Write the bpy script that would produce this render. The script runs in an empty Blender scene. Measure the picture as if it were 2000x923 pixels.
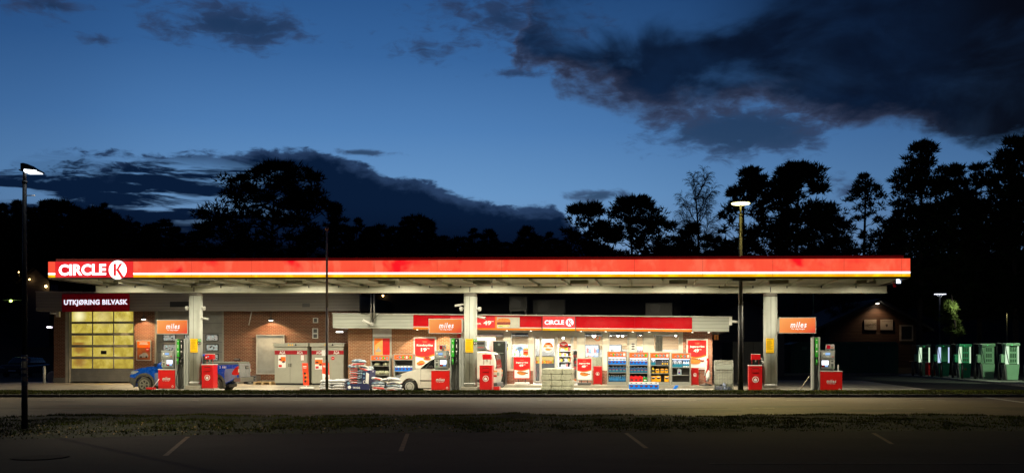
import bpy, bmesh, math, random
import numpy as np
from mathutils import Vector, Matrix
R = math.radians
COL = bpy.context.scene.collection
SC = bpy.context.scene

# ------------------------------------------------------------------ camera
F, HY, CAMH = 1935.0, 690.0, 1.66          # focal length and horizon row of the 2000 px wide photograph, eye height
cd = bpy.data.cameras.new('camera'); cam = bpy.data.objects.new('camera', cd); COL.objects.link(cam)
cam.location = (0, 0, CAMH); cam.rotation_euler = (R(90), 0, 0)
cd.sensor_width = 36; cd.lens = 36 * F / 2000; cd.shift_y = (HY - 461.5) / 2000
cd.clip_start = 0.1; cd.clip_end = 3000
SC.camera = cam
SC.render.resolution_x = 1024; SC.render.resolution_y = 472

# ------------------------------------------------------------------ view
SC.view_settings.view_transform = 'Standard'; SC.view_settings.look = 'None'
SC.view_settings.exposure = 0.0; SC.view_settings.gamma = 1.0; SC.view_settings.use_curve_mapping = False
cy = SC.cycles
cy.max_bounces = 5; cy.diffuse_bounces = 2; cy.glossy_bounces = 2; cy.transmission_bounces = 3; cy.transparent_max_bounces = 10
cy.sample_clamp_indirect = 2.0; cy.sample_clamp_direct = 12.0; cy.caustics_reflective = False; cy.caustics_refractive = False
cy.use_light_tree = True; cy.use_denoising = True; cy.blur_glossy = 1.0

def lin(r, g, b):
    f = lambda v: (v/255/12.92) if v/255 <= .04045 else ((v/255+.055)/1.055)**2.4
    return (f(r), f(g), f(b), 1)

# node helper ---------------------------------------------------------------
class NT:
    def __init__(s, tree): s.t = tree; s.n = tree.nodes; s.l = tree.links
    def set(s, sock, v):
        if hasattr(v, 'is_output') or isinstance(v, bpy.types.NodeSocket): s.l.new(v, sock)
        else: sock.default_value = v
    def m(s, op, a, b=None, c=None, clamp=False):
        n = s.n.new('ShaderNodeMath'); n.operation = op; n.use_clamp = clamp
        s.set(n.inputs[0], a)
        if b is not None: s.set(n.inputs[1], b)
        if c is not None: s.set(n.inputs[2], c)
        return n.outputs[0]
    def comb(s, x, y, z):
        n = s.n.new('ShaderNodeCombineXYZ'); s.set(n.inputs[0], x); s.set(n.inputs[1], y); s.set(n.inputs[2], z); return n.outputs[0]
    def sep(s, v):
        n = s.n.new('ShaderNodeSeparateXYZ'); s.set(n.inputs[0], v); return n.outputs
    def noise(s, vec, scale, detail=4, rough=.55, dist=0.0):
        n = s.n.new('ShaderNodeTexNoise'); s.set(n.inputs['Vector'], vec); n.inputs['Scale'].default_value = scale
        n.inputs['Detail'].default_value = detail; n.inputs['Roughness'].default_value = rough; n.inputs['Distortion'].default_value = dist
        return n.outputs[0]
    def mix(s, f, a, b, mode='MIX'):
        n = s.n.new('ShaderNodeMix'); n.data_type = 'RGBA'; n.blend_type = mode
        s.set(n.inputs[0], f); s.set(n.inputs[6], a); s.set(n.inputs[7], b); return n.outputs[2]
    def smooth(s, v, a, b):
        n = s.n.new('ShaderNodeMapRange'); n.interpolation_type = 'SMOOTHSTEP'; n.clamp = True
        s.set(n.inputs[0], v); n.inputs[1].default_value = a; n.inputs[2].default_value = b
        n.inputs[3].default_value = 0; n.inputs[4].default_value = 1; return n.outputs[0]
    def ramp(s, v, stops):
        n = s.n.new('ShaderNodeValToRGB'); s.set(n.inputs[0], v); e = n.color_ramp.elements
        while len(e) < len(stops): e.new(.5)
        for q, (p, c_) in enumerate(stops): e[q].position = p; e[q].color = c_
        return n.outputs[0]
    def curve(s, v, pts):
        n = s.n.new('ShaderNodeFloatCurve'); s.set(n.inputs['Value'], v); cv = n.mapping.curves[0]
        n.mapping.use_clip = False; n.mapping.extend = 'HORIZONTAL'
        while len(cv.points) < len(pts): cv.points.new(.5, .5)
        for q, (x, y) in enumerate(pts): cv.points[q].location = (x, y)
        n.mapping.update(); return n.outputs[0]

# ------------------------------------------------------------------ dusk sky with cloud banks (by direction, in degrees of azimuth / elevation)
W = bpy.data.worlds.new('World'); SC.world = W; W.use_nodes = True
t = NT(W.node_tree); t.n.clear()
def azel(px, py):
    dx = (px-1000)/F; dz = (HY-py)/F
    return math.degrees(math.atan2(dx, 1)), math.degrees(math.atan2(dz, math.hypot(1, dx)))
tc = t.n.new('ShaderNodeTexCoord'); x_, y_, z_ = t.sep(tc.outputs['Generated'])
AZ = t.m('MULTIPLY', t.m('ARCTAN2', x_, y_), 57.2958)
EL = t.m('MULTIPLY', t.m('ARCSINE', z_), 57.2958)
AN = t.m('MULTIPLY_ADD', AZ, 1/80., .5)                       # -40..40 degrees -> 0..1
base = t.ramp(t.m('MULTIPLY', EL, 1/30.), [
    (0.0, lin(140, 156, 178)), (.16, lin(128, 160, 198)), (.30, lin(106, 152, 200)), (.42, lin(80, 128, 183)), (.55, lin(56, 102, 158)), (.72, lin(34, 76, 130)), (1.0, lin(15, 40, 85))])
side = t.curve(AN, [(0, .42), (.17, .62), (.3, .92), (.42, .98), (.52, .92), (.66, .70), (.78, .53), (1, .35)])
fall = t.smooth(EL, -3, 0.5)
base = t.mix(1.0, base, t.comb(side, t.m('POWER', side, .85), t.m('POWER', side, .7)), 'MULTIPLY')
P2 = t.comb(AZ, EL, 0)
def nz(sx, sy, scale, detail=5, rough=.55, dist=0.0, off=0):
    return t.m('SUBTRACT', t.noise(t.comb(t.m('MULTIPLY', AZ, sx), t.m('MULTIPLY', EL, sy), off), scale, detail, rough, dist), .5)
nA = nz(1, 1.5, .32, 7, .55, .3, 1); nB = nz(1, 2.6, .8, 5, .6, .5, 7); nL = nz(1, 1.4, .09, 3, .5, 0, 12)
def edge(pts, AN=AN):
    return t.m('MULTIPLY', t.curve(AN, [(azel(px, py)[0]/80+.5, azel(px, py)[1]/30) for px, py in pts]), 30)
def blob(px, py, rx, ry, amp=1.0):                            # soft ellipse of cloud
    a, e = azel(px, py); k = 27.5
    dx = t.m('MULTIPLY', t.m('SUBTRACT', AZ, a), k/rx); dy = t.m('MULTIPLY', t.m('SUBTRACT', EL, e), k*1.08/ry)
    d = t.m('SQRT', t.m('ADD', t.m('MULTIPLY', dx, dx), t.m('MULTIPLY', dy, dy)))
    return t.m('MULTIPLY', t.m('SUBTRACT', 1.0, d), amp)
def union(a, b): return t.m('MAXIMUM', a, b)
# lower cloud bank on the left and centre
e1 = edge([(-400, 330), (0, 330), (60, 300), (130, 296), (250, 300), (400, 293), (520, 288), (620, 291), (690, 312), (760, 340), (850, 354), (900, 372), (960, 392), (1080, 404), (1112, 430), (1160, 478), (1260, 530), (2400, 600)])
f1 = t.m('SUBTRACT', e1, EL)
f1 = t.m('ADD', f1, t.m('ADD', t.m('MULTIPLY', nA, 1.5), t.m('MULTIPLY', nB, 1.2)))
m1 = t.smooth(f1, -.10, .24)
win = t.m('MULTIPLY', t.smooth(AZ, *[azel(640, 0)[0], azel(330, 0)[0]]), t.m('MULTIPLY', t.smooth(EL, azel(300, 455)[1], azel(300, 400)[1]), t.smooth(EL, azel(300, 285)[1], azel(300, 330)[1])))
gaps = t.smooth(t.m('ADD', nz(.5, 3.4, .38, 6, .6, .6, 21), t.m('MULTIPLY', nL, .3)), -.015, .10)
leftwin = t.m('MULTIPLY', t.smooth(t.m('ADD', AZ, t.m('MULTIPLY', nB, 14)), azel(260, 0)[0], azel(120, 0)[0]), t.smooth(t.m('ADD', EL, t.m('MULTIPLY', nB, 2.2)), azel(80, 336)[1], azel(80, 326)[1]))
m1 = t.m('MULTIPLY', m1, t.m('SUBTRACT', 1, t.m('MULTIPLY', t.m('MULTIPLY', gaps, win), .92)))
m1 = t.m('MULTIPLY', m1, t.m('SUBTRACT', 1, t.m('MULTIPLY', leftwin, .8)))
# big cloud top right
AN2 = t.m('ADD', AN, t.m('ADD', t.m('MULTIPLY', nL, .16), t.m('MULTIPLY', nA, .06)))
e2 = edge(AN=AN2, pts=[(-400, -400), (880, -260), (970, -80), (1018, 50), (1040, 120), (1090, 168), (1180, 208), (1290, 222), (1345, 232), (1420, 240), (1500, 250), (1570, 256), (1650, 276), (1760, 282), (1840, 296), (1920, 304), (2000, 285), (2400, 250)])
f2 = t.m('SUBTRACT', EL, e2)
f2 = t.m('ADD', f2, t.m('ADD', t.m('MULTIPLY', nA, 3.2), t.m('ADD', t.m('MULTIPLY', nB, 1.3), t.m('MULTIPLY', nL, 2.0))))
m2 = t.smooth(f2, -.35, 1.1)
thin = t.smooth(t.m('ADD', nz(1, 1.8, .16, 5, .55, .4, 33), t.m('MULTIPLY', t.m('MAXIMUM', blob(1200, 20, 420, 75), 0.0), .45)), -.02, .34)
m2 = t.m('MULTIPLY', m2, t.m('SUBTRACT', 1, t.m('MULTIPLY', t.m('MULTIPLY', thin, t.m('SUBTRACT', 1, t.m('MULTIPLY', t.smooth(AZ, 9, 19), .8))), .75)))
bl = union(union(blob(1440, 250, 165, 58, 1.3), blob(450, 48, 150, 44)), union(blob(1172, 382, 75, 13), blob(105, 12, 70, 26, .8)))
bl = union(bl, union(union(blob(705, 298, 70, 8), blob(195, 76, 50, 13, .6)), union(blob(1010, 144, 80, 10, .6), blob(830, 95, 95, 30, .45))))
bl = union(bl, union(blob(990, 40, 170, 70, .8), blob(1660, 372, 50, 22, .45)))
m3 = t.m('MULTIPLY', t.smooth(t.m('ADD', bl, t.m('MULTIPLY', t.m('ADD', nA, nB), 1.7)), .02, .75), .78)
body1 = t.mix(t.smooth(t.m('ADD', f1, t.m('MULTIPLY', nA, 2)), 0, 1.0), lin(40, 62, 96), lin(9, 27, 54))
body1 = t.mix(t.smooth(EL, 8.6, 5.2), body1, lin(5, 14, 34))
cold = t.mix(t.smooth(t.m('ADD', nL, t.m('MULTIPLY', nA, .6)), -.18, .22), lin(9, 20, 40), lin(15, 35, 64))
body2 = t.mix(t.smooth(f2, -.2, 2.2), lin(58, 66, 92), cold)
body2 = t.mix(t.smooth(t.m('ADD', EL, t.m('MULTIPLY', nA, 3)), 13.0, 9.0), body2, lin(9, 14, 26))
body2 = t.mix(t.smooth(AZ, 19, 27), body2, lin(7, 11, 22))
sky = t.mix(m3, base, t.mix(t.smooth(t.m('ADD', bl, t.m('MULTIPLY', nA, 1.5)), .2, 1.0), lin(46, 58, 88), lin(22, 38, 64))); sky = t.mix(m2, sky, body2); sky = t.mix(m1, sky, body1)
behind = t.smooth(y_, .15, -.35)
sky = t.mix(behind, sky, lin(14, 22, 44))
sky = t.mix(fall, lin(4, 4, 6), sky)
bg = t.n.new('ShaderNodeBackground'); t.set(bg.inputs[0], sky); bg.inputs[1].default_value = 1.0
wo = t.n.new('ShaderNodeOutputWorld'); t.l.new(bg.outputs[0], wo.inputs[0])
try: W.cycles.sampling_method = 'MANUAL'; W.cycles.sample_map_resolution = 512
except Exception: pass

# ------------------------------------------------------------------ station frame: the whole station stands 8.3 degrees off the picture plane
TH = R(8.32); cT, sT = math.cos(TH), math.sin(TH); Y0 = 44.33
def uvw(u, v): return (u*cT + v*sT, Y0 - u*sT + v*cT)
def S(px, v=0.0):
    k = (px-1000)/F; return (k*(Y0+v*cT) - v*sT)/(cT+k*sT)
def Dp(px, v=0.0): return Y0 - S(px, v)*sT + v*cT
def Zp(px, py, v=0.0): return CAMH + (HY-py)*Dp(px, v)/F
def WX(px, D): return (px-1000)*D/F
def WZ(py, D): return CAMH + (HY-py)*D/F
def GD(py, z=0.0): return (CAMH-z)*F/(py-HY)

# ------------------------------------------------------------------ materials
MATS = {}
def mat(name, col, rough=.6, metal=0.0, var=.12, scale=3.0, bump=0.0, bscale=40.0, dirt=0.0, spec=.5, coat=0.0):
    if name in MATS: return MATS[name]
    m = bpy.data.materials.new(name); m.use_nodes = True; q = NT(m.node_tree); p = q.n['Principled BSDF']
    tcn = q.n.new('ShaderNodeTexCoord').outputs['Object']
    if len(col) == 3: col = (*col, 1)
    c_ = col
    if var:
        f = q.smooth(q.noise(tcn, scale, 5, .6), .3, .7)
        a = tuple(x*(1-var) for x in col[:3])+(1,); b = tuple(min(1, x*(1+var)) for x in col[:3])+(1,)
        c_ = q.mix(f, a, b)
    if dirt:
        d = q.smooth(q.noise(tcn, scale*2.3, 7, .7, 1.0), .5, .75)
        c_ = q.mix(q.m('MULTIPLY', d, dirt), c_, (.06, .05, .04, 1))
    q.set(p.inputs['Base Color'], c_)
    q.set(p.inputs['Roughness'], q.m('MULTIPLY_ADD', q.noise(tcn, scale*3, 3), .25, max(.02, rough-.12)))
    p.inputs['Metallic'].default_value = metal; p.inputs['Specular IOR Level'].default_value = spec
    if coat: p.inputs['Coat Weight'].default_value = coat; p.inputs['Coat Roughness'].default_value = .06
    if bump:
        b = q.n.new('ShaderNodeBump'); b.inputs['Strength'].default_value = bump; b.inputs['Distance'].default_value = .02
        q.set(b.inputs['Height'], q.noise(tcn, bscale, 5, .65)); q.l.new(b.outputs[0], p.inputs['Normal'])
    MATS[name] = m; return m
def emis(name, col, strength, var=0.0, scale=.6, col2=None):
    if name in MATS: return MATS[name]
    m = bpy.data.materials.new(name); m.use_nodes = True; q = NT(m.node_tree); q.n.clear()
    e = q.n.new('ShaderNodeEmission'); e.inputs[1].default_value = strength
    if var:
        tcn = q.n.new('ShaderNodeTexCoord').outputs['Object']
        x, y, z = q.sep(tcn)
        f = q.smooth(q.noise(q.comb(x, 0, q.m('MULTIPLY', z, 1.3)), scale, 3, .5, .4), .50, .70)
        f2 = q.noise(q.comb(q.m('MULTIPLY', x, 5), 0, z), .9, 2, .5)
        f = q.m('ADD', q.m('MULTIPLY', f, var), q.m('MULTIPLY', f2, var*.35), clamp=True)
        hotc = (col[0], min(1, col[1]*1.75), min(1, col[2]*1.9), 1); hf = q.smooth(q.noise(q.comb(q.m('MULTIPLY', x, 1.6), 7, z), scale*1.3, 3, .6, .3), .48, .66)
        q.set(e.inputs[0], q.mix(f, q.mix(q.m('MULTIPLY', hf, .8), col, hotc), col2))
    else: e.inputs[0].default_value = col
    o = q.n.new('ShaderNodeOutputMaterial'); q.l.new(e.outputs[0], o.inputs[0])
    MATS[name] = m; return m
def glassmat(name, tint=(.92, .95, .93, 1), refl=.10, dirty=0.0):
    if name in MATS: return MATS[name]
    m = bpy.data.materials.new(name); m.use_nodes = True; q = NT(m.node_tree); q.n.clear()
    tr = q.n.new('ShaderNodeBsdfTransparent'); tr.inputs[0].default_value = tint
    gl = q.n.new('ShaderNodeBsdfGlossy'); gl.inputs['Roughness'].default_value = .03; gl.inputs[0].default_value = (.9, .95, 1, 1)
    mx = q.n.new('ShaderNodeMixShader'); mx.inputs[0].default_value = refl
    q.l.new(tr.outputs[0], mx.inputs[1]); q.l.new(gl.outputs[0], mx.inputs[2])
    o = q.n.new('ShaderNodeOutputMaterial'); q.l.new(mx.outputs[0], o.inputs[0])
    MATS[name] = m; return m
def brickmat(name, c1, c2, mortar):
    m = bpy.data.materials.new(name); m.use_nodes = True; q = NT(m.node_tree); p = q.n['Principled BSDF']
    x, y, z = q.sep(q.n.new('ShaderNodeTexCoord').outputs['Object'])
    v = q.comb(q.m('ADD', x, y), z, 0)
    b = q.n.new('ShaderNodeTexBrick'); q.set(b.inputs['Vector'], v)
    b.inputs['Scale'].default_value = 1; b.inputs['Brick Width'].default_value = .225; b.inputs['Row Height'].default_value = .075
    b.inputs['Mortar Size'].default_value = .011; b.inputs['Mortar Smooth'].default_value = .15; b.inputs['Bias'].default_value = 0
    b.inputs['Color1'].default_value = c1; b.inputs['Color2'].default_value = c2; b.inputs['Mortar'].default_value = mortar
    st = q.smooth(q.noise(v, .8, 5, .6), .3, .75)
    fine = q.smooth(q.noise(v, 14, 4, .6), .25, .8)
    c_ = q.mix(q.m('MULTIPLY', fine, .35), b.outputs[0], (.03, .012, .008, 1)); c_ = q.mix(q.m('MULTIPLY', st, .3), c_, (.05, .03, .02, 1))
    q.set(p.inputs['Base Color'], c_); p.inputs['Roughness'].default_value = .85
    bp = q.n.new('ShaderNodeBump'); bp.inputs['Strength'].default_value = .7; bp.inputs['Distance'].default_value = .012; bp.invert = True
    q.l.new(b.outputs['Fac'], bp.inputs['Height']); q.l.new(bp.outputs[0], p.inputs['Normal'])
    MATS[name] = m; return m
def boardmat(name, col, pitch=.14, axis='z', rough=.6, dark=.55):       # horizontal or upright cladding boards
    m = bpy.data.materials.new(name); m.use_nodes = True; q = NT(m.node_tree); p = q.n['Principled BSDF']
    o = q.n.new('ShaderNodeTexCoord').outputs['Object']; x, y, z = q.sep(o)
    a = {'z': z, 'x': q.m('ADD', x, y)}[axis]
    fr = q.m('FRACT', q.m('MULTIPLY', a, 1/pitch)); groove = q.m('ADD', q.smooth(fr, .12, .0), q.smooth(fr, .94, 1.0), clamp=True)
    rnd = q.noise(q.comb(0, 0, q.m('FLOOR', q.m('MULTIPLY', a, 1/pitch))), 3.3, 0)
    fibre = q.noise(q.comb(q.m('MULTIPLY', x, .7), q.m('MULTIPLY', y, .7), q.m('MULTIPLY', z, 9)), 2.0, 5, .6)
    k = q.m('ADD', q.m('MULTIPLY', rnd, .25), q.m('MULTIPLY', fibre, .45))
    c_ = q.mix(k, tuple(v*1.25 for v in col[:3])+(1,), tuple(v*.6 for v in col[:3])+(1,))
    c_ = q.mix(q.m('MULTIPLY', groove, dark), c_, (.015, .014, .012, 1))
    q.set(p.inputs['Base Color'], c_); p.inputs['Roughness'].default_value = rough
    bp = q.n.new('ShaderNodeBump'); bp.inputs['Strength'].default_value = .6; bp.inputs['Distance'].default_value = .02; bp.invert = True
    q.l.new(groove, bp.inputs['Height']); q.l.new(bp.outputs[0], p.inputs['Normal'])
    MATS[name] = m; return m

# ------------------------------------------------------------------ mesh builder
ORG = {}
class MB:
    def __init__(s, *mats): s.v = []; s.f = []; s.mi = []; s.sm = []; s.mats = list(mats)
    def _f(s, idx, m, smooth=False): s.f.append(idx); s.mi.append(m); s.sm.append(smooth)
    def hexa(s, p, m=0):          # p: bottom 4 (ccw) then top 4
        b = len(s.v); s.v += [tuple(q) for q in p]
        for q in ((3, 2, 1, 0), (4, 5, 6, 7), (0, 1, 5, 4), (1, 2, 6, 5), (2, 3, 7, 6), (3, 0, 4, 7)): s._f([b+i for i in q], m)
        return s
    def box(s, x0, x1, y0, y1, z0, z1, m=0):
        if x0 > x1: x0, x1 = x1, x0
        if y0 > y1: y0, y1 = y1, y0
        if z0 > z1: z0, z1 = z1, z0
        return s.hexa([(x0, y0, z0), (x1, y0, z0), (x1, y1, z0), (x0, y1, z0), (x0, y0, z1), (x1, y0, z1), (x1, y1, z1), (x0, y1, z1)], m)
    def prism(s, poly, y0, y1, m=0, smooth=False, fn=None, cap=None):
        n = len(poly); b = len(s.v)
        a = [(x, y0, z) for x, z in poly] + [(x, y1, z) for x, z in poly]
        if fn: a = [fn(*q) for q in a]
        s.v += a
        s._f([b+i for i in range(n)], m if cap is None else cap); s._f([b+n+i for i in reversed(range(n))], m if cap is None else cap)
        for i in range(n):
            j = (i+1) % n; s._f([b+j, b+i, b+n+i, b+n+j], m, smooth)
        return s
    def zprism(s, poly, z0, z1, m=0, smooth=False):
        n = len(poly); b = len(s.v); s.v += [(x, y, z0) for x, y in poly] + [(x, y, z1) for x, y in poly]
        s._f([b+i for i in reversed(range(n))], m); s._f([b+n+i for i in range(n)], m)
        for i in range(n):
            j = (i+1) % n; s._f([b+i, b+j, b+n+j, b+n+i], m, smooth)
        return s
    def cyl(s, a, c, r0, r1=None, n=14, m=0, cap=True, smooth=True):
        r1 = r0 if r1 is None else r1; a = Vector(a); c = Vector(c); d = (c-a).normalized()
        up = Vector((0, 0, 1)) if abs(d.z) < .9 else Vector((1, 0, 0)); e = d.cross(up).normalized(); g = d.cross(e)
        b = len(s.v)
        for P, r in ((a, r0), (c, r1)):
            for i in range(n):
                w = 2*math.pi*i/n; s.v.append(tuple(P + (e*math.cos(w) + g*math.sin(w))*r))
        for i in range(n):
            j = (i+1) % n; s._f([b+i, b+j, b+n+j, b+n+i], m, smooth)
        if cap: s._f([b+i for i in reversed(range(n))], m); s._f([b+n+i for i in range(n)], m)
        return s
    def tube(s, pts, r, n=7, m=0):
        pts = [Vector(p) for p in pts]; rs = r if isinstance(r, (list, tuple)) else [r]*len(pts); b = len(s.v); prev = None
        for i, p in enumerate(pts):
            d = (pts[min(i+1, len(pts)-1)] - pts[max(i-1, 0)]).normalized()
            up = Vector((0, 0, 1)) if abs(d.z) < .95 else Vector((1, 0, 0))
            e = (prev - d*prev.dot(d)).normalized() if prev is not None and (prev - d*prev.dot(d)).length > 1e-4 else d.cross(up).normalized(); prev = e; g = d.cross(e)
            for k in range(n):
                w = 2*math.pi*k/n; s.v.append(tuple(p + (e*math.cos(w) + g*math.sin(w))*rs[i]))
        for i in range(len(pts)-1):
            for k in range(n):
                j = (k+1) % n; s._f([b+i*n+k, b+i*n+j, b+(i+1)*n+j, b+(i+1)*n+k], m, True)
        s._f([b+k for k in reversed(range(n))], m); s._f([b+(len(pts)-1)*n+k for k in range(n)], m)
        return s
    def lathe(s, prof, c=(0, 0, 0), n=20, m=0, axis='z'):
        b = len(s.v)
        for r, h in prof:
            for k in range(n):
                w = 2*math.pi*k/n; x, y = r*math.cos(w), r*math.sin(w)
                s.v.append((c[0]+x, c[1]+y, c[2]+h) if axis == 'z' else (c[0]+x, c[1]+h, c[2]+y))
        for i in range(len(prof)-1):
            for k in range(n):
                j = (k+1) % n; s._f([b+i*n+k, b+i*n+j, b+(i+1)*n+j, b+(i+1)*n+k], m, True)
        s._f([b+k for k in reversed(range(n))], m); s._f([b+(len(prof)-1)*n+k for k in range(n)], m)
        return s
    def quad(s, a, b_, c, d, m=0):
        b = len(s.v); s.v += [a, b_, c, d]; s._f([b, b+1, b+2, b+3], m); return s
    def poly(s, pts, m=0):
        b = len(s.v); s.v += [tuple(p) for p in pts]; s._f([b+i for i in range(len(pts))], m); return s
    def build(s, name, parent=None, bev=0.0, seg=2, fn=None, org=None, smooth_all=False, sub=0, wn=False):
        me = bpy.data.meshes.new(name)
        vs = s.v
        if org is None and parent is not None and parent.name in ORG: org = ORG[parent.name]
        if org is not None: vs = [(a-org[0], b-org[1], c_-org[2]) for a, b, c_ in vs]
        if fn: vs = [fn(*q) for q in vs]
        me.from_pydata(vs, [], s.f)
        for m_ in s.mats: me.materials.append(m_)
        me.polygons.foreach_set('material_index', s.mi)
        me.polygons.foreach_set('use_smooth', [True]*len(s.f) if smooth_all else s.sm)
        me.validate(); me.update()
        bm = bmesh.new(); bm.from_mesh(me); bmesh.ops.recalc_face_normals(bm, faces=bm.faces); bm.to_mesh(me); bm.free()
        o = bpy.data.objects.new(name, me); COL.objects.link(o)
        if parent is not None: o.parent = parent
        if parent is not None and parent.name in ORG: ORG[o.name] = ORG[parent.name]
        if bev:
            b = o.modifiers.new('bevel', 'BEVEL'); b.width = bev; b.segments = seg; b.limit_method = 'ANGLE'; b.angle_limit = R(40)
            if wn: me.polygons.foreach_set('use_smooth', [True]*len(me.polygons)); w = o.modifiers.new('wn', 'WEIGHTED_NORMAL')
        if sub: b = o.modifiers.new('sub', 'SUBSURF'); b.levels = sub; b.render_levels = sub
        return o
def tag(o, label=None, cat=None, group=None, kind=None):
    if label: o['label'] = label
    if cat: o['category'] = cat
    if group: o['group'] = group
    if kind: o['kind'] = kind
    return o
def struct(o): o['kind'] = 'structure'; return o
def thing(name, label, cat, loc=(0, 0, 0), rz=0.0, group=None):
    o = bpy.data.objects.new(name, None); COL.objects.link(o); o.empty_display_size = .2
    o.location = loc; o.rotation_euler = (0, 0, rz); return tag(o, label, cat, group)
def sthing(name, label, cat, u, v, z=0.0, group=None, rz=0.0, local=False):   # a thing standing in the station frame; its parts are given in station u, v, z unless local
    x, y = uvw(u, v); o = thing(name, label, cat, (x, y, z), -TH+rz, group)
    if not local: ORG[o.name] = (u, v, z)
    return o
def dup(root, loc=None, label=None, group=None, rz=None, scale=None, top=True, parent=None):
    c_ = root.copy(); COL.objects.link(c_)
    if parent is not None: c_.parent = parent
    if loc is not None: c_.location = loc
    if rz is not None: c_.rotation_euler = (0, 0, rz)
    if scale is not None: c_.scale = scale
    if label: c_['label'] = label
    if group: c_['group'] = group
    for ch in root.children: dup(ch, parent=c_)
    return c_
def text(name, s, parent, x, y, z, h=None, w=None, m=None, bold=.02, shear=0.0, align='CENTER', depth=.004, org=None, rot=0.0, space=1.0):
    cu = bpy.data.curves.new('lettering_curve', 'FONT'); cu.body = s; cu.offset = bold; cu.shear = shear; cu.space_character = space; cu.space_line = .95
    cu.align_x = 'LEFT'; cu.resolution_u = 3
    tmp = bpy.data.objects.new('lettering_tmp', cu); COL.objects.link(tmp)
    me = bpy.data.meshes.new_from_object(tmp.evaluated_get(bpy.context.evaluated_depsgraph_get())) if False else bpy.data.meshes.new_from_object(tmp)
    bpy.data.objects.remove(tmp); bpy.data.curves.remove(cu)
    n = len(me.vertices); co = np.empty(n*3, 'f'); me.vertices.foreach_get('co', co); co = co.reshape(-1, 3)
    x0, x1, y0, y1 = co[:, 0].min(), co[:, 0].max(), co[:, 1].min(), co[:, 1].max()
    sc = h/(y1-y0) if h else w/(x1-x0); sx = (w/(x1-x0)) if w else sc; sy = (h/(y1-y0)) if h else sc
    X = (co[:, 0]-x0)*sx; Z = (co[:, 1]-y0)*sy; wd = (x1-x0)*sx; hd = (y1-y0)*sy
    X = X - {'CENTER': wd/2, 'LEFT': 0, 'RIGHT': wd}[align]; Z = Z - hd/2
    if rot: X, Z = X*math.cos(rot)-Z*math.sin(rot), X*math.sin(rot)+Z*math.cos(rot)
    if org is None and parent is not None and parent.name in ORG: org = ORG[parent.name]
    ox, oy, oz = org or (0, 0, 0)
    out = np.stack([X + x - ox, np.full(n, y - oy), Z + z - oz], 1).astype('f')
    me.vertices.foreach_set('co', out.ravel()); me.materials.clear(); me.materials.append(m); me.name = name; me.update()
    o = bpy.data.objects.new(name, me); COL.objects.link(o); o.parent = parent
    if parent is not None and parent.name in ORG: ORG[o.name] = ORG[parent.name]
    return o
def lamp(name, kind, energy, loc, parent=None, size=.3, size_y=None, col=(1, 1, 1), rot=(0, 0, 0), spot=None, blend=.5, org=None):
    l = bpy.data.lights.new(name, kind); l.energy = energy; l.color = col[:3]
    if kind == 'AREA':
        l.size = size
        if size_y: l.shape = 'RECTANGLE'; l.size_y = size_y
    else: l.shadow_soft_size = size
    if kind == 'SPOT': l.spot_size = R(spot); l.spot_blend = blend
    o = bpy.data.objects.new(name, l); COL.objects.link(o)
    if parent is not None:
        o.parent = parent
        if org is None and parent.name in ORG: org = ORG[parent.name]
    if org: loc = tuple(a-b for a, b in zip(loc, org))
    o.location = loc; o.rotation_euler = rot; return o
def circ(cx, cz, r, n=24, a0=0, a1=360, rz=None):
    rz = rz or r
    return [(cx+r*math.cos(R(a0+(a1-a0)*i/(n if a1-a0 == 360 else n-1))), cz+rz*math.sin(R(a0+(a1-a0)*i/(n if a1-a0 == 360 else n-1)))) for i in range(n)]
ORD = ['first', 'second', 'third', 'fourth', 'fifth', 'sixth', 'seventh', 'eighth', 'ninth', 'tenth', 'eleventh', 'twelfth', 'thirteenth', 'fourteenth', 'fifteenth', 'sixteenth', 'seventeenth', 'eighteenth', 'nineteenth', 'twentieth']

# palette
RED = mat('red_enamel', lin(196, 18, 24), .35, var=.06, coat=.2)
WHITE = mat('white_paint', (.75, .75, .72), .5, var=.06)
GREYP = mat('light_grey_paint', (.42, .43, .38), .5, var=.08, dirt=.12)
DGREY = mat('dark_grey_metal', (.06, .06, .06), .45, var=.15)
BLACK = mat('black_plastic', (.012, .012, .013), .45, var=.1)
STEEL = mat('brushed_steel', (.38, .38, .36), .35, metal=.9, var=.1)
ALU = mat('aluminium', (.52, .52, .48), .4, metal=.3, var=.06)
RUBBER = mat('tyre_rubber', (.02, .02, .019), .85, var=.2)
CONC = mat('concrete', (.30, .28, .235), .85, var=.18, scale=1.4, bump=.4, bscale=60, dirt=.2)
YEL = mat('yellow_paint', lin(240, 185, 0), .5, var=.05)
GREEN = mat('green_plastic', lin(50, 165, 45), .4, var=.05)
ORANGE = mat('orange_print', lin(235, 110, 10), .5, var=.05)
PRINTW = mat('white_print', (.85, .85, .82), .45, var=.02)
PRINTR = mat('red_print', lin(205, 22, 26), .4, var=.05)
BUN = mat('bun_print', lin(205, 120, 45), .5, var=.25, scale=14)
MEAT = mat('meat_print', lin(120, 40, 22), .5, var=.3, scale=14)
GLASS = glassmat('window_glass')
DGLASS = mat('dark_car_glass', (.012, .016, .014), .08, var=0.1, spec=.8)
E_RED = emis('lit_red_panel', (1.0, .112, .052, 1), 1.0, var=.95, scale=.62, col2=(.98, .010, .018, 1))
E_RED2 = emis('lit_red_panel_strong', (1.0, .035, .035, 1), .95, var=.7, scale=.5, col2=(.55, .0, .015, 1))
E_WHITE = emis('lit_white_letter', (1, .97, .98, 1), 2.2)
E_YEL = emis('lit_yellow_stripe', (1.0, .47, .008, 1), 1.0, var=.5, scale=.8, col2=(1.0, .30, .005, 1))
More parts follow.
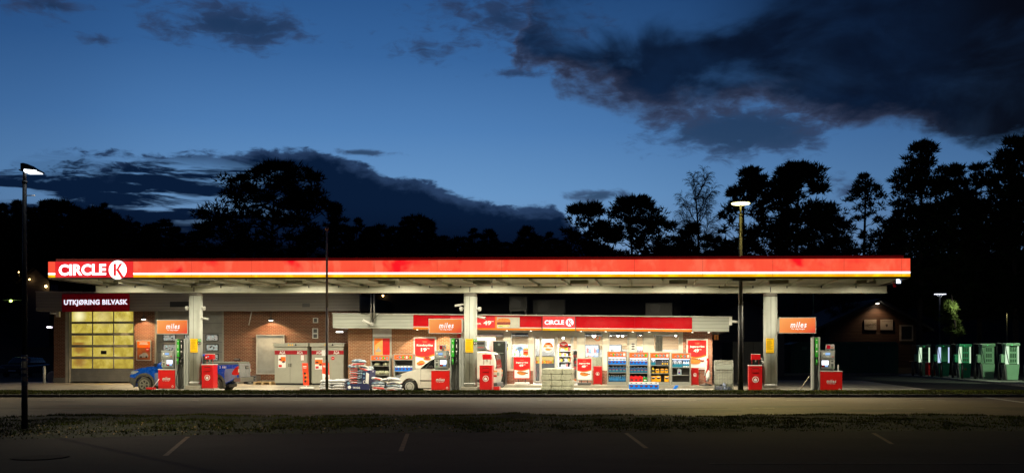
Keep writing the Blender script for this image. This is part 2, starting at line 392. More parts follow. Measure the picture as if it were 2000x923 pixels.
# ================================================================== GROUND
def asphalt(name, col, spec=.35, wear=.3, rough=.75):
    m = bpy.data.materials.new(name); m.use_nodes = True; q = NT(m.node_tree); p = q.n['Principled BSDF']
    o = q.n.new('ShaderNodeTexCoord').outputs['Object']; x, y, z = q.sep(o)
    big = q.smooth(q.noise(o, .35, 6, .6), .3, .7); streak = q.noise(q.comb(q.m('MULTIPLY', x, .08), q.m('MULTIPLY', y, 1.6), 0), 1.0, 5, .6)
    fine = q.noise(o, 45, 3, .7)
    k = q.m('ADD', q.m('MULTIPLY', big, .35), q.m('ADD', q.m('MULTIPLY', streak, .5), q.m('MULTIPLY', fine, .6)))
    c_ = q.mix(q.m('MULTIPLY', k, .75), tuple(v*(1-wear) for v in col)+(1,), tuple(v*(1+wear) for v in col)+(1,))
    crack = q.smooth(q.m('ABSOLUTE', q.m('SUBTRACT', q.noise(o, .45, 7, .6, .3), .5)), .0045, .0)
    patch = q.smooth(q.noise(q.comb(q.m('MULTIPLY', x, .5), y, 5), .55, 2, .4), .60, .615)
    c_ = q.mix(q.m('MULTIPLY', crack, .75), c_, (.006, .006, .006, 1)); c_ = q.mix(q.m('MULTIPLY', patch, .38), c_, (.012, .012, .013, 1))
    stain = q.smooth(q.noise(q.comb(q.m('MULTIPLY', x, .3), y, 9), 1.6, 5, .7), .58, .72); c_ = q.mix(q.m('MULTIPLY', stain, .35), c_, (.014, .012, .011, 1))
    q.set(p.inputs['Base Color'], c_); p.inputs['Roughness'].default_value = rough; p.inputs['Specular IOR Level'].default_value = spec
    b = q.n.new('ShaderNodeBump'); b.inputs['Strength'].default_value = .5; b.inputs['Distance'].default_value = .01
    q.set(b.inputs['Height'], fine); q.l.new(b.outputs[0], p.inputs['Normal']); MATS[name] = m; return m
A_LOT = asphalt('lot_asphalt', (.024, .021, .020), wear=.55, spec=.12, rough=.92)
A_ROAD = asphalt('road_asphalt', (.105, .078, .050), wear=.45)
A_YARD = asphalt('yard_asphalt', (.042, .043, .040), wear=.45, spec=.2, rough=.9)
def concrete_yard():
    m = bpy.data.materials.new('forecourt_concrete'); m.use_nodes = True; q = NT(m.node_tree); p = q.n['Principled BSDF']
    o = q.n.new('ShaderNodeTexCoord').outputs['Object']; x, y, z = q.sep(o)
    stain = q.smooth(q.noise(o, .45, 6, .65, .8), .42, .68); fine = q.noise(o, 30, 4, .65)
    c_ = q.mix(stain, (.46, .43, .35, 1), (.19, .18, .15, 1)); c_ = q.mix(q.m('MULTIPLY', fine, .35), c_, (.06, .055, .05, 1))
    jx = q.m('ABSOLUTE', q.m('SUBTRACT', q.m('FRACT', q.m('MULTIPLY', x, .22)), .5)); jy = q.m('ABSOLUTE', q.m('SUBTRACT', q.m('FRACT', q.m('MULTIPLY', y, .22)), .5))
    j = q.smooth(q.m('MINIMUM', jx, jy), .006, .0)
    c_ = q.mix(q.m('MULTIPLY', j, .7), c_, (.02, .02, .02, 1))
    q.set(p.inputs['Base Color'], c_); q.set(p.inputs['Roughness'], q.m('MULTIPLY_ADD', stain, -.2, .75))
    MATS['forecourt_concrete'] = m; return m
A_FORE = concrete_yard()
SOIL = mat('soil', (.018, .021, .006), .95, var=.5, scale=2.5, bump=.8, bscale=25)

def sheet(name, pts, z, m, thick=None):
    mb = MB(m)
    if thick: mb.zprism(pts, z-thick, z)
    else: mb.poly([(x, y, z) for x, y in pts])
    return struct(mb.build(name))
sheet('ground', [(-700, -60), (700, -60), (700, 900), (-700, 900)], -.6, mat('dark_ground', (.02, .021, .014), .95, var=.4, scale=.3))
sheet('parking_lot', [(-60, -20), (60, -20), (60, 21.6), (-60, 21.6)], -.004, A_LOT)
ROADN, ROADF = 26.3, 37.75
sheet('road', [(-160, 24.8), (160, 24.8), (160, ROADF), (-160, ROADF)], 0.0, A_ROAD)
sstep = lambda t: (lambda q: q*q*(3-2*q))(max(0, min(1, t)))
def fore_z(u, v):                       # the filling lanes lie a little lower than the doors and the road
    return -.2*(1-sstep((v-2.4)/1.6))*sstep((u+28)/4)*sstep((18.4-u)/3)
FU0, FU1, FV0, FV1 = -30, 18.9, -8.2, 20
mb = MB(A_FORE); rows = []
for i in range(50):
    u = FU0+(FU1-FU0)*i/49; row = []
    for j in range(29):
        v = FV0+(FV1-FV0)*j/28; x, y = uvw(u, v); row.append(len(mb.v)); mb.v.append((x, y, .003+fore_z(u, v)))
    rows.append(row)
for i in range(49):
    for j in range(28): mb._f([rows[i][j], rows[i+1][j], rows[i+1][j+1], rows[i][j+1]], 0, True)
struct(mb.build('forecourt'))
e = .003
sheet('side_yard', [(-110, 40.2), (uvw(FU0, -8.2)[0], 40.2), uvw(FU0, -8.2), uvw(FU0, FV1), (-110, 78)], e, A_YARD)
sheet('side_yard', [uvw(FU1, -3.2), (100, 40.2), (100, 90), uvw(FU1, FV1)], e, A_YARD)
sheet('side_yard', [(-110, 78), uvw(FU0, FV1), uvw(FU1, FV1), (100, 90), (-110, 90)], e, A_YARD)

# painted lines ------------------------------------------------------------
LINE = mat('worn_road_paint', (.36, .33, .27), .8, var=.5, scale=4)
LINEY = mat('worn_yellow_paint', (.085, .048, .016), .8, var=.5, scale=6)
mk = lambda n: tag(n, kind='structure')
mb = MB(LINE)
D1 = GD(781); D2 = GD(796.3)
for k in range(-8, 12):
    a = 322 + k*243; mb.box(WX(a, D1), WX(a+66, D1), D1-.06, D1+.06, .004, .006)
for k in range(-1, 4):
    a = 1437 + k*294; mb.box(WX(a, D2), WX(a+76, D2), D2-.05, D2+.05, .004, .006)
mk(mb.build('road_markings'))
mb = MB(mat('faint_line', (.115, .095, .07), .8, var=.5, scale=.8)); mb.box(-60, WX(1420, D2), D2-.05, D2+.05, .004, .006); mk(mb.build('faded_centre_line'))
for n_, (p0, p1) in enumerate((((367, 852), (323, 889)), ((796, 846), (783, 880)), ((1223, 845), (1262, 874)), ((1706, 845), (1742, 866)))):
    a = Vector((WX(p0[0], GD(p0[1])), GD(p0[1]), .002)); b = Vector((WX(p1[0], GD(p1[1])), GD(p1[1]), .002)); d = (b-a).normalized(); e = Vector((-d.y, d.x, 0))*.042
    mb = MB(LINEY); mb.quad(tuple(a-e), tuple(a+e), tuple(b+e), tuple(b-e)); mk(mb.build('parking_line'))

w_ = thing('tarmac_disc', 'dark round patch set flat in the parking lot tarmac at lower left', 'drain cover', (WX(78, 15.9), 15.9, 0)); mb = MB(mat('dark_disc_grey', (.021, .019, .018), .95, spec=0.08)); mb.lathe([(.44, -.02), (.44, .002), (.36, .004), (.02, .004)], (0, 0, 0), 28); mb.build('lid', w_)  # flat dark disc for a dark oval on the tarmac
mb = MB(mat('faint_lot_line', (.06, .05, .04), .9, var=.5, scale=3)); mb.box(WX(1385, 15), WX(1990, 15), 14.96, 15.04, .002, .003); mk(mb.build('parking_line'))
# kerbs ---------------------------------------------------------------------
KERB = mat('kerb_stone', (.07, .065, .055), .85, var=.3, scale=2, bump=.5)
mb = MB(KERB)
x = -34.0
while x < 34: mb.box(x, x+1.27, ROADF, ROADF+.16, -.02, .105); x += 1.29
struct(mb.build('road_kerb', bev=.012))

# verges: bumpy soil mounds, grass blades as ground cover --------------------
def noise2(x, y, s=1.0):
    return (math.sin(x*1.7*s+y*.6)+math.sin(x*.63*s-y*1.9+1.3)+math.sin(x*3.1*s+y*2.3+.4)*.5+math.sin(x*6.3*s-y*3.7)*.3)/2.8
def near_edge(x):   # distance of the lot-side edge of the near verge
    px = 1000 + x*F/20.5
    pts = [(-400, 17.4), (0, 18.7), (150, 19.5), (300, 20.0), (500, 20.5), (700, 20.8), (1000, 21.0), (2000, 21.3), (2600, 21.4)]
    for (a, da), (b, db) in zip(pts, pts[1:]):
        if px <= b: return da+(db-da)*max(0, (px-a))/(b-a)
    return 21.4
def verge_mesh(name, x0, x1, nx, ny, near, far, hz, m):
    mb = MB(m); rows = []
    for i in range(nx+1):
        x = x0+(x1-x0)*i/nx; a, b = near(x), far(x)
        row = []
        for j in range(ny+1):
            tt = j/ny; y = a+(b-a)*tt; row.append(len(mb.v)); mb.v.append((x, y, hz(x, y, tt)))
        rows.append(row)
    for i in range(nx):
        for j in range(ny): mb._f([rows[i][j], rows[i+1][j], rows[i+1][j+1], rows[i][j+1]], 0, True)
    return tag(mb.build(name), kind='structure')
hz_far = lambda x, y, tt: .1 + .05*math.sin(math.pi*min(1, tt*1.05)) * (1+.35*noise2(x, y, 1.2)) - (.40 if tt > .999 else 0)
def hz_near(x, y, tt):
    lump = .06*noise2(x*1.3, y*1.3)+.03*noise2(x*3.1+5, y*4)
    g = math.sin(math.pi*max(0, min(1, tt)))**.6
    return -.01 + g*(.06+lump*.8) + (.04 if tt > .8 and tt < .99 else 0)*(1+noise2(x, 3)) 
VS = verge_mesh('far_verge', -60, 60, 400, 8, lambda x: ROADF+.16, lambda x: 41.4, hz_far, SOIL)
VN = verge_mesh('near_verge', -30, 30, 500, 16, near_edge, lambda x: ROADN-.15+.12*noise2(x*2, 0), hz_near, SOIL)

def soup(name, tri, mats, mi=None, parent=None, org=None):      # triangle soup from a numpy array (n,3,3)
    n = len(tri); me = bpy.data.meshes.new(name)
    co = tri.reshape(-1, 3).astype('f')
    if org is not None: co = co - np.array(org, 'f')
    me.vertices.add(3*n); me.vertices.foreach_set('co', co.ravel())
    me.loops.add(3*n); me.loops.foreach_set('vertex_index', np.arange(3*n, dtype='i'))
    me.polygons.add(n); me.polygons.foreach_set('loop_start', np.arange(0, 3*n, 3, dtype='i'))
    try: me.polygons.foreach_set('loop_total', np.full(n, 3, 'i'))
    except Exception: pass
    for m_ in mats: me.materials.append(m_)
    if mi is not None: me.polygons.foreach_set('material_index', mi.astype('i'))
    me.update(calc_edges=True); o = bpy.data.objects.new(name, me); COL.objects.link(o)
    if parent is not None: o.parent = parent
    return o
def grassmat(name, a, b):
    m = bpy.data.materials.new(name); m.use_nodes = True; q = NT(m.node_tree); p = q.n['Principled BSDF']
    o = q.n.new('ShaderNodeTexCoord').outputs['Object']
    q.set(p.inputs['Base Color'], q.mix(q.smooth(q.noise(o, .9, 5, .6), .32, .68), a, b)); p.inputs['Roughness'].default_value = .8
    p.inputs['Specular IOR Level'].default_value = .1; MATS[name] = m; return m
GR1 = grassmat('grass_green', (.05, .085, .008, 1), (.10, .11, .014, 1)); GR2 = grassmat('grass_dry', (.085, .070, .014, 1), (.05, .045, .010, 1))
rng = np.random.default_rng(4)
def blades(name, n, x0, x1, yfun, zfun, h, w, label, dens=None):
    xs = rng.uniform(x0, x1, n); T = rng.uniform(0.0, 1, n); pts = []
    for x, tt in zip(xs, T):
        if dens and rng.random() > dens(x, tt): continue
        a, b = yfun(x); y = a+(b-a)*tt; pts.append((x, y, zfun(x, y, tt)-.01))
    P_ = np.array(pts); k = len(P_); ang = rng.uniform(0, 2*np.pi, k); hh = h*rng.uniform(.5, 1.5, k); ww = w*rng.uniform(.6, 1.4, k)
    dx = np.cos(ang)*ww; dy = np.sin(ang)*ww; lean = rng.normal(0, .5, (k, 2))*hh[:, None]
    A = P_ + np.stack([-dx, -dy, np.zeros(k)], 1); B = P_ + np.stack([dx, dy, np.zeros(k)], 1); C_ = P_ + np.stack([lean[:, 0], lean[:, 1], hh], 1)
    o = soup(name, np.stack([A, B, C_], 1), [GR1, GR2], (rng.random(k) < .35).astype('i'))
    return tag(o, label, 'grass', kind='stuff')
blades('grass', 60000, -26, 26, lambda x: (ROADF+.18, 41.35), hz_far, .06, .022, 'low mown grass on the strip between the kerb and the forecourt')
bare = lambda x, tt: (1 if noise2(x*1.1, tt*2.6+4)+.5*noise2(x*3.3, tt*6) > -.25+(.0 if x < -5 else .12) else .30) * (1 if tt > .10+.08*noise2(x*2.2, 1) else .2)
blades('grass', 60000, -14, 14, lambda x: (near_edge(x), ROADN-.12), hz_near, .045, .014, 'patchy rough grass on the verge between the road and the parking lot', bare)
# fallen leaves
k = 520; xs = -12 + np.abs(rng.normal(0, 1, k))*7; pts = []
for x in xs:
    tt = min(.95, abs(rng.normal(.25, .22))); a, b = near_edge(x), ROADN; y = a+(b-a)*tt; pts.append((x, y, hz_near(x, y, tt)+.015))
P_ = np.array(pts); a = rng.uniform(0, 6.28, k); r = rng.uniform(.012, .03, k)
tri = np.stack([P_ + np.stack([np.cos(a)*r, np.sin(a)*r, r*rng.uniform(-.5, 1.2, k)], 1), P_ + np.stack([np.cos(a+2.1)*r, np.sin(a+2.1)*r, r*rng.uniform(-.5, 1.2, k)], 1), P_ + np.stack([np.cos(a+4.2)*r, np.sin(a+4.2)*r, r*0], 1)], 1)
tag(soup('fallen_leaves', tri, [mat('dry_leaf', (.32, .22, .08), .8, var=.3)]), 'small yellow brown leaves lying on the near verge', 'leaves', kind='stuff')

# hill behind ---------------------------------------------------------------
def hill_z(x, y):
    px = 1000 + x*F/150.
    top = [(-1500, 455), (0, 455), (300, 478), (700, 500), (1000, 505), (1500, 512), (1700, 520), (1850, 500), (3500, 470)]
    for (a, za), (b, zb) in zip(top, top[1:]):
        if px <= b: py = za+(zb-za)*max(0, px-a)/(b-a); break
    else: py = 470
    H = WZ(py, 150); s_ = max(0, min(1, (y-82)/62)); s_ = s_*s_*(3-2*s_)
    return H*s_ + .9*noise2(x*.12, y*.1)*s_
mb = MB(mat('hill_soil', (.012, .013, .008), 1, var=.4, scale=.2)); rows = []
for i in range(141):
    x = -210+420*i/140; row = []
    for j in range(19):
        y = 80 + (70*j/9 if j <= 9 else 70+(j-9)*14); row.append(len(mb.v)); mb.v.append((x, y, hill_z(x, min(y, 150)) - (0 if j else .3)))
    rows.append(row)
for i in range(140):
    for j in range(18): mb._f([rows[i][j], rows[i+1][j], rows[i+1][j+1], rows[i][j+1]], 0, True)
struct(mb.build('hill'))

# ================================================================== TREES
FOL = mat('pine_needles', (.020, .030, .012), .9, var=.4, scale=1.2, spec=.05); FOL2 = mat('pine_needles_lit', (.10, .14, .035), .9, var=.4, scale=1.2, spec=.05)  # second needle colour is brighter: lamp light put into the lit bough
BARK = mat('pine_bark', (.035, .026, .019), .95, var=.4, scale=3)
def interp(tab, y):
    if y <= tab[0][0]: return tab[0][1], tab[0][2]
    for (ya, la, ra), (yb, lb, rb) in zip(tab, tab[1:]):
        if y <= yb: f = (y-ya)/(yb-ya); return la+(lb-la)*f, ra+(rb-ra)*f
    return tab[-1][1], tab[-1][2]
def tuft_cloud(rs, centers, radii, per, size):
    C0 = np.repeat(centers, per, 0); RR = np.repeat(radii, per, 0); n = len(C0)
    d = rs.normal(0, 1, (n, 3)); d /= np.linalg.norm(d, axis=1)[:, None]; r = rs.uniform(.15, 1, n)**.6
    P_ = C0 + d*RR*r[:, None]*np.where(rs.random(n) < .12, 1.35, 1.0)[:, None]
    tr = []
    for q in range(3):
        dirv = d*np.array([1, 1, .5]) + rs.normal(0, .55, (n, 3)) + np.array([0, 0, .55]); dirv /= np.linalg.norm(dirv, axis=1)[:, None]
        sd = np.cross(dirv, rs.normal(0, 1, (n, 3))); sd /= np.linalg.norm(sd, axis=1)[:, None]
        L = size*.82*rs.uniform(.5, 1.7, n)[:, None]; w = L*.13
        tr.append(np.stack([P_-sd*w, P_+sd*w, P_+dirv*L], 1))
    return np.concatenate(tr)
def pine(name, label, D, prof, trunk, base_z, seed, nclump=90, per=34, size=.42, rad=1.0, group=None, fol=None, layer=True, holes=.08):
    rs = np.random.default_rng(seed); rp = random.Random(seed)
    tpx, tpy = trunk; pyT, pyB = prof[0][0], prof[-1][0]; sc = D/F
    bx = (tpx-1000)*sc; root = thing(name, label, 'tree', (bx, D, base_z), 0, group)
    cs = []; rr = []; tries = 0
    area = sum((b[0]-a[0])*((a[2]-a[1])+(b[2]-b[1]))/2 for a, b in zip(prof, prof[1:]))*sc*sc
    rad *= .68; nclump = int(min(420, max(nclump*1.2, area*1.5*(1-holes*1.3)/rad**1.2))); per = int(per*1.2)
    hs = [(rp.uniform(-1, 1), rp.uniform(.15, 1)) for _ in range(7)]
    while len(cs) < nclump and tries < 9000:
        tries += 1; py = rp.uniform(pyT, pyB); l, r_ = interp(prof, py); m0 = (l+r_)/2; l = m0-(m0-l)*(1+.13*math.sin(py*.13+seed)+.10*math.sin(py*.31+seed*2)-.06); r_ = m0+(r_-m0)*(1+.13*math.sin(py*.11+seed*3)+.10*math.sin(py*.27+seed)-.06); px = rp.uniform(l, r_); hw = (r_-l)/2; mid = (l+r_)/2
        dep = rp.uniform(-1, 1)*hw*.75*sc*math.sqrt(max(0.05, 1-((px-mid)/max(hw, 1))**2))
        R0 = rad*rp.choice((.45, .65, .8, 1.0, 1.35))*rp.uniform(.85, 1.15)*min(1, .35+hw*sc/3)
        px = min(max(px, l+R0/sc*.8), r_-R0/sc*.8) if hw*sc > R0 else mid
        py = max(py, pyT+R0*.45/sc)
        rel = ((px-mid)/max(hw, 1), (py-pyT)/(pyB-pyT))
        if any(abs(rel[0]-a)*hw*sc < min(.8, .3*hw*sc)*(.6+holes*3) and abs(rel[1]-b)*(pyB-pyT)*sc < .3+holes*1.5 for a, b in hs) and rp.random() < .9: continue
        cs.append((WX(px, D)-bx, dep, WZ(py, D)-base_z)); rr.append((R0, R0, R0*rp.uniform(.38, .6)))
    cs = np.array(cs); rr = np.array(rr)
    o = soup('crown', tuft_cloud(rs, cs, rr, per, size), [fol or FOL], parent=root)
    # trunk and limbs
    tz = WZ(tpy, D)-base_z; mb = MB(BARK); tr_ = max(.12, tz*.016); tp = []
    for i in range(7):
        f = i/6; tp.append((math.sin(f*3+seed)*.35*f, math.cos(f*2.3+seed)*.25*f, tz*f))
    mb.tube(tp, [tr_*(1-.82*i/6) for i in range(7)], 8)
    order = rs.permutation(len(cs))[:min(len(cs), 46)]
    for i in order:
        c_ = cs[i]; f = max(.12, min(.97, (c_[2]-abs(c_[0])*.28-.5)/tz)); k = f*6; a = int(min(5, k)); fr = k-a
        p0 = Vector(tp[a]).lerp(Vector(tp[a+1]), fr); p3 = Vector(c_); mid = p0.lerp(p3, .55)+Vector((0, 0, -.15*(p3-p0).length*rp.uniform(.2, 1)))
        L = (p3-p0).length; mb.tube([p0, p0.lerp(mid, .5)+Vector((0, 0, .08*L)), mid, p3], [min(tr_*.45, .03+.012*L), .02+.010*L, .02+.006*L, .012], 4)
    mb.build('trunk', root)
    return root
G0 = 'pines standing behind the station'
pine('pine_tree', 'broad domed pine, the widest tree behind the left half of the canopy', 84, [(320, 505, 565), (332, 490, 600), (350, 450, 632), (375, 420, 640), (400, 400, 645), (425, 378, 650), (450, 372, 640), (480, 372, 650), (512, 370, 660)], (528, 330), 0, 11, 190, 40, .42, 1.15, G0, holes=.12)
pine('pine_tree', 'narrow young pine leaning out at the right foot of the broad domed pine', 90, [(398, 650, 658), (420, 640, 668), (450, 630, 690), (500, 620, 700)], (650, 405), 0, 12, 34, 34, .4, .8, G0)
pine('pine_tree', 'rounded pine at the left end of the pine group left of the bare birch', 86, [(400, 1118, 1165), (412, 1110, 1180), (440, 1105, 1190), (470, 1098, 1200), (515, 1090, 1210)], (1150, 410), 0, 13, 80, 36, .4, .95, G0)
pine('pine_tree', 'wide tall pine with ragged top left of the bare birch', 84, [(385, 1222, 1250), (397, 1200, 1280), (415, 1180, 1295), (440, 1170, 1312), (470, 1165, 1310), (515, 1160, 1318)], (1236, 395), 0, 14, 120, 36, .4, 1.0, G0)
pine('pine_tree', 'low bushy pine in front of the bare birch', 82, [(438, 1340, 1362), (450, 1325, 1382), (475, 1318, 1388), (512, 1310, 1395)], (1350, 444), 0, 15, 46, 34, .36, .8, G0)
pine('pine_tree', 'open crowned pine rising behind the lit street lamp head', 83, [(330, 1455, 1478), (345, 1432, 1500), (370, 1428, 1500), (395, 1408, 1505), (430, 1405, 1500), (465, 1400, 1500), (512, 1395, 1510)], (1455, 335), 0, 16, 115, 32, .4, .95, G0, holes=.1)
pine('pine_tree', 'dense tall pine with a flat top right of the lit street lamp', 82, [(321, 1545, 1580), (332, 1512, 1595), (355, 1505, 1612), (390, 1500, 1632), (430, 1495, 1632), (470, 1500, 1635), (512, 1490, 1640)], (1556, 326), 0, 17, 190, 36, .42, 1.05, G0, holes=.1)
pine('pine_tree', 'thin layered pine standing alone with sky showing through it', 101, [(342, 1680, 1692), (358, 1665, 1715), (375, 1655, 1722), (395, 1640, 1735), (420, 1632, 1735), (450, 1640, 1735), (480, 1650, 1735), (512, 1660, 1740)], (1685, 345), 0, 18, 78, 30, .38, .85, G0, holes=.14)
pine('pine_tree', 'tall upright pine peaking above the right end of the canopy', 80, [(280, 1785, 1812), (293, 1775, 1832), (315, 1765, 1832), (340, 1752, 1820), (365, 1742, 1825), (400, 1738, 1850), (450, 1735, 1860), (520, 1730, 1870), (600, 1760, 1860)], (1795, 284), 0, 19, 165, 34, .4, 1.0, G0, holes=.14)
pine('pine_tree', 'dark heavy crowned pine between the two tallest pines on the right', 80, [(325, 1838, 1872), (345, 1818, 1890), (380, 1808, 1905), (430, 1800, 1915), (520, 1800, 1920), (620, 1810, 1910)], (1858, 330), 0, 20, 170, 36, .42, 1.1, G0, holes=.06)
pine('pine_tree', 'shorter pine with loose top just left of the right picture edge', 82, [(322, 1898, 1925), (335, 1888, 1945), (370, 1880, 1960), (430, 1885, 1965), (520, 1890, 1970), (620, 1890, 1960)], (1912, 328), 0, 21, 130, 34, .4, 1.0, G0, holes=.1)
pine('pine_tree', 'tall pine cut off by the right edge of the view', 79, [(270, 1962, 2000), (285, 1948, 2030), (320, 1942, 2050), (380, 1945, 2060), (450, 1945, 2060), (540, 1940, 2060), (620, 1950, 2060)], (1985, 276), 0, 22, 180, 34, .42, 1.05, G0, holes=.1)
# smaller trees of the far treeline: three shapes copied
G1 = 'dark trees of the far treeline'
def far_shape(seed, w, h, dens):
    D = 110; pw = w*F/D; ph = h*F/D
    prof = [(0, 1000-pw*.06, 1000+pw*.08), (ph*.12, 1000-pw*.2, 1000+pw*.22), (ph*.35, 1000-pw*.4, 1000+pw*.38), (ph*.7, 1000-pw*.5, 1000+pw*.5), (ph, 1000-pw*.45, 1000+pw*.42)]
    return prof
protos = []
for q, (w, h) in enumerate(((6.5, 11), (8.5, 10), (5, 12))):
    D = 110; ph = h*F/D; prof = [(a+600-ph-(1.66*F/D)*0, b, c_) for a, b, c_ in far_shape(q, w, h, 1)]
    zb = WZ(600, D)
    protos.append((pine('pine_tree', 'x', D, prof, (1000, 600-ph+4), zb-3.0, 40+q, 60, 30, .5, 1.0, G1, holes=.04), 600-ph))
tops = [(8, 402), (35, 392), (58, 408), (84, 396), (100, 391), (121, 394), (146, 410), (168, 412), (203, 399), (222, 418), (268, 436), (292, 440), (322, 430), (345, 446),
        (668, 440), (700, 430), (722, 444), (742, 441), (765, 446), (795, 425), (815, 423), (836, 430), (868, 462), (895, 466), (925, 448), (955, 450), (985, 474), (1030, 444), (1048, 462), (1073, 456), (1095, 470), (1310, 462), (1395, 478), (1420, 470),
        (1610, 400), (1640, 488), (1745, 440), (1770, 400), (1880, 380), (1930, 400), (2010, 360), (1010, 476), (380, 452), (240, 432), (185, 408), (-20, 395), (-45, 400)]
zi = {}
for q, (px, py) in enumerate(sorted(tops)):
    pr, py0 = protos[q % 3]; D = 100 + (q*37 % 23)
    ztop = WZ(py, D); hz = hill_z(WX(px, D), D); hh = max(4.0, ztop-hz+1.0); h0 = (11, 10, 12)[q % 3]+3.0
    sc_ = hh/h0; sx = min(1.25, max(.75, sc_))
    zone = "at the far left" if px < 150 else "left of the big domed pine" if px < 400 else "right of the big domed pine" if px < 880 else "left of the tall pines" if px < 1120 else "between the tall pines"
    zi[zone] = zi.get(zone, -1)+1
    lab = f'dark far tree {zone}, {ORD[zi[zone]]} from left'
    loc = (WX(px, D), D, hz-1.0)
    o = dup(pr, loc, lab, G1, rz=0 if q % 2 else math.pi, scale=(sx, sx, sc_))
for pr, _ in protos:
    for ch in list(pr.children): bpy.data.objects.remove(ch)
    bpy.data.objects.remove(pr)

def birch(name, label, px, py_top, D, w_px, seed):
    rp = random.Random(seed); root = thing(name, label, 'tree', (WX(px, D), D, 0)); mb = MB(BARK); tw = MB(BARK)
    H = WZ(py_top, D); W_ = w_px*D/F/2
    tp = [(math.sin(i*.9+seed)*.2, 0, H*i/8) for i in range(9)]; mb.tube(tp, [.2*(1-i/9)+.02 for i in range(9)], 6)
    def br(p, d, L, r, lev):
        pts = [p]; q = p.copy(); dd = d.copy(); n = 5
        for i in range(n):
            dd = (dd + Vector((rp.uniform(-.16, .16), rp.uniform(-.16, .16), (.05 if lev < 2 else -.22)))).normalized(); q = q+dd*L/n
            pts.append(q.copy())
            if lev < 3 and i > 0:
                for _ in range(2 if lev < 2 else 2):
                    a = Vector((rp.uniform(-1, 1), rp.uniform(-1, 1), rp.uniform(-.1, .7))); br(q, (dd*.9+a*.75).normalized(), L*rp.uniform(.42, .62), r*.5, lev+1)
        (mb if lev < 1 else tw).tube(pts, [max(.0065, r*(1-.8*i/n)) for i in range(n+1)], 4 if lev < 2 else 3)
    for i in range(22):
        f = .22+.74*i/22; ang = i*2.4; p = Vector((0, 0, H*f)); up = .9+.9*f
        br(p, Vector((math.cos(ang), math.sin(ang)*.8, up)).normalized(), W_*(1.75-f*1.0), .06, 0)
    mb.build('trunk', root); tw.build('twigs', root); return root
birch('birch_tree', 'bare leafless birch with drooping twigs between the pines', 1360, 358, 88, 92, 3)
birch('birch_tree', 'small bare birch low behind the canopy at the gap in the pines', 1650, 478, 90, 50, 8)
birch('birch_tree', 'bare round topped tree at the end of the left treeline', 245, 428, 100, 46, 5)
# ================================================================== CANOPY
VF = -3.8
uL, uR = S(94, VF), S(1778, VF)
zTL, zBL, zTR, zBR = Zp(94, 510.75, VF), Zp(94, 541.25, VF), Zp(1778, 504.4, VF), Zp(1778, 539.4, VF)
lerp = lambda a, b, f: a+(b-a)*f
zt = lambda u: lerp(zTL, zTR, (u-uL)/(uR-uL)); zb = lambda u: lerp(zBL, zBR, (u-uL)/(uR-uL))
def slab(mb, u0, u1, v0, v1, lo, hi, m=0):      # slab whose top and bottom follow heights given as functions of u
    lo = lo if callable(lo) else (lambda u, q=lo: q); hi = hi if callable(hi) else (lambda u, q=hi: q)
    return mb.hexa([(u0, v0, lo(u0)), (u1, v0, lo(u1)), (u1, v1, lo(u1)), (u0, v1, lo(u0)), (u0, v0, hi(u0)), (u1, v0, hi(u1)), (u1, v1, hi(u1)), (u0, v1, hi(u0))], m)
CAN = sthing('filling_station_canopy', 'long flat canopy with glowing red fascia, white and yellow stripe, on three pale pillars', 'canopy', S(919), 0, 0)
PANEL_TRIM = mat('dark_trim', (.035, .022, .018), .6)
CREAM = mat('cream_steel', (.66, .66, .53), .5, var=.10, scale=1.2, dirt=.25)
SOFF = mat('pale_soffit', (.36, .36, .28), .6, var=.12, scale=1.2, dirt=.15)
seams = [94, 108, 260, 374, 491, 609.5, 730.5, 853.8, 980, 1108, 1239, 1372.5, 1509.4, 1648.6, 1761, 1778]
for i, (a, b) in enumerate(zip(seams, seams[1:])):
    u0, u1 = S(a, VF)+.004, S(b, VF)-.004; mb = MB(E_RED, E_WHITE, E_YEL); f = lambda k: (lambda u: lerp(zt(u), zb(u), k))
    mat_r = 0
    if i == 1: mb = MB(E_RED2); slab(mb, u0, u1, VF, VF+.14, f(1), f(0), 0)
    else:
        slab(mb, u0, u1, VF, VF+.14, f(.725), f(0), 0); slab(mb, u0, u1, VF, VF+.14, f(.835), f(.725), 1); slab(mb, u0, u1, VF, VF+.14, f(1), f(.835), 2)
    o = mb.build('fascia_panel', CAN); 
    if i == 1: o['label'] = 'plain red lit fascia panel carrying the white lettering'; SIGNP = o
for sgn, uu in ((-1, uL), (1, uR)):                                # fascia returns at both ends
    mb = MB(E_RED, E_WHITE, E_YEL); f = lambda k: lerp(zt(uu), zb(uu), k)
    a, b = (uu-.002, uu+.12) if sgn < 0 else (uu-.12, uu+.002)
    mb.box(a, b, VF+.16, -VF, f(.725), f(0), 0); mb.box(a, b, VF+.16, -VF, f(.835), f(.725), 1); mb.box(a, b, VF+.16, -VF, f(1), f(.835), 2)
    mb.build('fascia_return', CAN); mb = MB(PANEL_TRIM); mb.box(a, b, VF+.21, -VF, zb(uu)-.075, zb(uu)-.003); mb.build('fascia_trim', CAN)
mb = MB(PANEL_TRIM, mat('seam_red', (.42, .02, .02), .5))
for a in seams[1:-1]: slab(mb, S(a, VF)-.0038, S(a, VF)+.0038, VF+.004, VF+.12, lambda u: zb(u), lambda u: zt(u), 1)
slab(mb, uL, uR, VF+.02, VF+.2, lambda u: zb(u)-.075, lambda u: zb(u)-.004)
mb.build('fascia_trim', CAN)
mb = MB(mat('dark_red_flashing', (.22, .012, .02), .5)); slab(mb, uL+.25, uR-.2, VF+.18, VF+.32, lambda u: zt(u)-.05, lambda u: zt(u)+.14); slab(mb, uL+.25, uR-.2, -VF-.3, -VF-.16, lambda u: zt(u)-.05, lambda u: zt(u)+.14)
mb.build('roof_flashing', CAN)
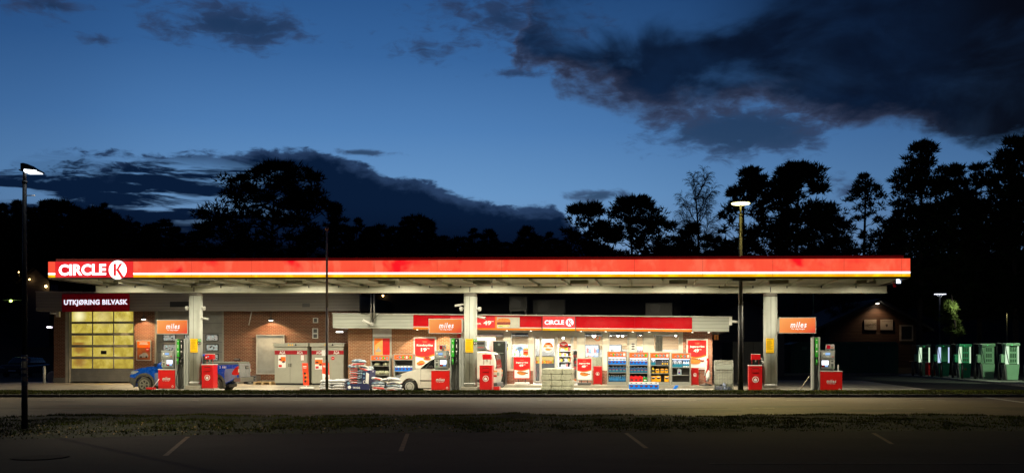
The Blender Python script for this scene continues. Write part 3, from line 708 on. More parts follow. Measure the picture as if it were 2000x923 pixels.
mb = MB(DGREY); slab(mb, uL+.15, uR-.15, VF+.33, -VF-.31, lambda u: zb(u)+.12, lambda u: zt(u)-.1); mb.build('roof_deck', CAN)
SOF = lambda u: zb(u)-.02
mb = MB(SOFF); slab(mb, uL+.13, uR-.13, VF+.22, -VF-.02, SOF, lambda u: SOF(u)+.08)
mb.build('soffit', CAN)
mb = MB(SOFF, DGREY); u = uL+.8; q = 0
while u < uR-.5:
    slab(mb, u, u+.045, VF+.3, -VF-.1, lambda w: SOF(w)-.1, SOF)
    if q % 4 == 9: slab(mb, u-.01, u+.055, -.28, -.24, lambda w: SOF(w)-.26, lambda w: SOF(w)-.1, 1)
    if q % 5 == 1 and u > 3: slab(mb, u+.1, u+1.0, VF+.8, VF+1.2, lambda w: SOF(w)-.085, SOF, 1)
    u += 1.36; q += 1
o = mb.build('joist', CAN)
bl, br_ = S(186, -.22), S(1733, -.22)
zbeam = lambda u: lerp(Zp(186, 570.5, -.22), Zp(1733, 571.5, -.22), (u-bl)/(br_-bl))
mb = MB(CREAM, DGREY)
slab(mb, bl, br_, -.16, .16, lambda u: zbeam(u)+.03, lambda u: SOF(u)-.11)
slab(mb, bl, br_, -.24, .24, zbeam, lambda u: zbeam(u)+.028); slab(mb, bl+.02, br_-.02, -.2, .2, lambda u: SOF(u)-.14, lambda u: SOF(u)-.112)
for uc in (S(382), S(919), S(1504)):
    slab(mb, uc-.02, uc+.02, -.175, -.163, lambda u: zbeam(u)+.03, lambda u: SOF(u)-.15, 1)
mb.build('beam', CAN)
u = bl+.6; mb = MB(DGREY)
while u < br_-.5: slab(mb, u, u+.05, -.275, -.245, lambda w: SOF(w)-.2, lambda w: SOF(w)-.1); u += 1.42
mb.build('beam_clip', CAN)
def rrect(x0, x1, y0, y1, r, n=6):
    out = []
    for cx, cy_, a in ((x1-r, y0+r, -90), (x1-r, y1-r, 0), (x0+r, y1-r, 90), (x0+r, y0+r, 180)):
        for i in range(n): w = R(a+90*i/(n-1)); out.append((cx+r*math.cos(w), cy_+r*math.sin(w)))
    return out
COLM = mat('pale_pillar_cladding', (.39, .41, .37), .45, var=.08, scale=.9, dirt=.12)
COLU = []
for px in (382.5, 919, 1504.5):
    uc = S(px); COLU.append(uc); zt_ = zbeam(uc)
    mb = MB(COLM, BLACK)
    mb.zprism(rrect(uc-.285, uc+.285, -.25, .25, .17, 9), .18, zt_-.16, 0, True)
    mb.box(uc-.006, uc+.006, -.2515, -.248, .2, zt_-.17, 1)
    o = mb.build('pillar', CAN)
    mb = MB(STEEL); mb.zprism(rrect(uc-.29, uc+.29, -.255, .255, .13), .2, .36, 0, True); mb.build('pillar_shoe', o)
    mb = MB(mat('pillar_head_grey', (.16, .15, .13), .6)); mb.zprism(rrect(uc-.28, uc+.28, -.24, .24, .13), zt_-.17, zt_-.003, 0, True); mb.build('pillar_head', o)  # pillar head in a darker grey than the cladding
# ceiling lights
E_CAN = emis('canopy_light_glow', (1, .93, .70, 1), 6.0)
lampu = [S(p, -2.0) for p in (222, 400, 578, 758, 942, 1132, 1325, 1520, 1690)]
for i, uu in enumerate(lampu):
    for vv in (-2.0, 1.9):
        z0 = SOF(uu)-.03
        mb = MB(SOFF); zr_ = z0-.12
        mb.box(uu-.38, uu+.38, vv-.24, vv-.22, zr_, z0+.02); mb.box(uu-.38, uu-.36, vv-.22, vv+.2, z0-.05, z0+.02); mb.box(uu+.36, uu+.38, vv-.22, vv+.2, z0-.05, z0+.02)
        mb.box(uu-.36, uu+.36, vv-.22, vv+.2, z0, z0+.02)
        fx = mb.build('ceiling_light', CAN)
        mb = MB(E_CAN); mb.box(uu-.30, uu+.30, vv-.15, vv+.15, z0-.012, z0-.002); mb.build('diffuser', fx)
        en = 270 if i not in (0,) else 300
        if i >= 7: en = 130
        lamp('canopy_lamp_light', 'AREA', en, (uu, vv, z0-.02), fx, size=.6, size_y=.3, col=(1, .90, .66))
# lettering on the fascia
def circle_word(parent, u0, u1, v, zc, h, m, name='lettering'):
    return text(name, 'CIRCLE', parent, (u0+u1)/2, v, zc, h=h, w=u1-u0, m=m, bold=.036, space=1.0, depth=.01)
def k_emblem(parent, uc, v, zc, r, mw, mr, name='emblem'):
    mb = MB(mw); mb.prism(circ(uc, zc, r, 40), v, v+.03); e = mb.build(name, parent)
    K = MB(mr); vv = v-.004
    def pl(pts): K.prism([(uc+a*r, zc+b*r) for a, b in pts], vv, vv+.006)
    pl([(-.46, -.62), (-.16, -.62), (-.16, .66), (-.46, .66)]); pl([(-.16, -.02), (.24, .66), (.58, .66), (.12, .04), (-.14, -.10)]); pl([(-.14, .1), (.1, .12), (.72, -.76), (.46, -.93), (-.12, -.06)])
    K.build('letter', e); return e
um = lambda px: S(px, VF)
zc = Zp(160, 526.5, VF)
circle_word(SIGNP, um(115), um(207.5), VF-.012, zc, 22.0*Dp(160, VF)/F, E_WHITE)
k_emblem(SIGNP, um(230.5), VF-.04, Zp(230.5, 526.7, VF), 18.3*Dp(230, VF)/F, E_WHITE, E_RED2)

# ================================================================== CAR WASH / GARAGE WING
BRICK = brickmat('red_brick', (.125, .032, .014, 1), (.19, .056, .024, 1), (.34, .26, .17, 1))
BRICKO = brickmat('orange_brick', (.29, .092, .030, 1), (.37, .135, .048, 1), (.50, .38, .24, 1))
BOARDG = boardmat('grey_boards', (.20, .185, .165), .17); BOARDW = boardmat('white_boards', (.33, .35, .31), .17)
V8 = 8.0; V7 = 7.0
G = sthing('car_wash_building', 'low red brick wing with grey boarded eaves and a glowing yellow wash bay door', 'building', S(370, V8), V8, 0)
gu = lambda px: S(px, V8)
def gz(px, py, v=V8): return Zp(px, py, v)
HB = 3.98; HT = gz(200, 606, V8)+.05
EB = lambda u: lerp(Zp(70, 607, V7), Zp(690, 606.5, V7), (u-S(70, V7))/(S(690, V7)-S(70, V7)))
ET = lambda u: lerp(Zp(70, 570, V7), Zp(690, 575, V7), (u-S(70, V7))/(S(690, V7)-S(70, V7)))
WT = 3.75
ZT = lambda u: EB(u)+.02
for a, b in ((105, 127.5), (262, 302), (437, 700)): mb = MB(BRICK); slab(mb, gu(a), gu(b), V8, V8+.3, -.02, ZT); mb.build('wall', G)
mb = MB(BRICK); mb.box(gu(105), gu(105)+.3, V8+.3, V8+11, -.02, 4.3); mb.build('wall', G); mb = MB(BRICK); mb.box(gu(105)+.3, gu(700), V8+10.7, V8+11, -.02, 4.3); mb.build('wall', G)
mb = MB(mat('wall_plinth', (.16, .15, .13), .8, dirt=.3)); mb.box(gu(105)-.03, gu(127.5), V8-.03, V8+.1, -.02, .3); mb.build('plinth', G); mb = MB(mat('wall_plinth', (.16, .15, .13))); slab(mb, gu(437), gu(680), V8-.02, V8+.05, -.02, .22); mb.build('plinth', G)
mb = MB(BOARDG, mat('eave_edge', (.3, .3, .28), .5), DGREY)
slab(mb, S(70, V7), S(702, V7), V7, V7+.25, EB, ET, 0); slab(mb, S(69.5, V7), S(702, V7), V7-.03, V7+.3, ET, lambda u: ET(u)+.05, 1)
slab(mb, S(70, V7), S(70, V7)+.2, V7+.25, V8+11.5, EB, ET, 0)
slab(mb, S(70, V7)+.2, S(702, V7), V7+.25, V8+11.5, lambda u: EB(u)+.03, lambda u: ET(u)-.05, 2)
mb.build('roof', G)
# wash bay door
FRAME = mat('door_frame_grey', (.24, .24, .21), .5); PANELG = mat('grey_door_panel', (.20, .205, .19), .5, var=.1, dirt=.2)
mb = MB(FRAME, mat('pale_post', (.32, .30, .25), .6))
mb.box(gu(127.5), gu(131), V8-.02, V8+.3, 0, WT+.28, 1); mb.box(gu(131), gu(135), V8+.02, V8+.3, 0, WT+.28); mb.box(gu(260), gu(262), V8+.02, V8+.3, 0, WT+.28)
mb.build('door_frame', G)
E_WASH = bpy.data.materials.new('lit_wash_bay_pane'); E_WASH.use_nodes = True; q = NT(E_WASH.node_tree); q.n.clear()
x, y, z = q.sep(q.n.new('ShaderNodeTexCoord').outputs['Object'])
n1 = q.noise(q.comb(x, 0, z), 1.1, 5, .6, .8); n2 = q.smooth(q.noise(q.comb(x, 3, z), 2.4, 4, .6), .45, .7)
c_ = q.ramp(q.m('ADD', q.m('MULTIPLY', n1, .9), q.m('MULTIPLY', n2, .15)), [(.25, lin(135, 108, 38)), (.5, lin(196, 176, 72)), (.75, lin(228, 212, 120))])
br0 = S(152, V8)-ORG[G.name][0]
brush = q.m('MULTIPLY', q.smooth(q.m('ADD', q.m('ABSOLUTE', q.m('SUBTRACT', x, br0)), q.m('MULTIPLY', n1, .35)), .78, .30), q.smooth(z, 2.85, 2.5))
rings = q.smooth(q.m('ADD', q.m('FRACT', q.m('MULTIPLY', z, 1.3)), q.m('MULTIPLY', n2, .2)), .05, .5)
hx0 = S(152, V8)-ORG[G.name][0]; hz0 = gz(152, 616)
hot = lambda ax, az, r_, k_: q.m('MULTIPLY', q.smooth(q.m('SQRT', q.m('ADD', q.m('POWER', q.m('ABSOLUTE', q.m('SUBTRACT', x, ax)), 2.0), q.m('POWER', q.m('ABSOLUTE', q.m('SUBTRACT', z, az)), 2.0))), r_, 0.0), k_)  # lamp hot spots painted into the glow of the panes
c_ = q.mix(q.m('MULTIPLY', q.smooth(z, 3.0, 2.3), .28), c_, lin(168, 140, 58))
c_ = q.mix(q.m('MULTIPLY', q.m('MULTIPLY', brush, rings), .8), c_, lin(134, 84, 34))  # brown brush shadow painted into the pane colour
c_ = q.mix(hot(hx0, hz0, .55, .9), c_, lin(255, 248, 190)); c_ = q.mix(hot(hx0+1.4, hz0-.1, .8, .4), c_, lin(250, 236, 160)); c_ = q.mix(hot(hx0+2.6, hz0-.55, .7, .35), c_, lin(250, 236, 160))
streak = q.smooth(q.noise(q.comb(q.m('MULTIPLY', x, 2.2), 1, q.m('MULTIPLY', z, 1.0)), 2.6, 6, .7, 2.0), .60, .66); c_ = q.mix(q.m('MULTIPLY', q.m('MULTIPLY', streak, q.smooth(z, 2.3, 2.8)), .35), c_, lin(255, 250, 215))
e = q.n.new('ShaderNodeEmission'); q.set(e.inputs[0], c_); e.inputs[1].default_value = 1.05; o = q.n.new('ShaderNodeOutputMaterial'); q.l.new(e.outputs[0], o.inputs[0])
mb = MB(FRAME, PANELG); za, zz = gz(200, 744.5), WT+.28
dv = V8+.16; cols_ = [(137, 176.8), (178.9, 218), (220, 259)]; rows_ = [(608, 627), (631.5, 649.6), (654.4, 672.8), (677.6, 695.7), (700.5, 718.6)]
mb.box(gu(135), gu(260), dv+.02, dv+.06, gz(200, 718.9), zz)
mb.box(gu(135), gu(260), dv, dv+.07, gz(200, 744.5), gz(200, 719.5), 1)
for k in (1, 2, 3): mb.box(gu(135)+.05, gu(260)-.05, dv-.006, dv, gz(200, 744.5)+k*.17, gz(200, 744.5)+k*.17+.012, 0)
zr = [gz(200, a) for r in rows_ for a in r]
for i in range(4): mb.box(gu(135), gu(260), dv-.012, dv+.02, zr[2*i+1]-.0, zr[2*i+2], 0)
for a in (135, 177, 218.3, 259.2): mb.box(gu(a), gu(a)+.055, dv-.022, dv+.02, gz(200, 719), zz, 0)
mb.box(gu(143.5), gu(149.5), dv-.012, dv, gz(200, 731), gz(200, 727), 0)
D1_ = mb.build('bay_door', G)
for (a, b) in cols_:
    for (c_, d_) in rows_:
        mb = MB(E_WASH); mb.box(gu(a), gu(b), dv+.005, dv+.015, gz(200, d_), gz(200, c_)); mb.build('pane', D1_)
mb = MB(BLACK); mb.box(gu(194), gu(205), dv-.01, dv+.004, gz(200, 691), gz(200, 684)); mb.build('notice', D1_)
mb = MB(FRAME)
mb.box(gu(302), gu(305.5), V8+.0, V8+.3, 0, WT+.28); mb.box(gu(434), gu(437), V8+.0, V8+.3, 0, WT+.28); mb.build('door_frame', G)
mb = MB(PANELG, BLACK); mb.box(gu(305.5), gu(434), dv, dv+.07, .05, WT+.3)
zj = [gz(370, p) for p in (725, 706.5, 687, 668, 650, 631)]
for z_j in zj: mb.box(gu(305.5)+.02, gu(434)-.02, dv-.005, dv+.0, z_j, z_j+.014, 1)
wins = []
for a, b in ((315.5, 341), (357.5, 383), (399.5, 424.5)):
    for c_, d_ in ((652.3, 665.6), (671.3, 684.8), (690.4, 704)): mb.box(gu(a), gu(b), dv-.02, dv+.02, gz(370, d_), gz(370, c_), 1); wins.append((a, b, c_, d_))
D2_ = mb.build('bay_door', G)
E_WIN = emis('lit_window_pale', (.62, .56, .46, 1), .75, var=1.3, scale=7, col2=(.08, .07, .06, 1))
for a, b, c_, d_ in wins: mb = MB(E_WIN); mb.box(gu(a+1.6), gu(b-1.6), dv-.026, dv-.021, gz(370, d_-1.5), gz(370, c_+1.5)); mb.build('window', D2_)
# sign, grilles, covered window, pipe
SR = mat('dark_red_sign', lin(190, 10, 34), .3, var=.08); E_LET = emis('lit_letter_soft', (.85, .84, 1, 1), 1.1)
ss = sthing('car_wash_sign', 'dark red sign board with lit white capitals over the glowing wash bay door', 'sign', S(188, V7), V7-.1, gz(188, 608, V7))
mb = MB(SR, DGREY); mb.box(S(123, V7), S(254, V7), V7-.10, V7-.035, Zp(188, 608, V7), Zp(188, 573.2, V7)); mb.build('board', ss, bev=.01)
text('lettering', 'UTKJØRING BILVASK', ss, S(189, V7), V7-.112, Zp(188, 591, V7), w=S(251, V7)-S(126.5, V7), h=13.2*Dp(188, V7)/F, m=E_LET, bold=.045, space=1.08)
mb = MB(BLACK); mb.box(S(332, V7), S(372, V7), V7-.012, V7+.01, Zp(350, 599, V7), Zp(350, 588.5, V7)); mb.build('vent', G)
mb = MB(DGREY); mb.box(S(590.5, V7), S(605, V7), V7-.012, V7+.01, Zp(600, 599, V7), Zp(600, 592, V7)); mb.build('vent', G)
for a, b, c_, d_ in ((611.5, 621.5, 620, 630), (610.5, 621.5, 640.5, 660.5)):
    mb = MB(ALU, DGREY); mb.box(gu(a), gu(b), V8-.03, V8, gz(616, d_), gz(616, c_), 0)
    for k in range(2 if d_-c_ > 12 else 1):
        zc_ = gz(616, c_+ (5 if k == 0 else 15)); mb.box(gu(a+2), gu(b-2), V8-.034, V8-.029, zc_-.1, zc_+.1, 1)
    mb.build('vent', G)
FR = mat('frosted_grey_panel', (.26, .28, .275), .35, var=.22, scale=1.0)
mb = MB(mat('light_frame', (.42, .43, .42), .5), FR); a, b, c_, d_ = gu(501), gu(556), gz(528, 730), gz(528, 653)
mb.box(a, b, V8-.02, V8, c_, d_, 1); mb.box(a, a+.05, V8-.05, V8-.0, c_, d_); mb.box(b-.05, b, V8-.05, V8, c_, d_); mb.box(a, b, V8-.052, V8, d_-.05, d_); mb.box(a, b, V8-.052, V8, c_, c_+.05)
o = mb.build('window', G); o['label'] = 'boarded window with a grey frosted sheet'
mb = MB(ALU); mb.cyl((S(481.5, V7), V7+.3, Zp(481, 634, V7)), (S(487, V7), V7+.3, Zp(486, 608, V7)), .03, n=8); mb.build('brace', G)
for i in range(4):
    pass
mb = MB(DGREY); 
for p in (101.5, 106, 109.5, 112.5): mb.cyl((S(p, 9.5), 9.5, EB(-25)+.9), (S(p, 9.5), 9.5, Zp(p, 556 if p > 104 else 555, 9.5)), .03, n=6)
mb.build('roof_pipe', G)
# wall lamps
def wall_lamp(label, px, py, v_wall, en, vv=.24):
    u, v = S(px, v_wall-vv), v_wall-vv; z = Zp(px, py, v)
    w = sthing('wall_lamp', label, 'wall lamp', u, v_wall, z, group='cone wall lamps on the brick wing')
    mb = MB(DGREY); mb.lathe([(.035, .12), (.05, .1), (.16, .0), (.17, -.03), (.15, -.03)], (u, v, z), 20); mb.build('lamp_shade', w)
    mb = MB(DGREY); mb.tube([(u, v, z+.1), (u, v, z+.36), (u, v+.1, z+.42), (u, v_wall, z+.42)], .016); mb.build('bracket', w)
    mb = MB(emis('lamp_lens', (1, .93, .78, 1), 9)); mb.cyl((u, v, z-.028), (u, v, z-.045), .12, n=16); mb.build('lens', w)
    lamp('wall_lamp_light', 'SPOT', en, (u, v, z-.06), w, size=.06, col=(1, .66, .34), spot=146, blend=.3)
    return w
wall_lamp('small dark cone lamp lit over the poster right of the wash bay door', 280.5, 622, V8, 700)
wall_lamp('small dark cone lamp lit above the boarded grey window', 529, 624, V8, 900)

# ================================================================== SHOP
V6, VE = 6.0, 4.95
SH = sthing('shop_building', 'lit station shop with red fascia band, white pilasters, glass doors and brick ends', 'building', S(1090, V6), V6, 0)
su = lambda px: S(px, V6)
sz = lambda px, py, v=V6: Zp(px, py, v)
E2T = lambda u: lerp(Zp(650, 612.5, VE), Zp(1428, 619.3, VE), (u-S(650, VE))/(S(1428, VE)-S(650, VE)))
E2B = lambda u: lerp(Zp(650, 639.8, VE), Zp(1428, 647, VE), (u-S(650, VE))/(S(1428, VE)-S(650, VE)))
mb = MB(BOARDW, mat('eave_cap', (.45, .46, .42), .4), DGREY, mat('soffit_white', (.6, .6, .55), .6))
slab(mb, S(650, VE), S(807, VE), VE, VE+.2, E2B, E2T, 0); slab(mb, S(1352, VE), S(1424, VE), VE, VE+.2, E2B, E2T, 0)
slab(mb, S(807, VE), S(1352, VE), VE+.06, VE+.2, E2B, E2T, 2)
slab(mb, S(649, VE), S(1428, VE), VE-.05, VE+.3, E2T, lambda u: E2T(u)+.045, 1)
slab(mb, S(650, VE), S(650, VE)+.15, VE+.2, 9.5, E2B, E2T, 0); slab(mb, S(1424, VE)-.15, S(1424, VE), VE+.2, 13, E2B, E2T, 0)
slab(mb, S(650, VE)+.15, S(1424, VE)-.15, VE+.2, 13, lambda u: E2B(u)+.0, lambda u: E2B(u)+.05, 3)
slab(mb, S(650, VE)+.15, S(1424, VE)-.15, VE+.2, 13, lambda u: E2T(u)-.08, lambda u: E2T(u)-.02, 2)
mb.build('roof', SH)
REDF = mat('red_fascia_sheet', lin(168, 8, 20), .2, var=.05, scale=.6, coat=.3); ORF = mat('orange_stripe', lin(200, 110, 8), .4)
FF = lambda k: (lambda u: lerp(E2T(u)-.03, E2B(u)-.03, k))
for a, b in ((807, 893), (893, 1016), (1016, 1058), (1125, 1240), (1240, 1352)):
    mb = MB(REDF, WHITE, ORF); slab(mb, S(a, VE), S(b, VE)-.008, VE, VE+.05, FF(.80), FF(0), 0); slab(mb, S(a, VE), S(b, VE)-.008, VE, VE+.052, FF(.84), FF(.80), 1); slab(mb, S(a, VE), S(b, VE)-.008, VE, VE+.05, FF(1), FF(.84), 2); mb.build('fascia', SH)
ER3 = emis('lit_shop_sign_red', (1.0, .10, .08, 1), 1.0, var=.3, scale=2, col2=(1, .03, .03, 1)); EW3 = emis('lit_shop_sign_white', (1, .96, .95, 1), 1.5)
a, b = S(1060, VE), S(1123.5, VE)
ssg = sthing('shop_sign', 'glowing red box sign with white lettering and round emblem above the shop doors', 'sign', (a+b)/2, VE-.08, E2B((a+b)/2))
mb = MB(ER3, EW3, E_YEL); slab(mb, a, b, VE-.08, VE-.003, FF(.80), FF(0), 0); slab(mb, a, b, VE-.08, VE-.003, FF(.84), FF(.80), 1); slab(mb, a, b, VE-.08, VE-.003, FF(1), FF(.84), 2); mb.build('sign_box', ssg)
circle_word(ssg, S(1064, VE), S(1102, VE), VE-.092, Zp(1083, 629, VE), 8.8*Dp(1083, VE)/F, EW3)
k_emblem(ssg, S(1113, VE), VE-.11, Zp(1113, 629.3, VE), 7.6*Dp(1113, VE)/F, EW3, ER3)
# walls
WPAN = mat('white_facade_panel', (.62, .60, .52), .45, var=.05, dirt=.06)
WB = lambda u: E2B(u)+.0
for a, b in ((680, 727), (765, 893)): mb = MB(BRICKO); slab(mb, su(a), su(b), V6, V6+.3, .1, WB); mb.build('wall', SH)
mb = MB(BRICKO); mb.box(su(680), su(680)+.3, V6+.3, V8+5, 0, 2.9); mb.build('wall', SH); mb = MB(BRICKO); slab(mb, su(727), su(765), V6+.02, V6+.3, .1, sz(745, 695)); mb.build('wall', SH)
BRICKP = brickmat('pale_red_brick', (.30, .10, .065, 1), (.36, .14, .09, 1), (.40, .33, .26, 1))
mb = MB(BRICKP); slab(mb, su(1334), su(1391), V6, V6+.3, .1, WB); mb.build('wall', SH); mb = MB(BRICKP); mb.box(su(1391)-.3, su(1391), V6+.3, 12, 0, 2.6); mb.build('wall', SH)
for a, b in ((983, 1041), (1131, 1192)): mb = MB(BRICKP); mb.box(su(a), su(b), V6-.03, V6+.15, .1, sz(1000, 722.5)); mb.build('wall', SH)
# white facade: solid strips between the openings (photo columns)
openings = [(925, 984, 649.5, 744), (997, 1033, 648, 722), (1041, 1130, 652, 746), (1141, 1178, 648.5, 722), (1188.5, 1229, 648.5, 722), (1242, 1257, 649, 722), (1274, 1329, 650, 689)]
ZH = lambda px, py: sz(px, py)
mb = MB(WPAN); edges = [900] + [e for o in openings for e in o[:2]] + [1334]
for a, b in zip(edges[0::2], edges[1::2]): slab(mb, su(a), su(b), V6, V6+.16, sz(1100, 722.5) if a > 980 else .12, WB)
for a, b, c_, d_ in openings:
    slab(mb, su(a), su(b), V6, V6+.16, sz(a, c_), WB)
    if d_ < 740: mb.box(su(a), su(b), V6, V6+.16, sz(a, 722.5), sz(a, d_))
mb.box(su(984), su(1041), V6-.06, V6-.002, sz(1000, 723.5), sz(1000, 720)); mb.box(su(1192), su(1334), V6+.0, V6+.14, .12, sz(1200, 722.5))
mb.build('facade', SH)
mb = MB(mat('red_pillar_cladding', lin(150, 16, 22), .4)); mb.box(su(893), su(900), V6-.02, V6+.2, .12, 2.85); mb.build('pillar', SH)
WF = mat('window_frame_grey', (.40, .40, .36), .4)
def frame(mb, a, b, c_, d_, w=.045, v=V6-.015, dd=.12):
    u0, u1, z1, z0 = su(a), su(b), sz(a, c_), sz(a, d_)
    mb.box(u0, u0+w, v, v+dd, z0, z1); mb.box(u1-w, u1, v, v+dd, z0, z1); mb.box(u0+w, u1-w, v+.002, v+dd, z1-w, z1); mb.box(u0+w, u1-w, v+.002, v+dd, z0, z0+w)
for i, (a, b, c_, d_) in enumerate(openings):
    if i == 2: continue
    mb = MB(WF if i not in (6,) else WPAN); frame(mb, a, b, c_, d_, .045 if i != 6 else .09)
    if i == 4: mb.box(su(1229)-.09, su(1229)-.045, V6+.01, V6+.1, sz(a, d_), sz(a, c_))
    o = mb.build('window', SH)
    mb = MB(GLASS); mb.box(su(a)+.04, su(b)-.04, V6+.05, V6+.056, sz(a, d_)+.04, sz(a, c_)-.04); mb.build('pane', o)
    if i in (1, 3, 4):
        mb = MB(mat('window_film', (.42, .41, .36), .5)); mb.box(su(a)+.05, su(b)-.05, V6+.07, V6+.08, sz(a, d_)+.05, sz(a, 696)); mb.build('privacy_film', o)
# sliding doors
DO = MB(ALU); a, b, c_, d_ = 1041, 1130, 652, 746
frame(DO, a, b, c_, d_, .07, V6-.02, .16); DO.box(su(1041), su(1130), V6-.05, V6+.12, sz(1085, 655.5), sz(1085, 646.5))
DO.box(su(1082.5), su(1092), V6-.09, V6-.05, sz(1085, 652.3), sz(1085, 649.7))
dd = DO.build('door_frame', SH)
def leaf(a, b, v):
    mb = MB(ALU); z0, z1 = .15, sz(1085, 655.5)
    mb.box(su(a), su(a)+.06, v, v+.05, z0, z1); mb.box(su(b)-.06, su(b), v, v+.05, z0, z1); mb.box(su(a)+.06, su(b)-.06, v, v+.05, z0, z0+.12); mb.box(su(a)+.06, su(b)-.06, v, v+.05, z1-.05, z1)
    o = mb.build('sliding_door', SH); mb = MB(GLASS); mb.box(su(a)+.05, su(b)-.05, v+.02, v+.026, z0+.1, z1-.04); mb.build('pane', o); return o
leaf(1043, 1055.5, V6+.08); L1 = leaf(1055.5, 1086, V6+.0); L2 = leaf(1086.6, 1117, V6+.0); leaf(1117, 1129, V6+.08)
# steps, interior shell
mb = MB(CONC); mb.box(S(676, 4.3), S(1396, 4.3), 4.25, V6-.031, .0, .125); mb.box(S(676, 4.3)-.0, S(1396, 4.3), V6-.03, V6+.02, .0, .10); struct(mb.build('sidewalk', org=(0, 0, 0)))
bpy.data.objects['sidewalk'].location = (*uvw(0, 0), 0); bpy.data.objects['sidewalk'].rotation_euler = (0, 0, -TH)
bpy.data.objects['sidewalk'].data.transform(Matrix.Identity(4))
mb = MB(mat('shop_floor_tiles', (.35, .34, .32), .3), mat('dark_ceiling', (.05, .05, .05), .8), mat('interior_wall', (.62, .60, .55), .6), boardmat('wood_slats', (.55, .38, .22), .16, 'z', .6, .3), mat('black_wall', (.025, .022, .02), .5))
U0, U1 = su(893)+.1, su(1391)-.3
mb.box(U0, U1, V6+.16, 11.9, .1, .13, 0); mb.box(U0, U1, V6+.17, 11.9, 2.62, 2.66, 1)
mb.box(U0, U1, 11.9, 12.0, .13, 1.9, 2); mb.box(U0, U1, 11.88, 11.99, 1.9, 2.62, 3)
mb.box(U0-.1, U0, V6+.3, 11.9, .13, 2.62, 2); 
mb.build('interior', SH)
for px, ww, hh, m_ in ((937, 32, 0, 3), ):
    mb = MB(boardmat('upright_wood', (.55, .42, .28), .22, 'x', .6, .3), mat('salmon_red', lin(225, 70, 60), .6), BLACK)
    mb.box(S(915, 8.2), S(968, 8.2), 8.2, 8.3, .13, 2.6, 0); mb.box(S(956, 8), S(979, 8), 7.9, 8.0, .13, 2.35, 1); mb.build('partition', SH)
mb = MB(mat('olive_partition', (.22, .22, .17), .6, var=.2), boardmat('olive_upright', (.26, .25, .19), .3, 'x', .6, .3)); mb.box(S(1257.5, V6+.3), S(1272, V6+.3), V6+.18, V6+.3, .13, 2.6, 0); mb.box(S(1280, 7.6), S(1294, 7.6), 7.6, 7.7, .13, 2.6, 1); mb.build('partition', SH)
mb = MB(mat('shop_dark_fixture', (.03, .028, .026), .5)); mb.box(S(1046, 9.2), S(1082, 9.2), 9.2, 9.3, .13, 2.45); mb.build('partition', SH)
E_SPOT = emis('shop_spotlight_glow', (1, .95, .88, 1), 30); E_TUBE = emis('shop_tube_glow', (.9, .82, 1, 1), 7)
def shop_lamp(lab, px, py, v, r=.07, tube=0):
    u, z = S(px, v), Zp(px, py, v); w = sthing('ceiling_spotlight', lab, 'ceiling light', u, v, z, group='ceiling lights inside the shop')
    if tube: mb = MB(E_TUBE); mb.box(u-tube/2, u+tube/2, v-.04, v+.04, z-.03, z+.03); mb.build('tube', w)
    else:
        mb = MB(BLACK); mb.cyl((u, v+.02, z), (u, v+.2, z+.08), r*1.1, n=12); mb.cyl((u, v+.12, z+.05), (u, v+.12, 2.62), .012, n=6); mb.build('housing', w)
        mb = MB(E_SPOT); mb.cyl((u, v+.0, z), (u, v+.018, z+.005), r, n=12); mb.build('lens', w)
for lab, a in (('largest bright ceiling spot, behind the first window right of the doors', (1160, 655, 8.0, .10)), ('middle ceiling spot of three behind the second window right of the doors', (1207, 655, 8.5, .07)), ('right ceiling spot of three behind the second window right of the doors', (1216, 655.5, 9.0, .06)), ('small left ceiling spot of three behind the second window right of the doors', (1193, 654, 9.5, .05)),
    ('ceiling spot behind the right leaf of the shop doors', (1100, 660, 9, .06)), ('ceiling spot behind the narrow window', (1251, 653, 8, .05)), ('ceiling spot behind the rightmost shop window', (1320, 655, 8.2, .05))): shop_lamp(lab, *a)
shop_lamp('violet white tube light under the ceiling behind the window left of the doors', 1016, 653.5, 8.5, tube=1.3)
for px in (950, 1020, 1080, 1150, 1210, 1300):
    lamp('shop_interior_light', 'AREA', 800 if px != 950 else 420, (S(px, 8.6), 8.6 if px != 950 else 7.2, 2.58), SH, size=1.4, size_y=1.4, col=(1, .95, .88))
# eave downlights
for px, en in ((815, 420), (866, 420), (990, 260), (1037, 260), (1135, 280), (1183, 280), (1236, 280), (1268, 180), (1352, 240), (1384, 300)):
    u, v = S(px, V6-.38), V6-.38; z = E2B(u)-.01
    mb = MB(BLACK, emis('downlight_lens', (1, .9, .7, 1), 12)); mb.cyl((u, v, z), (u, v, z-.03), .07, n=12); mb.cyl((u, v, z-.03), (u, v, z-.036), .05, n=12, m=1); o = mb.build('downlight', SH)
    lamp('eave_downlight_light', 'SPOT', en, (u, v, z-.06), o, size=.04, col=(1, .80, .52), rot=(R(-4), 0, 0), spot=112, blend=.25)
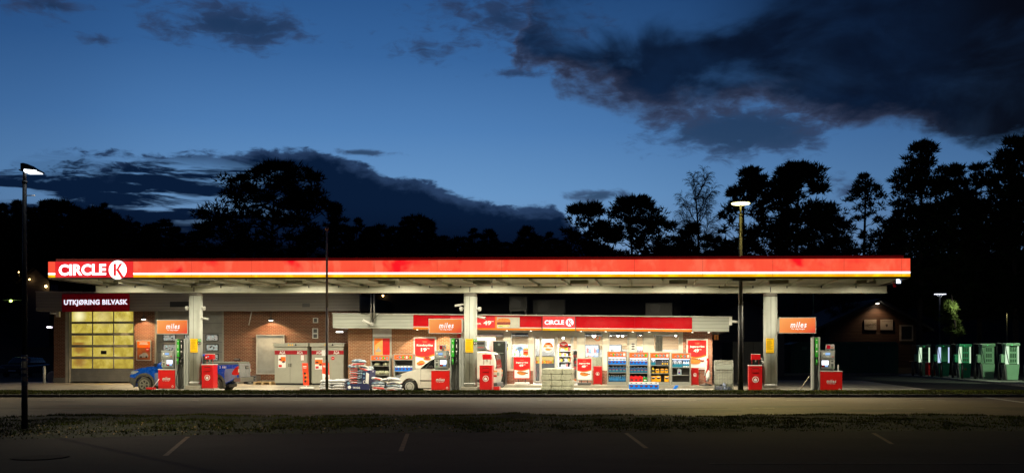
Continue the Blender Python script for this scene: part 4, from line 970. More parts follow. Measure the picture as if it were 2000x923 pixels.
# dark hall behind, rooftop units
H = sthing('dark_hall', 'tall unlit dark building rising behind the shop roof', 'building', S(950, 13.5), 13.5, 0)
mb = MB(mat('dark_cladding', (.010, .010, .012), .7), DGREY); mb.box(S(640, 13.5), S(1330, 13.5), 13.5, 22, 0, 5.15); mb.build('wall', H)
mb = MB(mat('roof_felt', (.02, .02, .02), .9)); mb.box(S(638, 13.5), S(1333, 13.5), 13.3, 22.2, 5.15, 5.3); mb.build('roof', H)
skl = mat('skylight_glass', (.06, .10, .18), .06, metal=.9, var=.0)
for a, b in ((844, 892), (958, 990)): mb = MB(skl); u0, u1 = S(a, 13), S(b, 13); mb.hexa([(u0, 13.45, Zp(a, 580, 13.4)), (u1-.3, 13.45, Zp(a, 580, 13.4)), (u1, 14.4, Zp(a, 572, 13.4)), (u0+.4, 14.4, Zp(a, 572, 13.4)), (u0, 13.45, Zp(a, 579, 13.4)), (u1-.3, 13.45, Zp(a, 579, 13.4)), (u1, 14.4, Zp(a, 571, 13.4)), (u0+.4, 14.4, Zp(a, 571, 13.4))]); mb.build('skylight', H)
def ac(label, px, py, w, h, v, legs=True):
    u, z = S(px, v), Zp(px, py, v); a = sthing('air_conditioner', label, 'air conditioner', u, v, z, group='air conditioning units on the shop roof')
    mb = MB(mat('ac_casing', (.028, .028, .026), .6), BLACK); mb.box(u-w/2, u+w/2, v, v+.4, z, z+h, 0); mb.build('casing', a, bev=.02)
    mb = MB(BLACK); mb.cyl((u-w*.15, v-.02, z+h*.5), (u-w*.15, v+.01, z+h*.5), h*.4, n=24); mb.build('fan', a)
    mb = MB(DGREY); 
    for s_ in (-1, 1): mb.box(u+s_*w*.42-.02, u+s_*w*.42+.02, v+.02, v+.38, z-.5, z)
    mb.box(u-w*.45, u+w*.45, v+.02, v+.06, z-.04, z); mb.build('stand', a)
ac('large dark fan unit on legs on the shop roof right of the middle pillar', 1012, 605, .95, .72, 7)
ac('boxy dark unit on the shop roof left of the shop sign', 1072, 611, 1.7, .72, 8)
ac('grey fan unit standing on the shop roof far right of the shop sign', 1287, 617, 1.35, .68, 7)
mb = MB(emis('porch_lamp_glow', (1, .62, .22, 1), 14)); mb.lathe([(.01, -.06), (.06, 0), (.01, .06)], (S(747.5, 13.3), 13.35, Zp(747.5, 576.8, 13.3)), 10); mb.build('wall_lamp', H)
# poles on the shop roof
w = sthing('cable_mast', 'twin thin mast with cables fixed to the white boarded eave of the shop', 'mast', S(729, VE), VE-.1, Zp(729, 630, VE))
mb = MB(STEEL); mb.cyl((S(726, VE), VE-.1, Zp(726, 632, VE)), (S(726, VE), VE-.1, Zp(726, 574, VE)), .035, n=8); mb.cyl((S(732, VE), VE-.1, Zp(732, 630, VE)), (S(732, VE), VE-.1, Zp(732, 574, VE)), .05, n=8); mb.build('pole', w)
mb = MB(BLACK); mb.tube([(S(729, VE), VE-.15, Zp(729, 627, VE)), (S(733, VE), VE-.2, Zp(733, 622, VE)), (S(742, VE), VE-.1, Zp(742, 612, VE)), (S(756, VE), VE-.05, Zp(756, 611, VE))], .012); mb.tube([(S(724, VE), VE-.12, Zp(724, 611, VE)), (S(716, VE), VE-.1, Zp(716, 613, VE)), (S(706, VE), VE-.08, Zp(706, 612, VE))], .012); mb.build('cable', w)
# ================================================================== ISLANDS, PUMPS, BINS
def island(px0, px1, lab):
    a, b = S(px0), S(px1); w = sthing('pump_island', lab, 'pump island', (a+b)/2, 0, -.2)
    mb = MB(CONC); mb.zprism(rrect(a, b, -.62, .62, .3), -.2, 0.0, 0, True); mb.build('kerb', w); return w
I1 = island(306, 432, 'low concrete kerb island under the left pillar, pump and bin')
I2 = island(838, 968, 'low concrete kerb island under the middle pillar, pump and bin')
I3 = island(1456, 1646, 'low concrete kerb island under the right pillar, pump and bin')
for uc, I in zip(COLU, (I1, I2, I3)):
    mb = MB(CONC); mb.box(uc-.38, uc+.38, -.33, .33, .0, .175); mb.build('pedestal', I, bev=.02, org=ORG[I.name])
SCR = emis('pump_screen_glow', (.85, .9, 1, 1), 2.2); SCR2 = emis('small_display_glow', (.35, .6, 1, 1), .9)
PGREY = mat('pump_grey_panel', (.36, .38, .36), .4, var=.06, dirt=.1); PDK = mat('pump_dark_slot', (.10, .105, .10), .45)
def milesword(parent, x, y, z, w, m, small=True):
    text('lettering', 'miles', parent, x, y, z, w=w, h=w*.36, m=m, bold=.022, shear=.22, space=1.2)
    if small: text('small_lettering', 'Tar deg lenger', parent, x-w*.02, y, z-w*.27, w=w*.86, h=w*.11, m=m, bold=.01, shear=.15)
PUMPRED = mat('pump_red_panel', lin(208, 26, 24), .35, var=.05, coat=.2)
def pump(label, uc_box, mirror, nozz, topper, z0=0.0, boxw=.84):
    # local x runs from the cabinet to the nozzle tower; mirrored for the right-hand pump
    w = sthing('fuel_pump', label, 'fuel pump', uc_box, 0, z0, group='fuel pumps', local=True); sg = -1 if mirror else 1
    X = lambda a, b: (min(a*sg, b*sg), max(a*sg, b*sg))
    mb = MB(PUMPRED); mb.box(-boxw/2, boxw/2, -.27, .27, .03, .90); mb.build('base_cabinet', w, bev=.015)
    mb = MB(mat('pump_white_trim', (.6, .6, .55), .4)); mb.box(-boxw/2-.01, boxw/2+.01, -.28, .28, .90, .94); mb.build('shelf', w)
    milesword(w, 0.0, -.278, .50, .40, PRINTW)
    mb = MB(PRINTW, PUMPRED); mb.prism(circ(boxw/2-.11, .13, .05, 18), -.276, -.272); mb.prism(circ(boxw/2-.11, .13, .028, 14), -.279, -.277, 1); mb.build('badge', w)
    x0, x1 = (-.30, .30) if not mirror else X(-.02, .40)
    if mirror: x0, x1 = -.42, .16
    mb = MB(PGREY); mb.box(x0, x1, -.2, .2, 1.42, 1.80); mb.box(x0+.01, x1, -.18, .18, 1.02, 1.40); mb.box(x0+.02, x1-.02, -.1, .1, .94, 1.42, 0); hd = mb.build('head', w, bev=.012)
    mb = MB(PDK); mb.box(x0+.03, x1-.03, -.208, -.2, 1.47, 1.475); mb.box(x0+.03, x1-.03, -.208, -.2, 1.755, 1.76); mb.box(x0+.03, x0+.034, -.208, -.2, 1.475, 1.755); mb.box(x1-.034, x1-.03, -.208, -.2, 1.475, 1.755)
    mb.box(x0+.06, x0+.09, -.21, -.2, 1.5, 1.54); mb.build('panel_joint', hd)
    a = x0+(x1-x0)*.32; mb = MB(SCR2); mb.box(a, a+.2, -.212, -.203, 1.60, 1.70); mb.build('display', w)
    mb = MB(PRINTW); mb.box(x0+.1, x0+.17, -.212, -.203, 1.63, 1.70); mb.box(a+.04, a+.16, -.212, -.203, 1.52, 1.55); mb.build('price_tag', w)
    mb = MB(PRINTR); mb.box(x1-.13, x1-.06, -.212, -.203, 1.515, 1.55); mb.build('sticker', w)
    # payment terminal: screen and card slots
    sx0, sx1 = (x1-.32, x1-.04) if not mirror else (x0+.04, x0+.32)
    mb = MB(BLACK); mb.box(sx0-.015, sx1+.015, -.195, -.18, 1.10, 1.385); t_ = mb.build('terminal', w)
    mb = MB(SCR); mb.box(sx0, sx1, -.2, -.196, 1.18, 1.37); mb.build('screen', t_)
    mb = MB(PRINTR, SCR2, PRINTW); mb.box(sx0+.02, sx0+.1, -.205, -.196, 1.11, 1.165, 0); mb.box(sx0+.13, sx1-.02, -.205, -.196, 1.10, 1.165, 1); mb.build('keypad', t_)
    kx = x0+.08 if not mirror else x1-.15
    mb = MB(PDK, GREEN, PRINTW); mb.box(kx, kx+.08, -.19, -.18, 1.30, 1.36, 0); mb.box(kx-.02, kx+.1, -.192, -.181, 1.26, 1.285, 2); mb.box(kx, kx+.08, -.19, -.18, 1.12, 1.23, 0); mb.box(kx+.01, kx+.07, -.193, -.189, 1.07, 1.09, 1); mb.build('card_slot', w)
    if topper:
        tx0, tx1 = (-.08, .22) if not mirror else (-.42, -.04)
        if mirror: tx0, tx1 = -.20, .16
        mb = MB(PGREY); mb.box(tx0, tx1, -.15, -.02, 1.84, 2.06); mb.box((tx0+tx1)/2-.04, (tx0+tx1)/2+.04, -.1, -.06, 1.79, 1.85); tp_ = mb.build('topper', w, bev=.01)
        mb = MB(emis('topper_red_glow', (.45, .01, .02, 1), .8), emis('topper_pale_glow', (.5, .42, .32, 1), .6), BUN); c_ = (tx0+tx1)/2
        mb.box(tx0+.025, c_, -.158, -.151, 1.87, 2.03, 0); mb.box(c_, tx1-.025, -.158, -.151, 1.87, 2.03, 1); mb.prism(circ(c_+.07, 1.92, .055, 12, rz=.025), -.162, -.159, 2); mb.build('advert_screen', tp_)
    # nozzle tower
    tw = .50 if nozz == 2 else .32
    a = boxw/2+.005; 
    def tb(mb, p, q, y0, y1, z0_, z1_, m=0): A, B = X(a+p, a+q); mb.box(A, B, y0, y1, z0_, z1_, m)
    mb = MB(PGREY, PDK); tb(mb, 0, .07, -.24, .24, 0, 2.36, 0); tb(mb, tw-.08 if nozz == 2 else tw-.07, tw, -.24, .24, 0, 2.36, 0)
    tb(mb, .07, tw-.08, -.1, .24, 0, 2.36, 1); tw_ = mb.build('nozzle_tower', w, bev=.01)
    if nozz == 2: mb = MB(PGREY); tb(mb, tw, tw+.13, -.2, .2, 0, 2.33); mb.build('side_panel', w, bev=.02)
    for k in range(nozz):
        p = .08+k*.17
        mb = MB(GREEN if k == 0 else BLACK); tb(mb, p, p+.12, -.245, -.1, 1.52, 2.33); st = mb.build('grade_strip', w)
        A, B = X(a+p+.03, a+p+.09); m_ = (A+B)/2
        mb = MB(PRINTW); mb.box(m_-.02, m_+.02, -.25, -.246, 2.22, 2.26); mb.box(m_-.012, m_+.018, -.25, -.246, 1.92, 2.08); mb.prism(circ(m_, 1.76, .034, 12), -.25, -.246); mb.box(m_-.025, m_+.025, -.25, -.246, 1.66, 1.67); mb.build('grade_mark', st)
        mb = MB(BLACK); tb(mb, p+.01, p+.11, -.2, -.1, 1.18, 1.48); mb.build('nozzle_holder', w)
        mb = MB(GREEN if k == 0 else BLACK, BLACK, STEEL); mb.tube([(m_, -.24, 1.42), (m_, -.29, 1.33), (m_+.02*sg, -.28, 1.17)], [.03, .045, .035], 8, 0); mb.tube([(m_, -.24, 1.44), (m_, -.16, 1.52)], .015, 6, 2); mb.cyl((m_, -.315, 1.30), (m_, -.325, 1.30), .035, n=12, m=2); nz_ = mb.build('nozzle', w)
        mb = MB(BLACK); sw = sg*(-.07 if k == 0 else .05)
        mb.tube([(m_+.02*sg, -.28, 1.17), (m_+.03*sg, -.27, .95), (m_+sw*.6, -.28, .6), (m_+sw, -.27, .3), (m_+sw*.2, -.27, .10), (m_+.1*sg, -.25, .07), (m_+.14*sg, -.22, .18), (m_+.13*sg, -.16, .5)], .017, 7); mb.build('hose', w)
    return w
pump('fuel pump with red base cabinet left of the left pillar, before the blue pickup', S(330.5), False, 2, False, boxw=.83)
pump('fuel pump with red base cabinet and small advert topper, before the white van', S(862.5), False, 2, True, boxw=.84)
pump('fuel pump with a single green nozzle strip, alone right of the right pillar', S(1621.5), True, 1, True, boxw=.90)
def bin_(label, uc, z0=0.0, gloves=True, dz=0):
    w = sthing('waste_bin', label, 'waste bin', uc, 0, z0, group='red waste bins on the pump islands', local=True)
    mb = MB(CONC); mb.box(-.30, .34, -.26, .3, 0, .05); mb.build('foot_plate', w)
    mb = MB(RED); mb.box(-.28, .28, -.25, .25, .05, 1.14); mb.build('bin_body', w, bev=.012)
    mb = MB(WHITE); mb.box(-.285, .285, -.255, .255, 1.14, 1.175); mb.build('bin_top', w)
    mb = MB(BLACK, RED); mb.box(-.14, .14, -.256, -.25, .83, 1.04, 0); mb.box(-.135, .135, -.272, -.256, .85, 1.01, 1); mb.build('flap', w)
    mb = MB(PRINTW, RED); mb.prism(circ(0, .55, .135, 28), -.256, -.2505, 0); mb.prism(circ(0, .55, .108, 28), -.2605, -.257, 1); e = mb.build('emblem', w)
    mb = MB(PRINTW); mb.prism([(-.06, .49), (.055, .48), (.065, .56), (.03, .60), (.012, .57), (.012, .625), (-.012, .63), (-.02, .57), (-.045, .60), (-.07, .55)], -.264, -.261); mb.prism([(-.05, .47), (.05, .465), (.05, .475), (-.05, .48)], -.264, -.261); mb.build('hand_symbol', e)
    mb = MB(RED); mb.cyl((-.13, 0, 1.17), (-.13, 0, 1.42), .012, n=8); mb.cyl((.16, 0, 1.17), (.16, 0, 1.42), .012, n=8); mb.build('dispenser_post', w)
    mb = MB(RED, WHITE); mb.box(-.16, .22, -.16, .12, 1.40, 1.63, 0); mb.box(-.16, .22, -.165, .12, 1.63, 1.65, 1); mb.box(.0, .05, -.08, -.02, 1.30, 1.40, 1); mb.build('towel_dispenser', w, bev=.01)
    return w
B1 = bin_('red waste bin with towel dispenser, between the left pillar and the pickup tailgate', S(409.5))
mb = MB(mat('blue_sticker', lin(60, 150, 190), .5), PRINTW); mb.prism([(-.04, 1.52), (.0, 1.57), (.05, 1.54), (.02, 1.48)], -.166, -.163, 0); mb.prism(circ(-.09, 1.49, .03, 12), -.166, -.163, 1); mb.build('sticker', B1)
bin_('red waste bin with towel dispenser, right of the middle pillar before the van tail', S(950.5))
B3 = bin_('red waste bin left of the right pillar with white gloves hanging from its dispenser', S(1474.5))
mb = MB(WHITE); mb.tube([(.24, -.1, 1.50), (.28, -.12, 1.42), (.26, -.12, 1.36)], .02, 6); mb.tube([(.26, -.1, 1.36), (.33, -.1, 1.3), (.30, -.1, 1.22)], [.03, .05, .02], 6); mb.build('gloves', B3)
w = sthing('crate', 'small red crate on the island beside the middle waste bin', 'crate', S(970), -.05, -.2); mb = MB(RED, BLACK); mb.box(S(965.5), S(977), -.3, .1, -.2, .2, 0); mb.box(S(966.5), S(976), -.29, .09, .19, .205, 1); mb.build('shell', w, bev=.02)
# squeegee / brush tools
def tool(label, px, py, hx, hy, m, v=-.45, wpx=10):
    w = sthing('cleaning_brush', label, 'brush', S(px, v), v, 0); z = -.0
    mb = MB(RED); mb.box(S(px-wpx, v), S(px+wpx, v), v-.1, v+.1, -.0, .085); mb.build('tray', w, bev=.01)
    mb = MB(m); mb.cyl((S(px+wpx*.3, v), v, .06), (S(hx, v), v+.05, Zp(hx, hy, v)), .016, n=7); mb.build('handle', w)
POLE = mat('pale_wood_handle', (.55, .50, .38), .6)
tool('red tray with a long brush handle leaning up beside the left fuel pump', 295, 757, 310, 739, WHITE, -.5, 8)
tool('red dustpan with a long pale handle on the yard left of the lone right pump', 1558, 756, 1581, 734, POLE, -.3, 8)
# post above island 3
w = sthing('grab_post', 'short pale post behind the red cabinet of the lone right pump', 'post', S(1637), .2, 0); mb = MB(GREYP); mb.cyl((S(1637, .2), .2, 0), (S(1637, .2), .2, 1.18), .03, n=8); mb.build('pole', w)

# ------------------------------------------------------------------ hanging orange signs
def gradmat(name):
    m = bpy.data.materials.new(name); m.use_nodes = True; q = NT(m.node_tree); q.n.clear()
    g = q.n.new('ShaderNodeTexCoord').outputs['Generated']; x, y, z = q.sep(g)
    f = q.m('ADD', q.m('MULTIPLY', x, .62), q.m('MULTIPLY', q.m('SUBTRACT', 1, z), .38))
    c_ = q.ramp(f, [(.0, lin(255, 170, 95)), (.5, lin(245, 140, 72)), (.80, lin(240, 112, 62)), (1.0, lin(232, 70, 62))])
    e = q.n.new('ShaderNodeEmission'); q.set(e.inputs[0], c_); e.inputs[1].default_value = 1.0; o = q.n.new('ShaderNodeOutputMaterial'); q.l.new(e.outputs[0], o.inputs[0]); return m
E_OR = gradmat('lit_orange_gradient')
E_LW = emis('lit_sign_white', (1, .97, .92, 1), 1.15)
def miles_sign(label, p0, p1, y0, y1, colx, side):
    a, b, z1, z0 = S(p0, -.1), S(p1, -.1), Zp((p0+p1)/2, y0, -.1), Zp((p0+p1)/2, y1, -.1)
    w = sthing('hanging_sign', label, 'sign', (a+b)/2, -.1, z0, group='lit orange signs on the pillars')
    mb = MB(ALU); mb.box(a-.02, b+.02, -.1, .06, z0-.02, z1+.02); mb.build('sign_frame', w)
    mb = MB(E_OR); mb.box(a+.01, b-.01, -.108, -.1, z0+.01, z1-.01); mb.build('face', w)
    milesword(w, (a+b)/2+.03*(b-a), -.114, (z0+z1)/2+.03, (b-a)*.45, E_LW)
    mb = MB(GREYP); c0, c1 = (b+.02, colx-.27) if side > 0 else (colx+.27, a-.02); mb.box(c0, c1, -.05, .05, z0+.06, z1-.04); mb.build('bracket', w)
miles_sign('lit orange sign hung left of the left pillar, over the pump by the pickup', 306.5, 366, 624.5, 651, COLU[0], 1)
miles_sign('lit orange sign hung left of the middle pillar, over the pump by the van', 838, 902, 622.5, 650, COLU[1], 1)
miles_sign('lit orange sign hung right of the right pillar, over the lone pump', 1522, 1593, 620, 649.5, COLU[2], -1)
YB = mat('yellow_notice_board', lin(250, 195, 0), .45, var=.03); YT = mat('notice_text', (.28, .20, .02), .6)
def notice(label, p0, p1, y0, y1, green=True):
    v = -.257; a, b, z1, z0 = S(p0, v), S(p1, v), Zp(p0, y0, v), Zp(p0, y1, v)
    w = sthing('notice_board', label, 'notice', (a+b)/2, v, z0, group='yellow notices on the pillars')
    mb = MB(YB); mb.box(a, b, v-.015, v+.03, z0, z1); bd = mb.build('board', w)
    mb = MB(YT); rp = random.Random(3); z = z1-.06; k = 0
    while z < z1 and z > z0+.12:
        mb.box(a+.04, a+.04+(b-a-.08)*(rp.uniform(.6, 1) if k else 1), v-.018, v-.0155, z, z+(.022 if k == 0 else .01)); z -= .034 if k else .05; k += 1
    mb.box(a+.04, b-.04, v-.018, v-.0155, z0+.04, z0+.055); mb.build('print', bd)
    if green:
        for q, m_ in enumerate((GREEN, BLACK)):
            zz = z1-.02-q*.13; mb = MB(m_, PRINTW); mb.box(b+.01, b+.18, v+.0, v+.03, zz-.10, zz, 0); mb.prism(circ(b+.07, zz-.05, .025, 10), v-.004, v-.001, 1); mb.box(b+.12, b+.165, v-.004, v-.001, zz-.06, zz-.04, 1); mb.build('grade_plate', w)
notice('yellow notice board on the left pillar beside green and black plates', 372, 385.5, 661, 687.5)
notice('yellow notice board on the middle pillar beside green and black plates', 909, 924, 661, 687.5)
notice('yellow notice board alone on the right pillar', 1496, 1511.5, 660, 688.5, False)
CAMW = mat('camera_white', (.62, .62, .58), .4, var=.05)
def seccam(label, px, py, colu, v=0.0, side=1, bullet=False, rz=0.0):
    u, z = S(px, v-.1), Zp(px, py, v); w = sthing('security_camera', label, 'security camera', colu+side*.29, v, z, group='white security cameras on the pillars')
    mb = MB(CAMW, BLACK)
    if bullet:
        mb.cyl((colu+side*.28, v, z+.02), (colu+side*.42, v-.03, z+.02), .04, n=10); mb.cyl((colu+side*.42, v-.03, z), (colu+side*.70, v-.12, z-.04), .055, n=12); mb.cyl((colu+side*.70, v-.12, z-.04), (colu+side*.71, v-.123, z-.042), .045, n=12, m=1)
    else:
        mb.box(min(colu+side*.27, colu+side*.40), max(colu+side*.27, colu+side*.40), v-.05, v+.05, z-.02, z+.05); mb.lathe([(.02, -.12), (.07, -.09), (.085, -.03), (.085, .06), (.05, .08)], (colu+side*.42, v-.05, z), 14)
    mb.build('camera_housing', w); return w
c1_, c2_, c3_ = COLU
seccam('dome camera high on the left side of the left pillar', 368, 601, c1_, side=-1)
seccam('dome camera high on the right side of the left pillar', 397, 601, c1_, side=1)
seccam('bullet camera lower on the right side of the left pillar', 400, 621.5, c1_, side=1, bullet=True)
seccam('bullet camera high on the left side of the middle pillar', 897, 595, c2_, side=-1, bullet=True)
seccam('dome camera below the bullet camera on the left side of the middle pillar', 902, 602.5, c2_, side=-1)
seccam('dome camera on the right side of the middle pillar', 936, 602.5, c2_, side=1)
seccam('bullet camera lower right on the middle pillar, in front of the burger banner', 938, 619, c2_, side=1, bullet=True)
w = sthing('security_camera', 'white camera at the right end of the shop eaves', 'security camera', S(1428, VE), VE, Zp(1431, 627, VE)); u0 = S(1424, VE)
mb = MB(CAMW); z = Zp(1431, 627, VE); mb.box(u0-.0, u0+.14, VE-.02, VE+.14, z-.18, z+.22); mb.cyl((u0+.14, VE, z), (u0+.4, VE-.08, z-.03), .06, n=10); mb.build('camera_housing', w)
w = sthing('security_camera', 'white camera at the left corner under the grey eaves of the brick wing', 'security camera', S(101, V7), V7+.5, Zp(100, 612, V7)); z = Zp(100, 611, V7); u0 = S(103, V7)
mb = MB(CAMW); mb.box(u0-.08, u0+.12, V7+.4, V7+.55, z-.2, z+.1); mb.cyl((u0-.08, V7+.45, z), (u0-.4, V7+.35, z+.02), .06, n=10); mb.build('camera_housing', w)
w = sthing('security_camera', 'long white floodlight arm tilted below the shop eave mast', 'security camera', S(722, VE), VE-.3, Zp(722, 632, VE)); z = Zp(722, 631, VE); u0 = S(723, VE)
mb = MB(CAMW); mb.cyl((u0-.25, VE-.45, z+.15), (u0+.15, VE-.25, z-.06), .07, n=10); mb.box(u0+.1, u0+.2, VE-.3, VE, z-.12, z+.04); mb.build('camera_housing', w)
w = sthing('wall_floodlight', 'small white lit lamp under the left end of the shop eaves', 'wall lamp', S(668, V6), V6+.2, Zp(668, 667, V6)-.0); z = Zp(666, 646.5, V6); u0 = S(664, V6+.3)
mb = MB(DGREY, E_SPOT); mb.box(u0-.1, u0+.35, V6+.3, V6+.4, z, z+.04); mb.box(u0-.18, u0+.12, V6+.22, V6+.42, z-.04, z+.0, 1); mb.build('lamp_head', w)

# ================================================================== POSTERS
def hotdog(mb, x, z, w, y, mb_bun=0, mb_meat=1, mb_w=2, rot=-.14):
    def tr(pts): return [(x+(a*math.cos(rot)-b*math.sin(rot))*w, z+(a*math.sin(rot)+b*math.cos(rot))*w) for a, b in pts]
    mb.prism(tr([(.30, .0), (.55, -.0), (.62, .07), (.58, .12), (.50, .10), (-.3, .12), (-.36, .05)]), y, y+.003, mb_meat)
    mb.prism(tr(circ(0, -.02, .42, 22, rz=.17)), y-.004, y-.001, mb_bun)
    for k in range(6): mb.prism(tr([(-.32+k*.12, .10), (-.27+k*.12, .16), (-.22+k*.12, .10), (-.27+k*.12, .08)]), y-.008, y-.005, mb_w)
def poster_art(root, x0, x1, z0, z1, y, kind, word, price, suf, emit=None):
    W_ = x1-x0; H_ = z1-z0; R_ = emit[0] if emit else PRINTR; Wt = emit[1] if emit else PRINTW
    mb = MB(Wt); mb.box(x0, x1, y, y+.01, z0, z1); mb.build('sheet', root)
    zb_ = z0+H_*.44
    arc = [(x1, z1), (x0, z1)] + [(x0+W_*i/12, zb_-H_*.07*math.sin(math.pi*i/12)+H_*.05*i/12) for i in range(13)]
    arc2 = [(x0+W_*i/12, zb_-H_*.07*math.sin(math.pi*i/12)+H_*.05*i/12) for i in range(13)] + [(x0+W_*i/12, zb_-H_*.022-H_*.07*math.sin(math.pi*i/12)+H_*.02*i/12) for i in reversed(range(13))]
    mb = MB(R_, ORANGE); mb.prism(arc, y-.004, y-.001, 0); mb.prism(arc2, y-.004, y-.001, 1); mb.build('red_field', root)
    text('lettering', word, root, (x0+x1)/2, y-.008, z0+H_*.77, w=W_*.82, h=H_*.085, m=Wt, bold=.045)
    text('price', price, root, (x0+x1)/2-W_*.05, y-.008, z0+H_*.63, w=W_*.30, h=H_*.12, m=Wt, bold=.05)
    text('price_suffix', suf, root, (x0+x1)/2+W_*.18, y-.008, z0+H_*.67, w=W_*.12, h=H_*.035, m=Wt, bold=.03)
    mb = MB(mat('pale_red_print', lin(225, 120, 90), .5)); mb.box((x0+x1)/2-W_*.13, (x0+x1)/2+W_*.13, y-.008, y-.006, z0+H_*.90, z0+H_*.915); mb.box((x0+x1)/2-W_*.11, (x0+x1)/2+W_*.11, y-.008, y-.006, z0+H_*.87, z0+H_*.89); mb.build('small_print', root)
    mb = MB(BUN, MEAT, BLACK, PRINTR)
    if kind == 'dog': hotdog(mb, (x0+x1)/2-W_*.03, z0+H_*.26, W_*.72, y-.01)
    elif kind == 'bigdog': hotdog(mb, x0+W_*.28, z0+H_*.27, W_*1.0, y-.01)
    else:
        for cx, cz, r in ((.33, .17, .24), (.62, .33, .20)):
            mb.prism(circ(x0+W_*cx, z0+H_*cz, W_*r, 20, rz=W_*r*.42), y-.01, y-.006, 0); mb.prism(circ(x0+W_*cx, z0+H_*cz+W_*.06, W_*r*.62, 16, rz=W_*r*.38), y-.014, y-.011, 0 if r > .22 else 1)
            mb.prism(circ(x0+W_*cx+.02, z0+H_*cz-W_*.03, W_*r*.8, 16, rz=W_*.02), y-.016, y-.0145, 3)
    mb.build('food_picture', root)
def wall_poster(label, p0, p1, y0, y1, v, kind, word, price, suf):
    a, b, z1, z0 = S(p0, v), S(p1, v), Zp((p0+p1)/2, y0, v), Zp((p0+p1)/2, y1, v)
    w = sthing('wall_poster', label, 'poster', (a+b)/2, v, z0)
    mb = MB(WHITE); mb.box(a, b, v-.045, v, z0, z1); mb.build('poster_frame', w, bev=.008)
    poster_art(w, a+.08, b-.08, z0+.08, z1-.08, v-.056, kind, word, price, suf); return w
wall_poster('large framed bread roll poster lit on the orange brick wall behind the van', 808, 852.5, 657.5, 722, V6, 'rolls', 'Rundstykke', '19', '90')
wall_poster('large framed hot dog poster on the brick at the right end of the shop', 1340.5, 1382.5, 661, 721, V6, 'bigdog', 'Jegerpølse', '49', '90')
def aboard(label, p0, p1, y0, y1, v, base_m, frame_m, rz=0.0):
    D = Dp((p0+p1)/2, v); wd = (p1-p0)*D/F; u = S((p0+p1)/2, v); z1, z0 = Zp((p0+p1)/2, y0, v), Zp((p0+p1)/2, y1, v)
    w = sthing('poster_stand', label, 'poster stand', u, v, .125, group='hot dog poster stands by the shop doors', rz=rz, local=True)
    H_ = z1-z0; zb_ = z0-.125
    mb = MB(frame_m); mb.box(-wd/2, wd/2, -.02, .03, zb_, zb_+H_); mb.build('sign_frame', w, bev=.01)
    poster_art(w, -wd/2+.05, wd/2-.05, zb_+.05, zb_+H_-.05, -.032, 'dog', 'Jegerpølse', '49', '90')
    mb = MB(BLACK); mb.cyl((-wd*.2, 0, .08), (-wd*.2, 0, zb_+.01), .025, n=8); mb.cyl((wd*.2, 0, .08), (wd*.2, 0, zb_+.01), .025, n=8); mb.build('spring', w)
    mb = MB(base_m); mb.zprism(rrect(-wd*.42, wd*.42, -.28, .28, .12), 0, .12); mb.build('foot', w, bev=.03)
aboard('hot dog poster stand in a red frame, left of the shop doors beside the van', 1003, 1036, 696.5, 739.5, 4.9, WHITE, RED)
aboard('hot dog poster stand in a pale frame right of the shop doors', 1126, 1157, 698, 742, 4.7, DGREY, ALU)
# small posters
w = sthing('wall_poster', 'small framed orange poster of a car on brick right of the wash bay', 'poster', S(281, V8), V8, gz(281, 703.5))
a, b, z1, z0 = S(267, V8), S(295.5, V8), gz(281, 664), gz(281, 703.5); v = V8-.04
mb = MB(ALU); mb.box(a, b, v, V8, z0, z1); mb.build('poster_frame', w)
mb = MB(mat('brown_orange_print', lin(150, 80, 40), .5, var=.3), ORANGE, PRINTW, mat('silver_print', (.3, .31, .32), .4, var=.3), BLACK, PRINTR); mb.box(a+.05, b-.05, v-.008, v-.001, z0+.05, z1-.05, 0); mb.box(a+.05, b-.05, v-.011, v-.0085, z1-.42, z1-.06, 1)
mb.box(a+.2, b-.2, v-.014, v-.012, z1-.16, z1-.11, 2); mb.box(a+.16, b-.16, v-.014, v-.012, z1-.24, z1-.2, 2); mb.prism(circ(b-.2, z1-.5, .12, 14), v-.014, v-.012, 5); mb.box(b-.26, b-.14, v-.017, v-.0145, z1-.52, z1-.48, 2)
cx = (a+b)/2; mb.prism([(cx-.27, z0+.22), (cx-.25, z0+.32), (cx-.12, z0+.36), (cx-.02, z0+.44), (cx+.16, z0+.44), (cx+.26, z0+.34), (cx+.29, z0+.24), (cx+.25, z0+.18), (cx-.24, z0+.18)], v-.014, v-.012, 3); mb.prism(circ(cx-.15, z0+.2, .06, 12), v-.018, v-.015, 4); mb.prism(circ(cx+.17, z0+.2, .06, 12), v-.018, v-.015, 4); mb.build('print', w)
# window with orange/red poster
w = sthing('window_poster', 'tall grey framed window poster, half orange with a bell shape and half red', 'poster', S(746, V6), V6, sz(746, 694))
a, b, z1, z0 = su(728), su(765), sz(746, 657), sz(746, 695)
mb = MB(GREYP, WHITE); mb.box(a, b, V6-.03, V6+.02, z0, z1, 0); slab(mb, a, b, V6-.02, V6+.02, z1+.01, WB, 1); mb.build('window_frame', w)
xs = su(748); e = V6-.045
mb = MB(ORANGE, PRINTR, mat('pale_orange', lin(240, 170, 90), .5), mat('grey_print', (.42, .4, .36), .5)); mb.box(su(731.5), xs, e, e+.012, z0, sz(746, 660), 0); mb.box(xs, su(761.5), e, e+.012, z0, sz(746, 660), 1)
mb.prism([(su(733), sz(746, 673)), (xs, sz(746, 662)), (xs, z0), (su(733), z0)], e-.004, e-.001, 2); zc = sz(746, 684); xx = su(739.5)
mb.prism([(xx-.16, zc-.07), (xx+.16, zc-.07), (xx+.12, zc+.05), (xx+.03, zc+.1), (xx+.025, zc+.19), (xx-.025, zc+.19), (xx-.03, zc+.1), (xx-.12, zc+.05)], e-.008, e-.005, 3); mb.build('print', w)
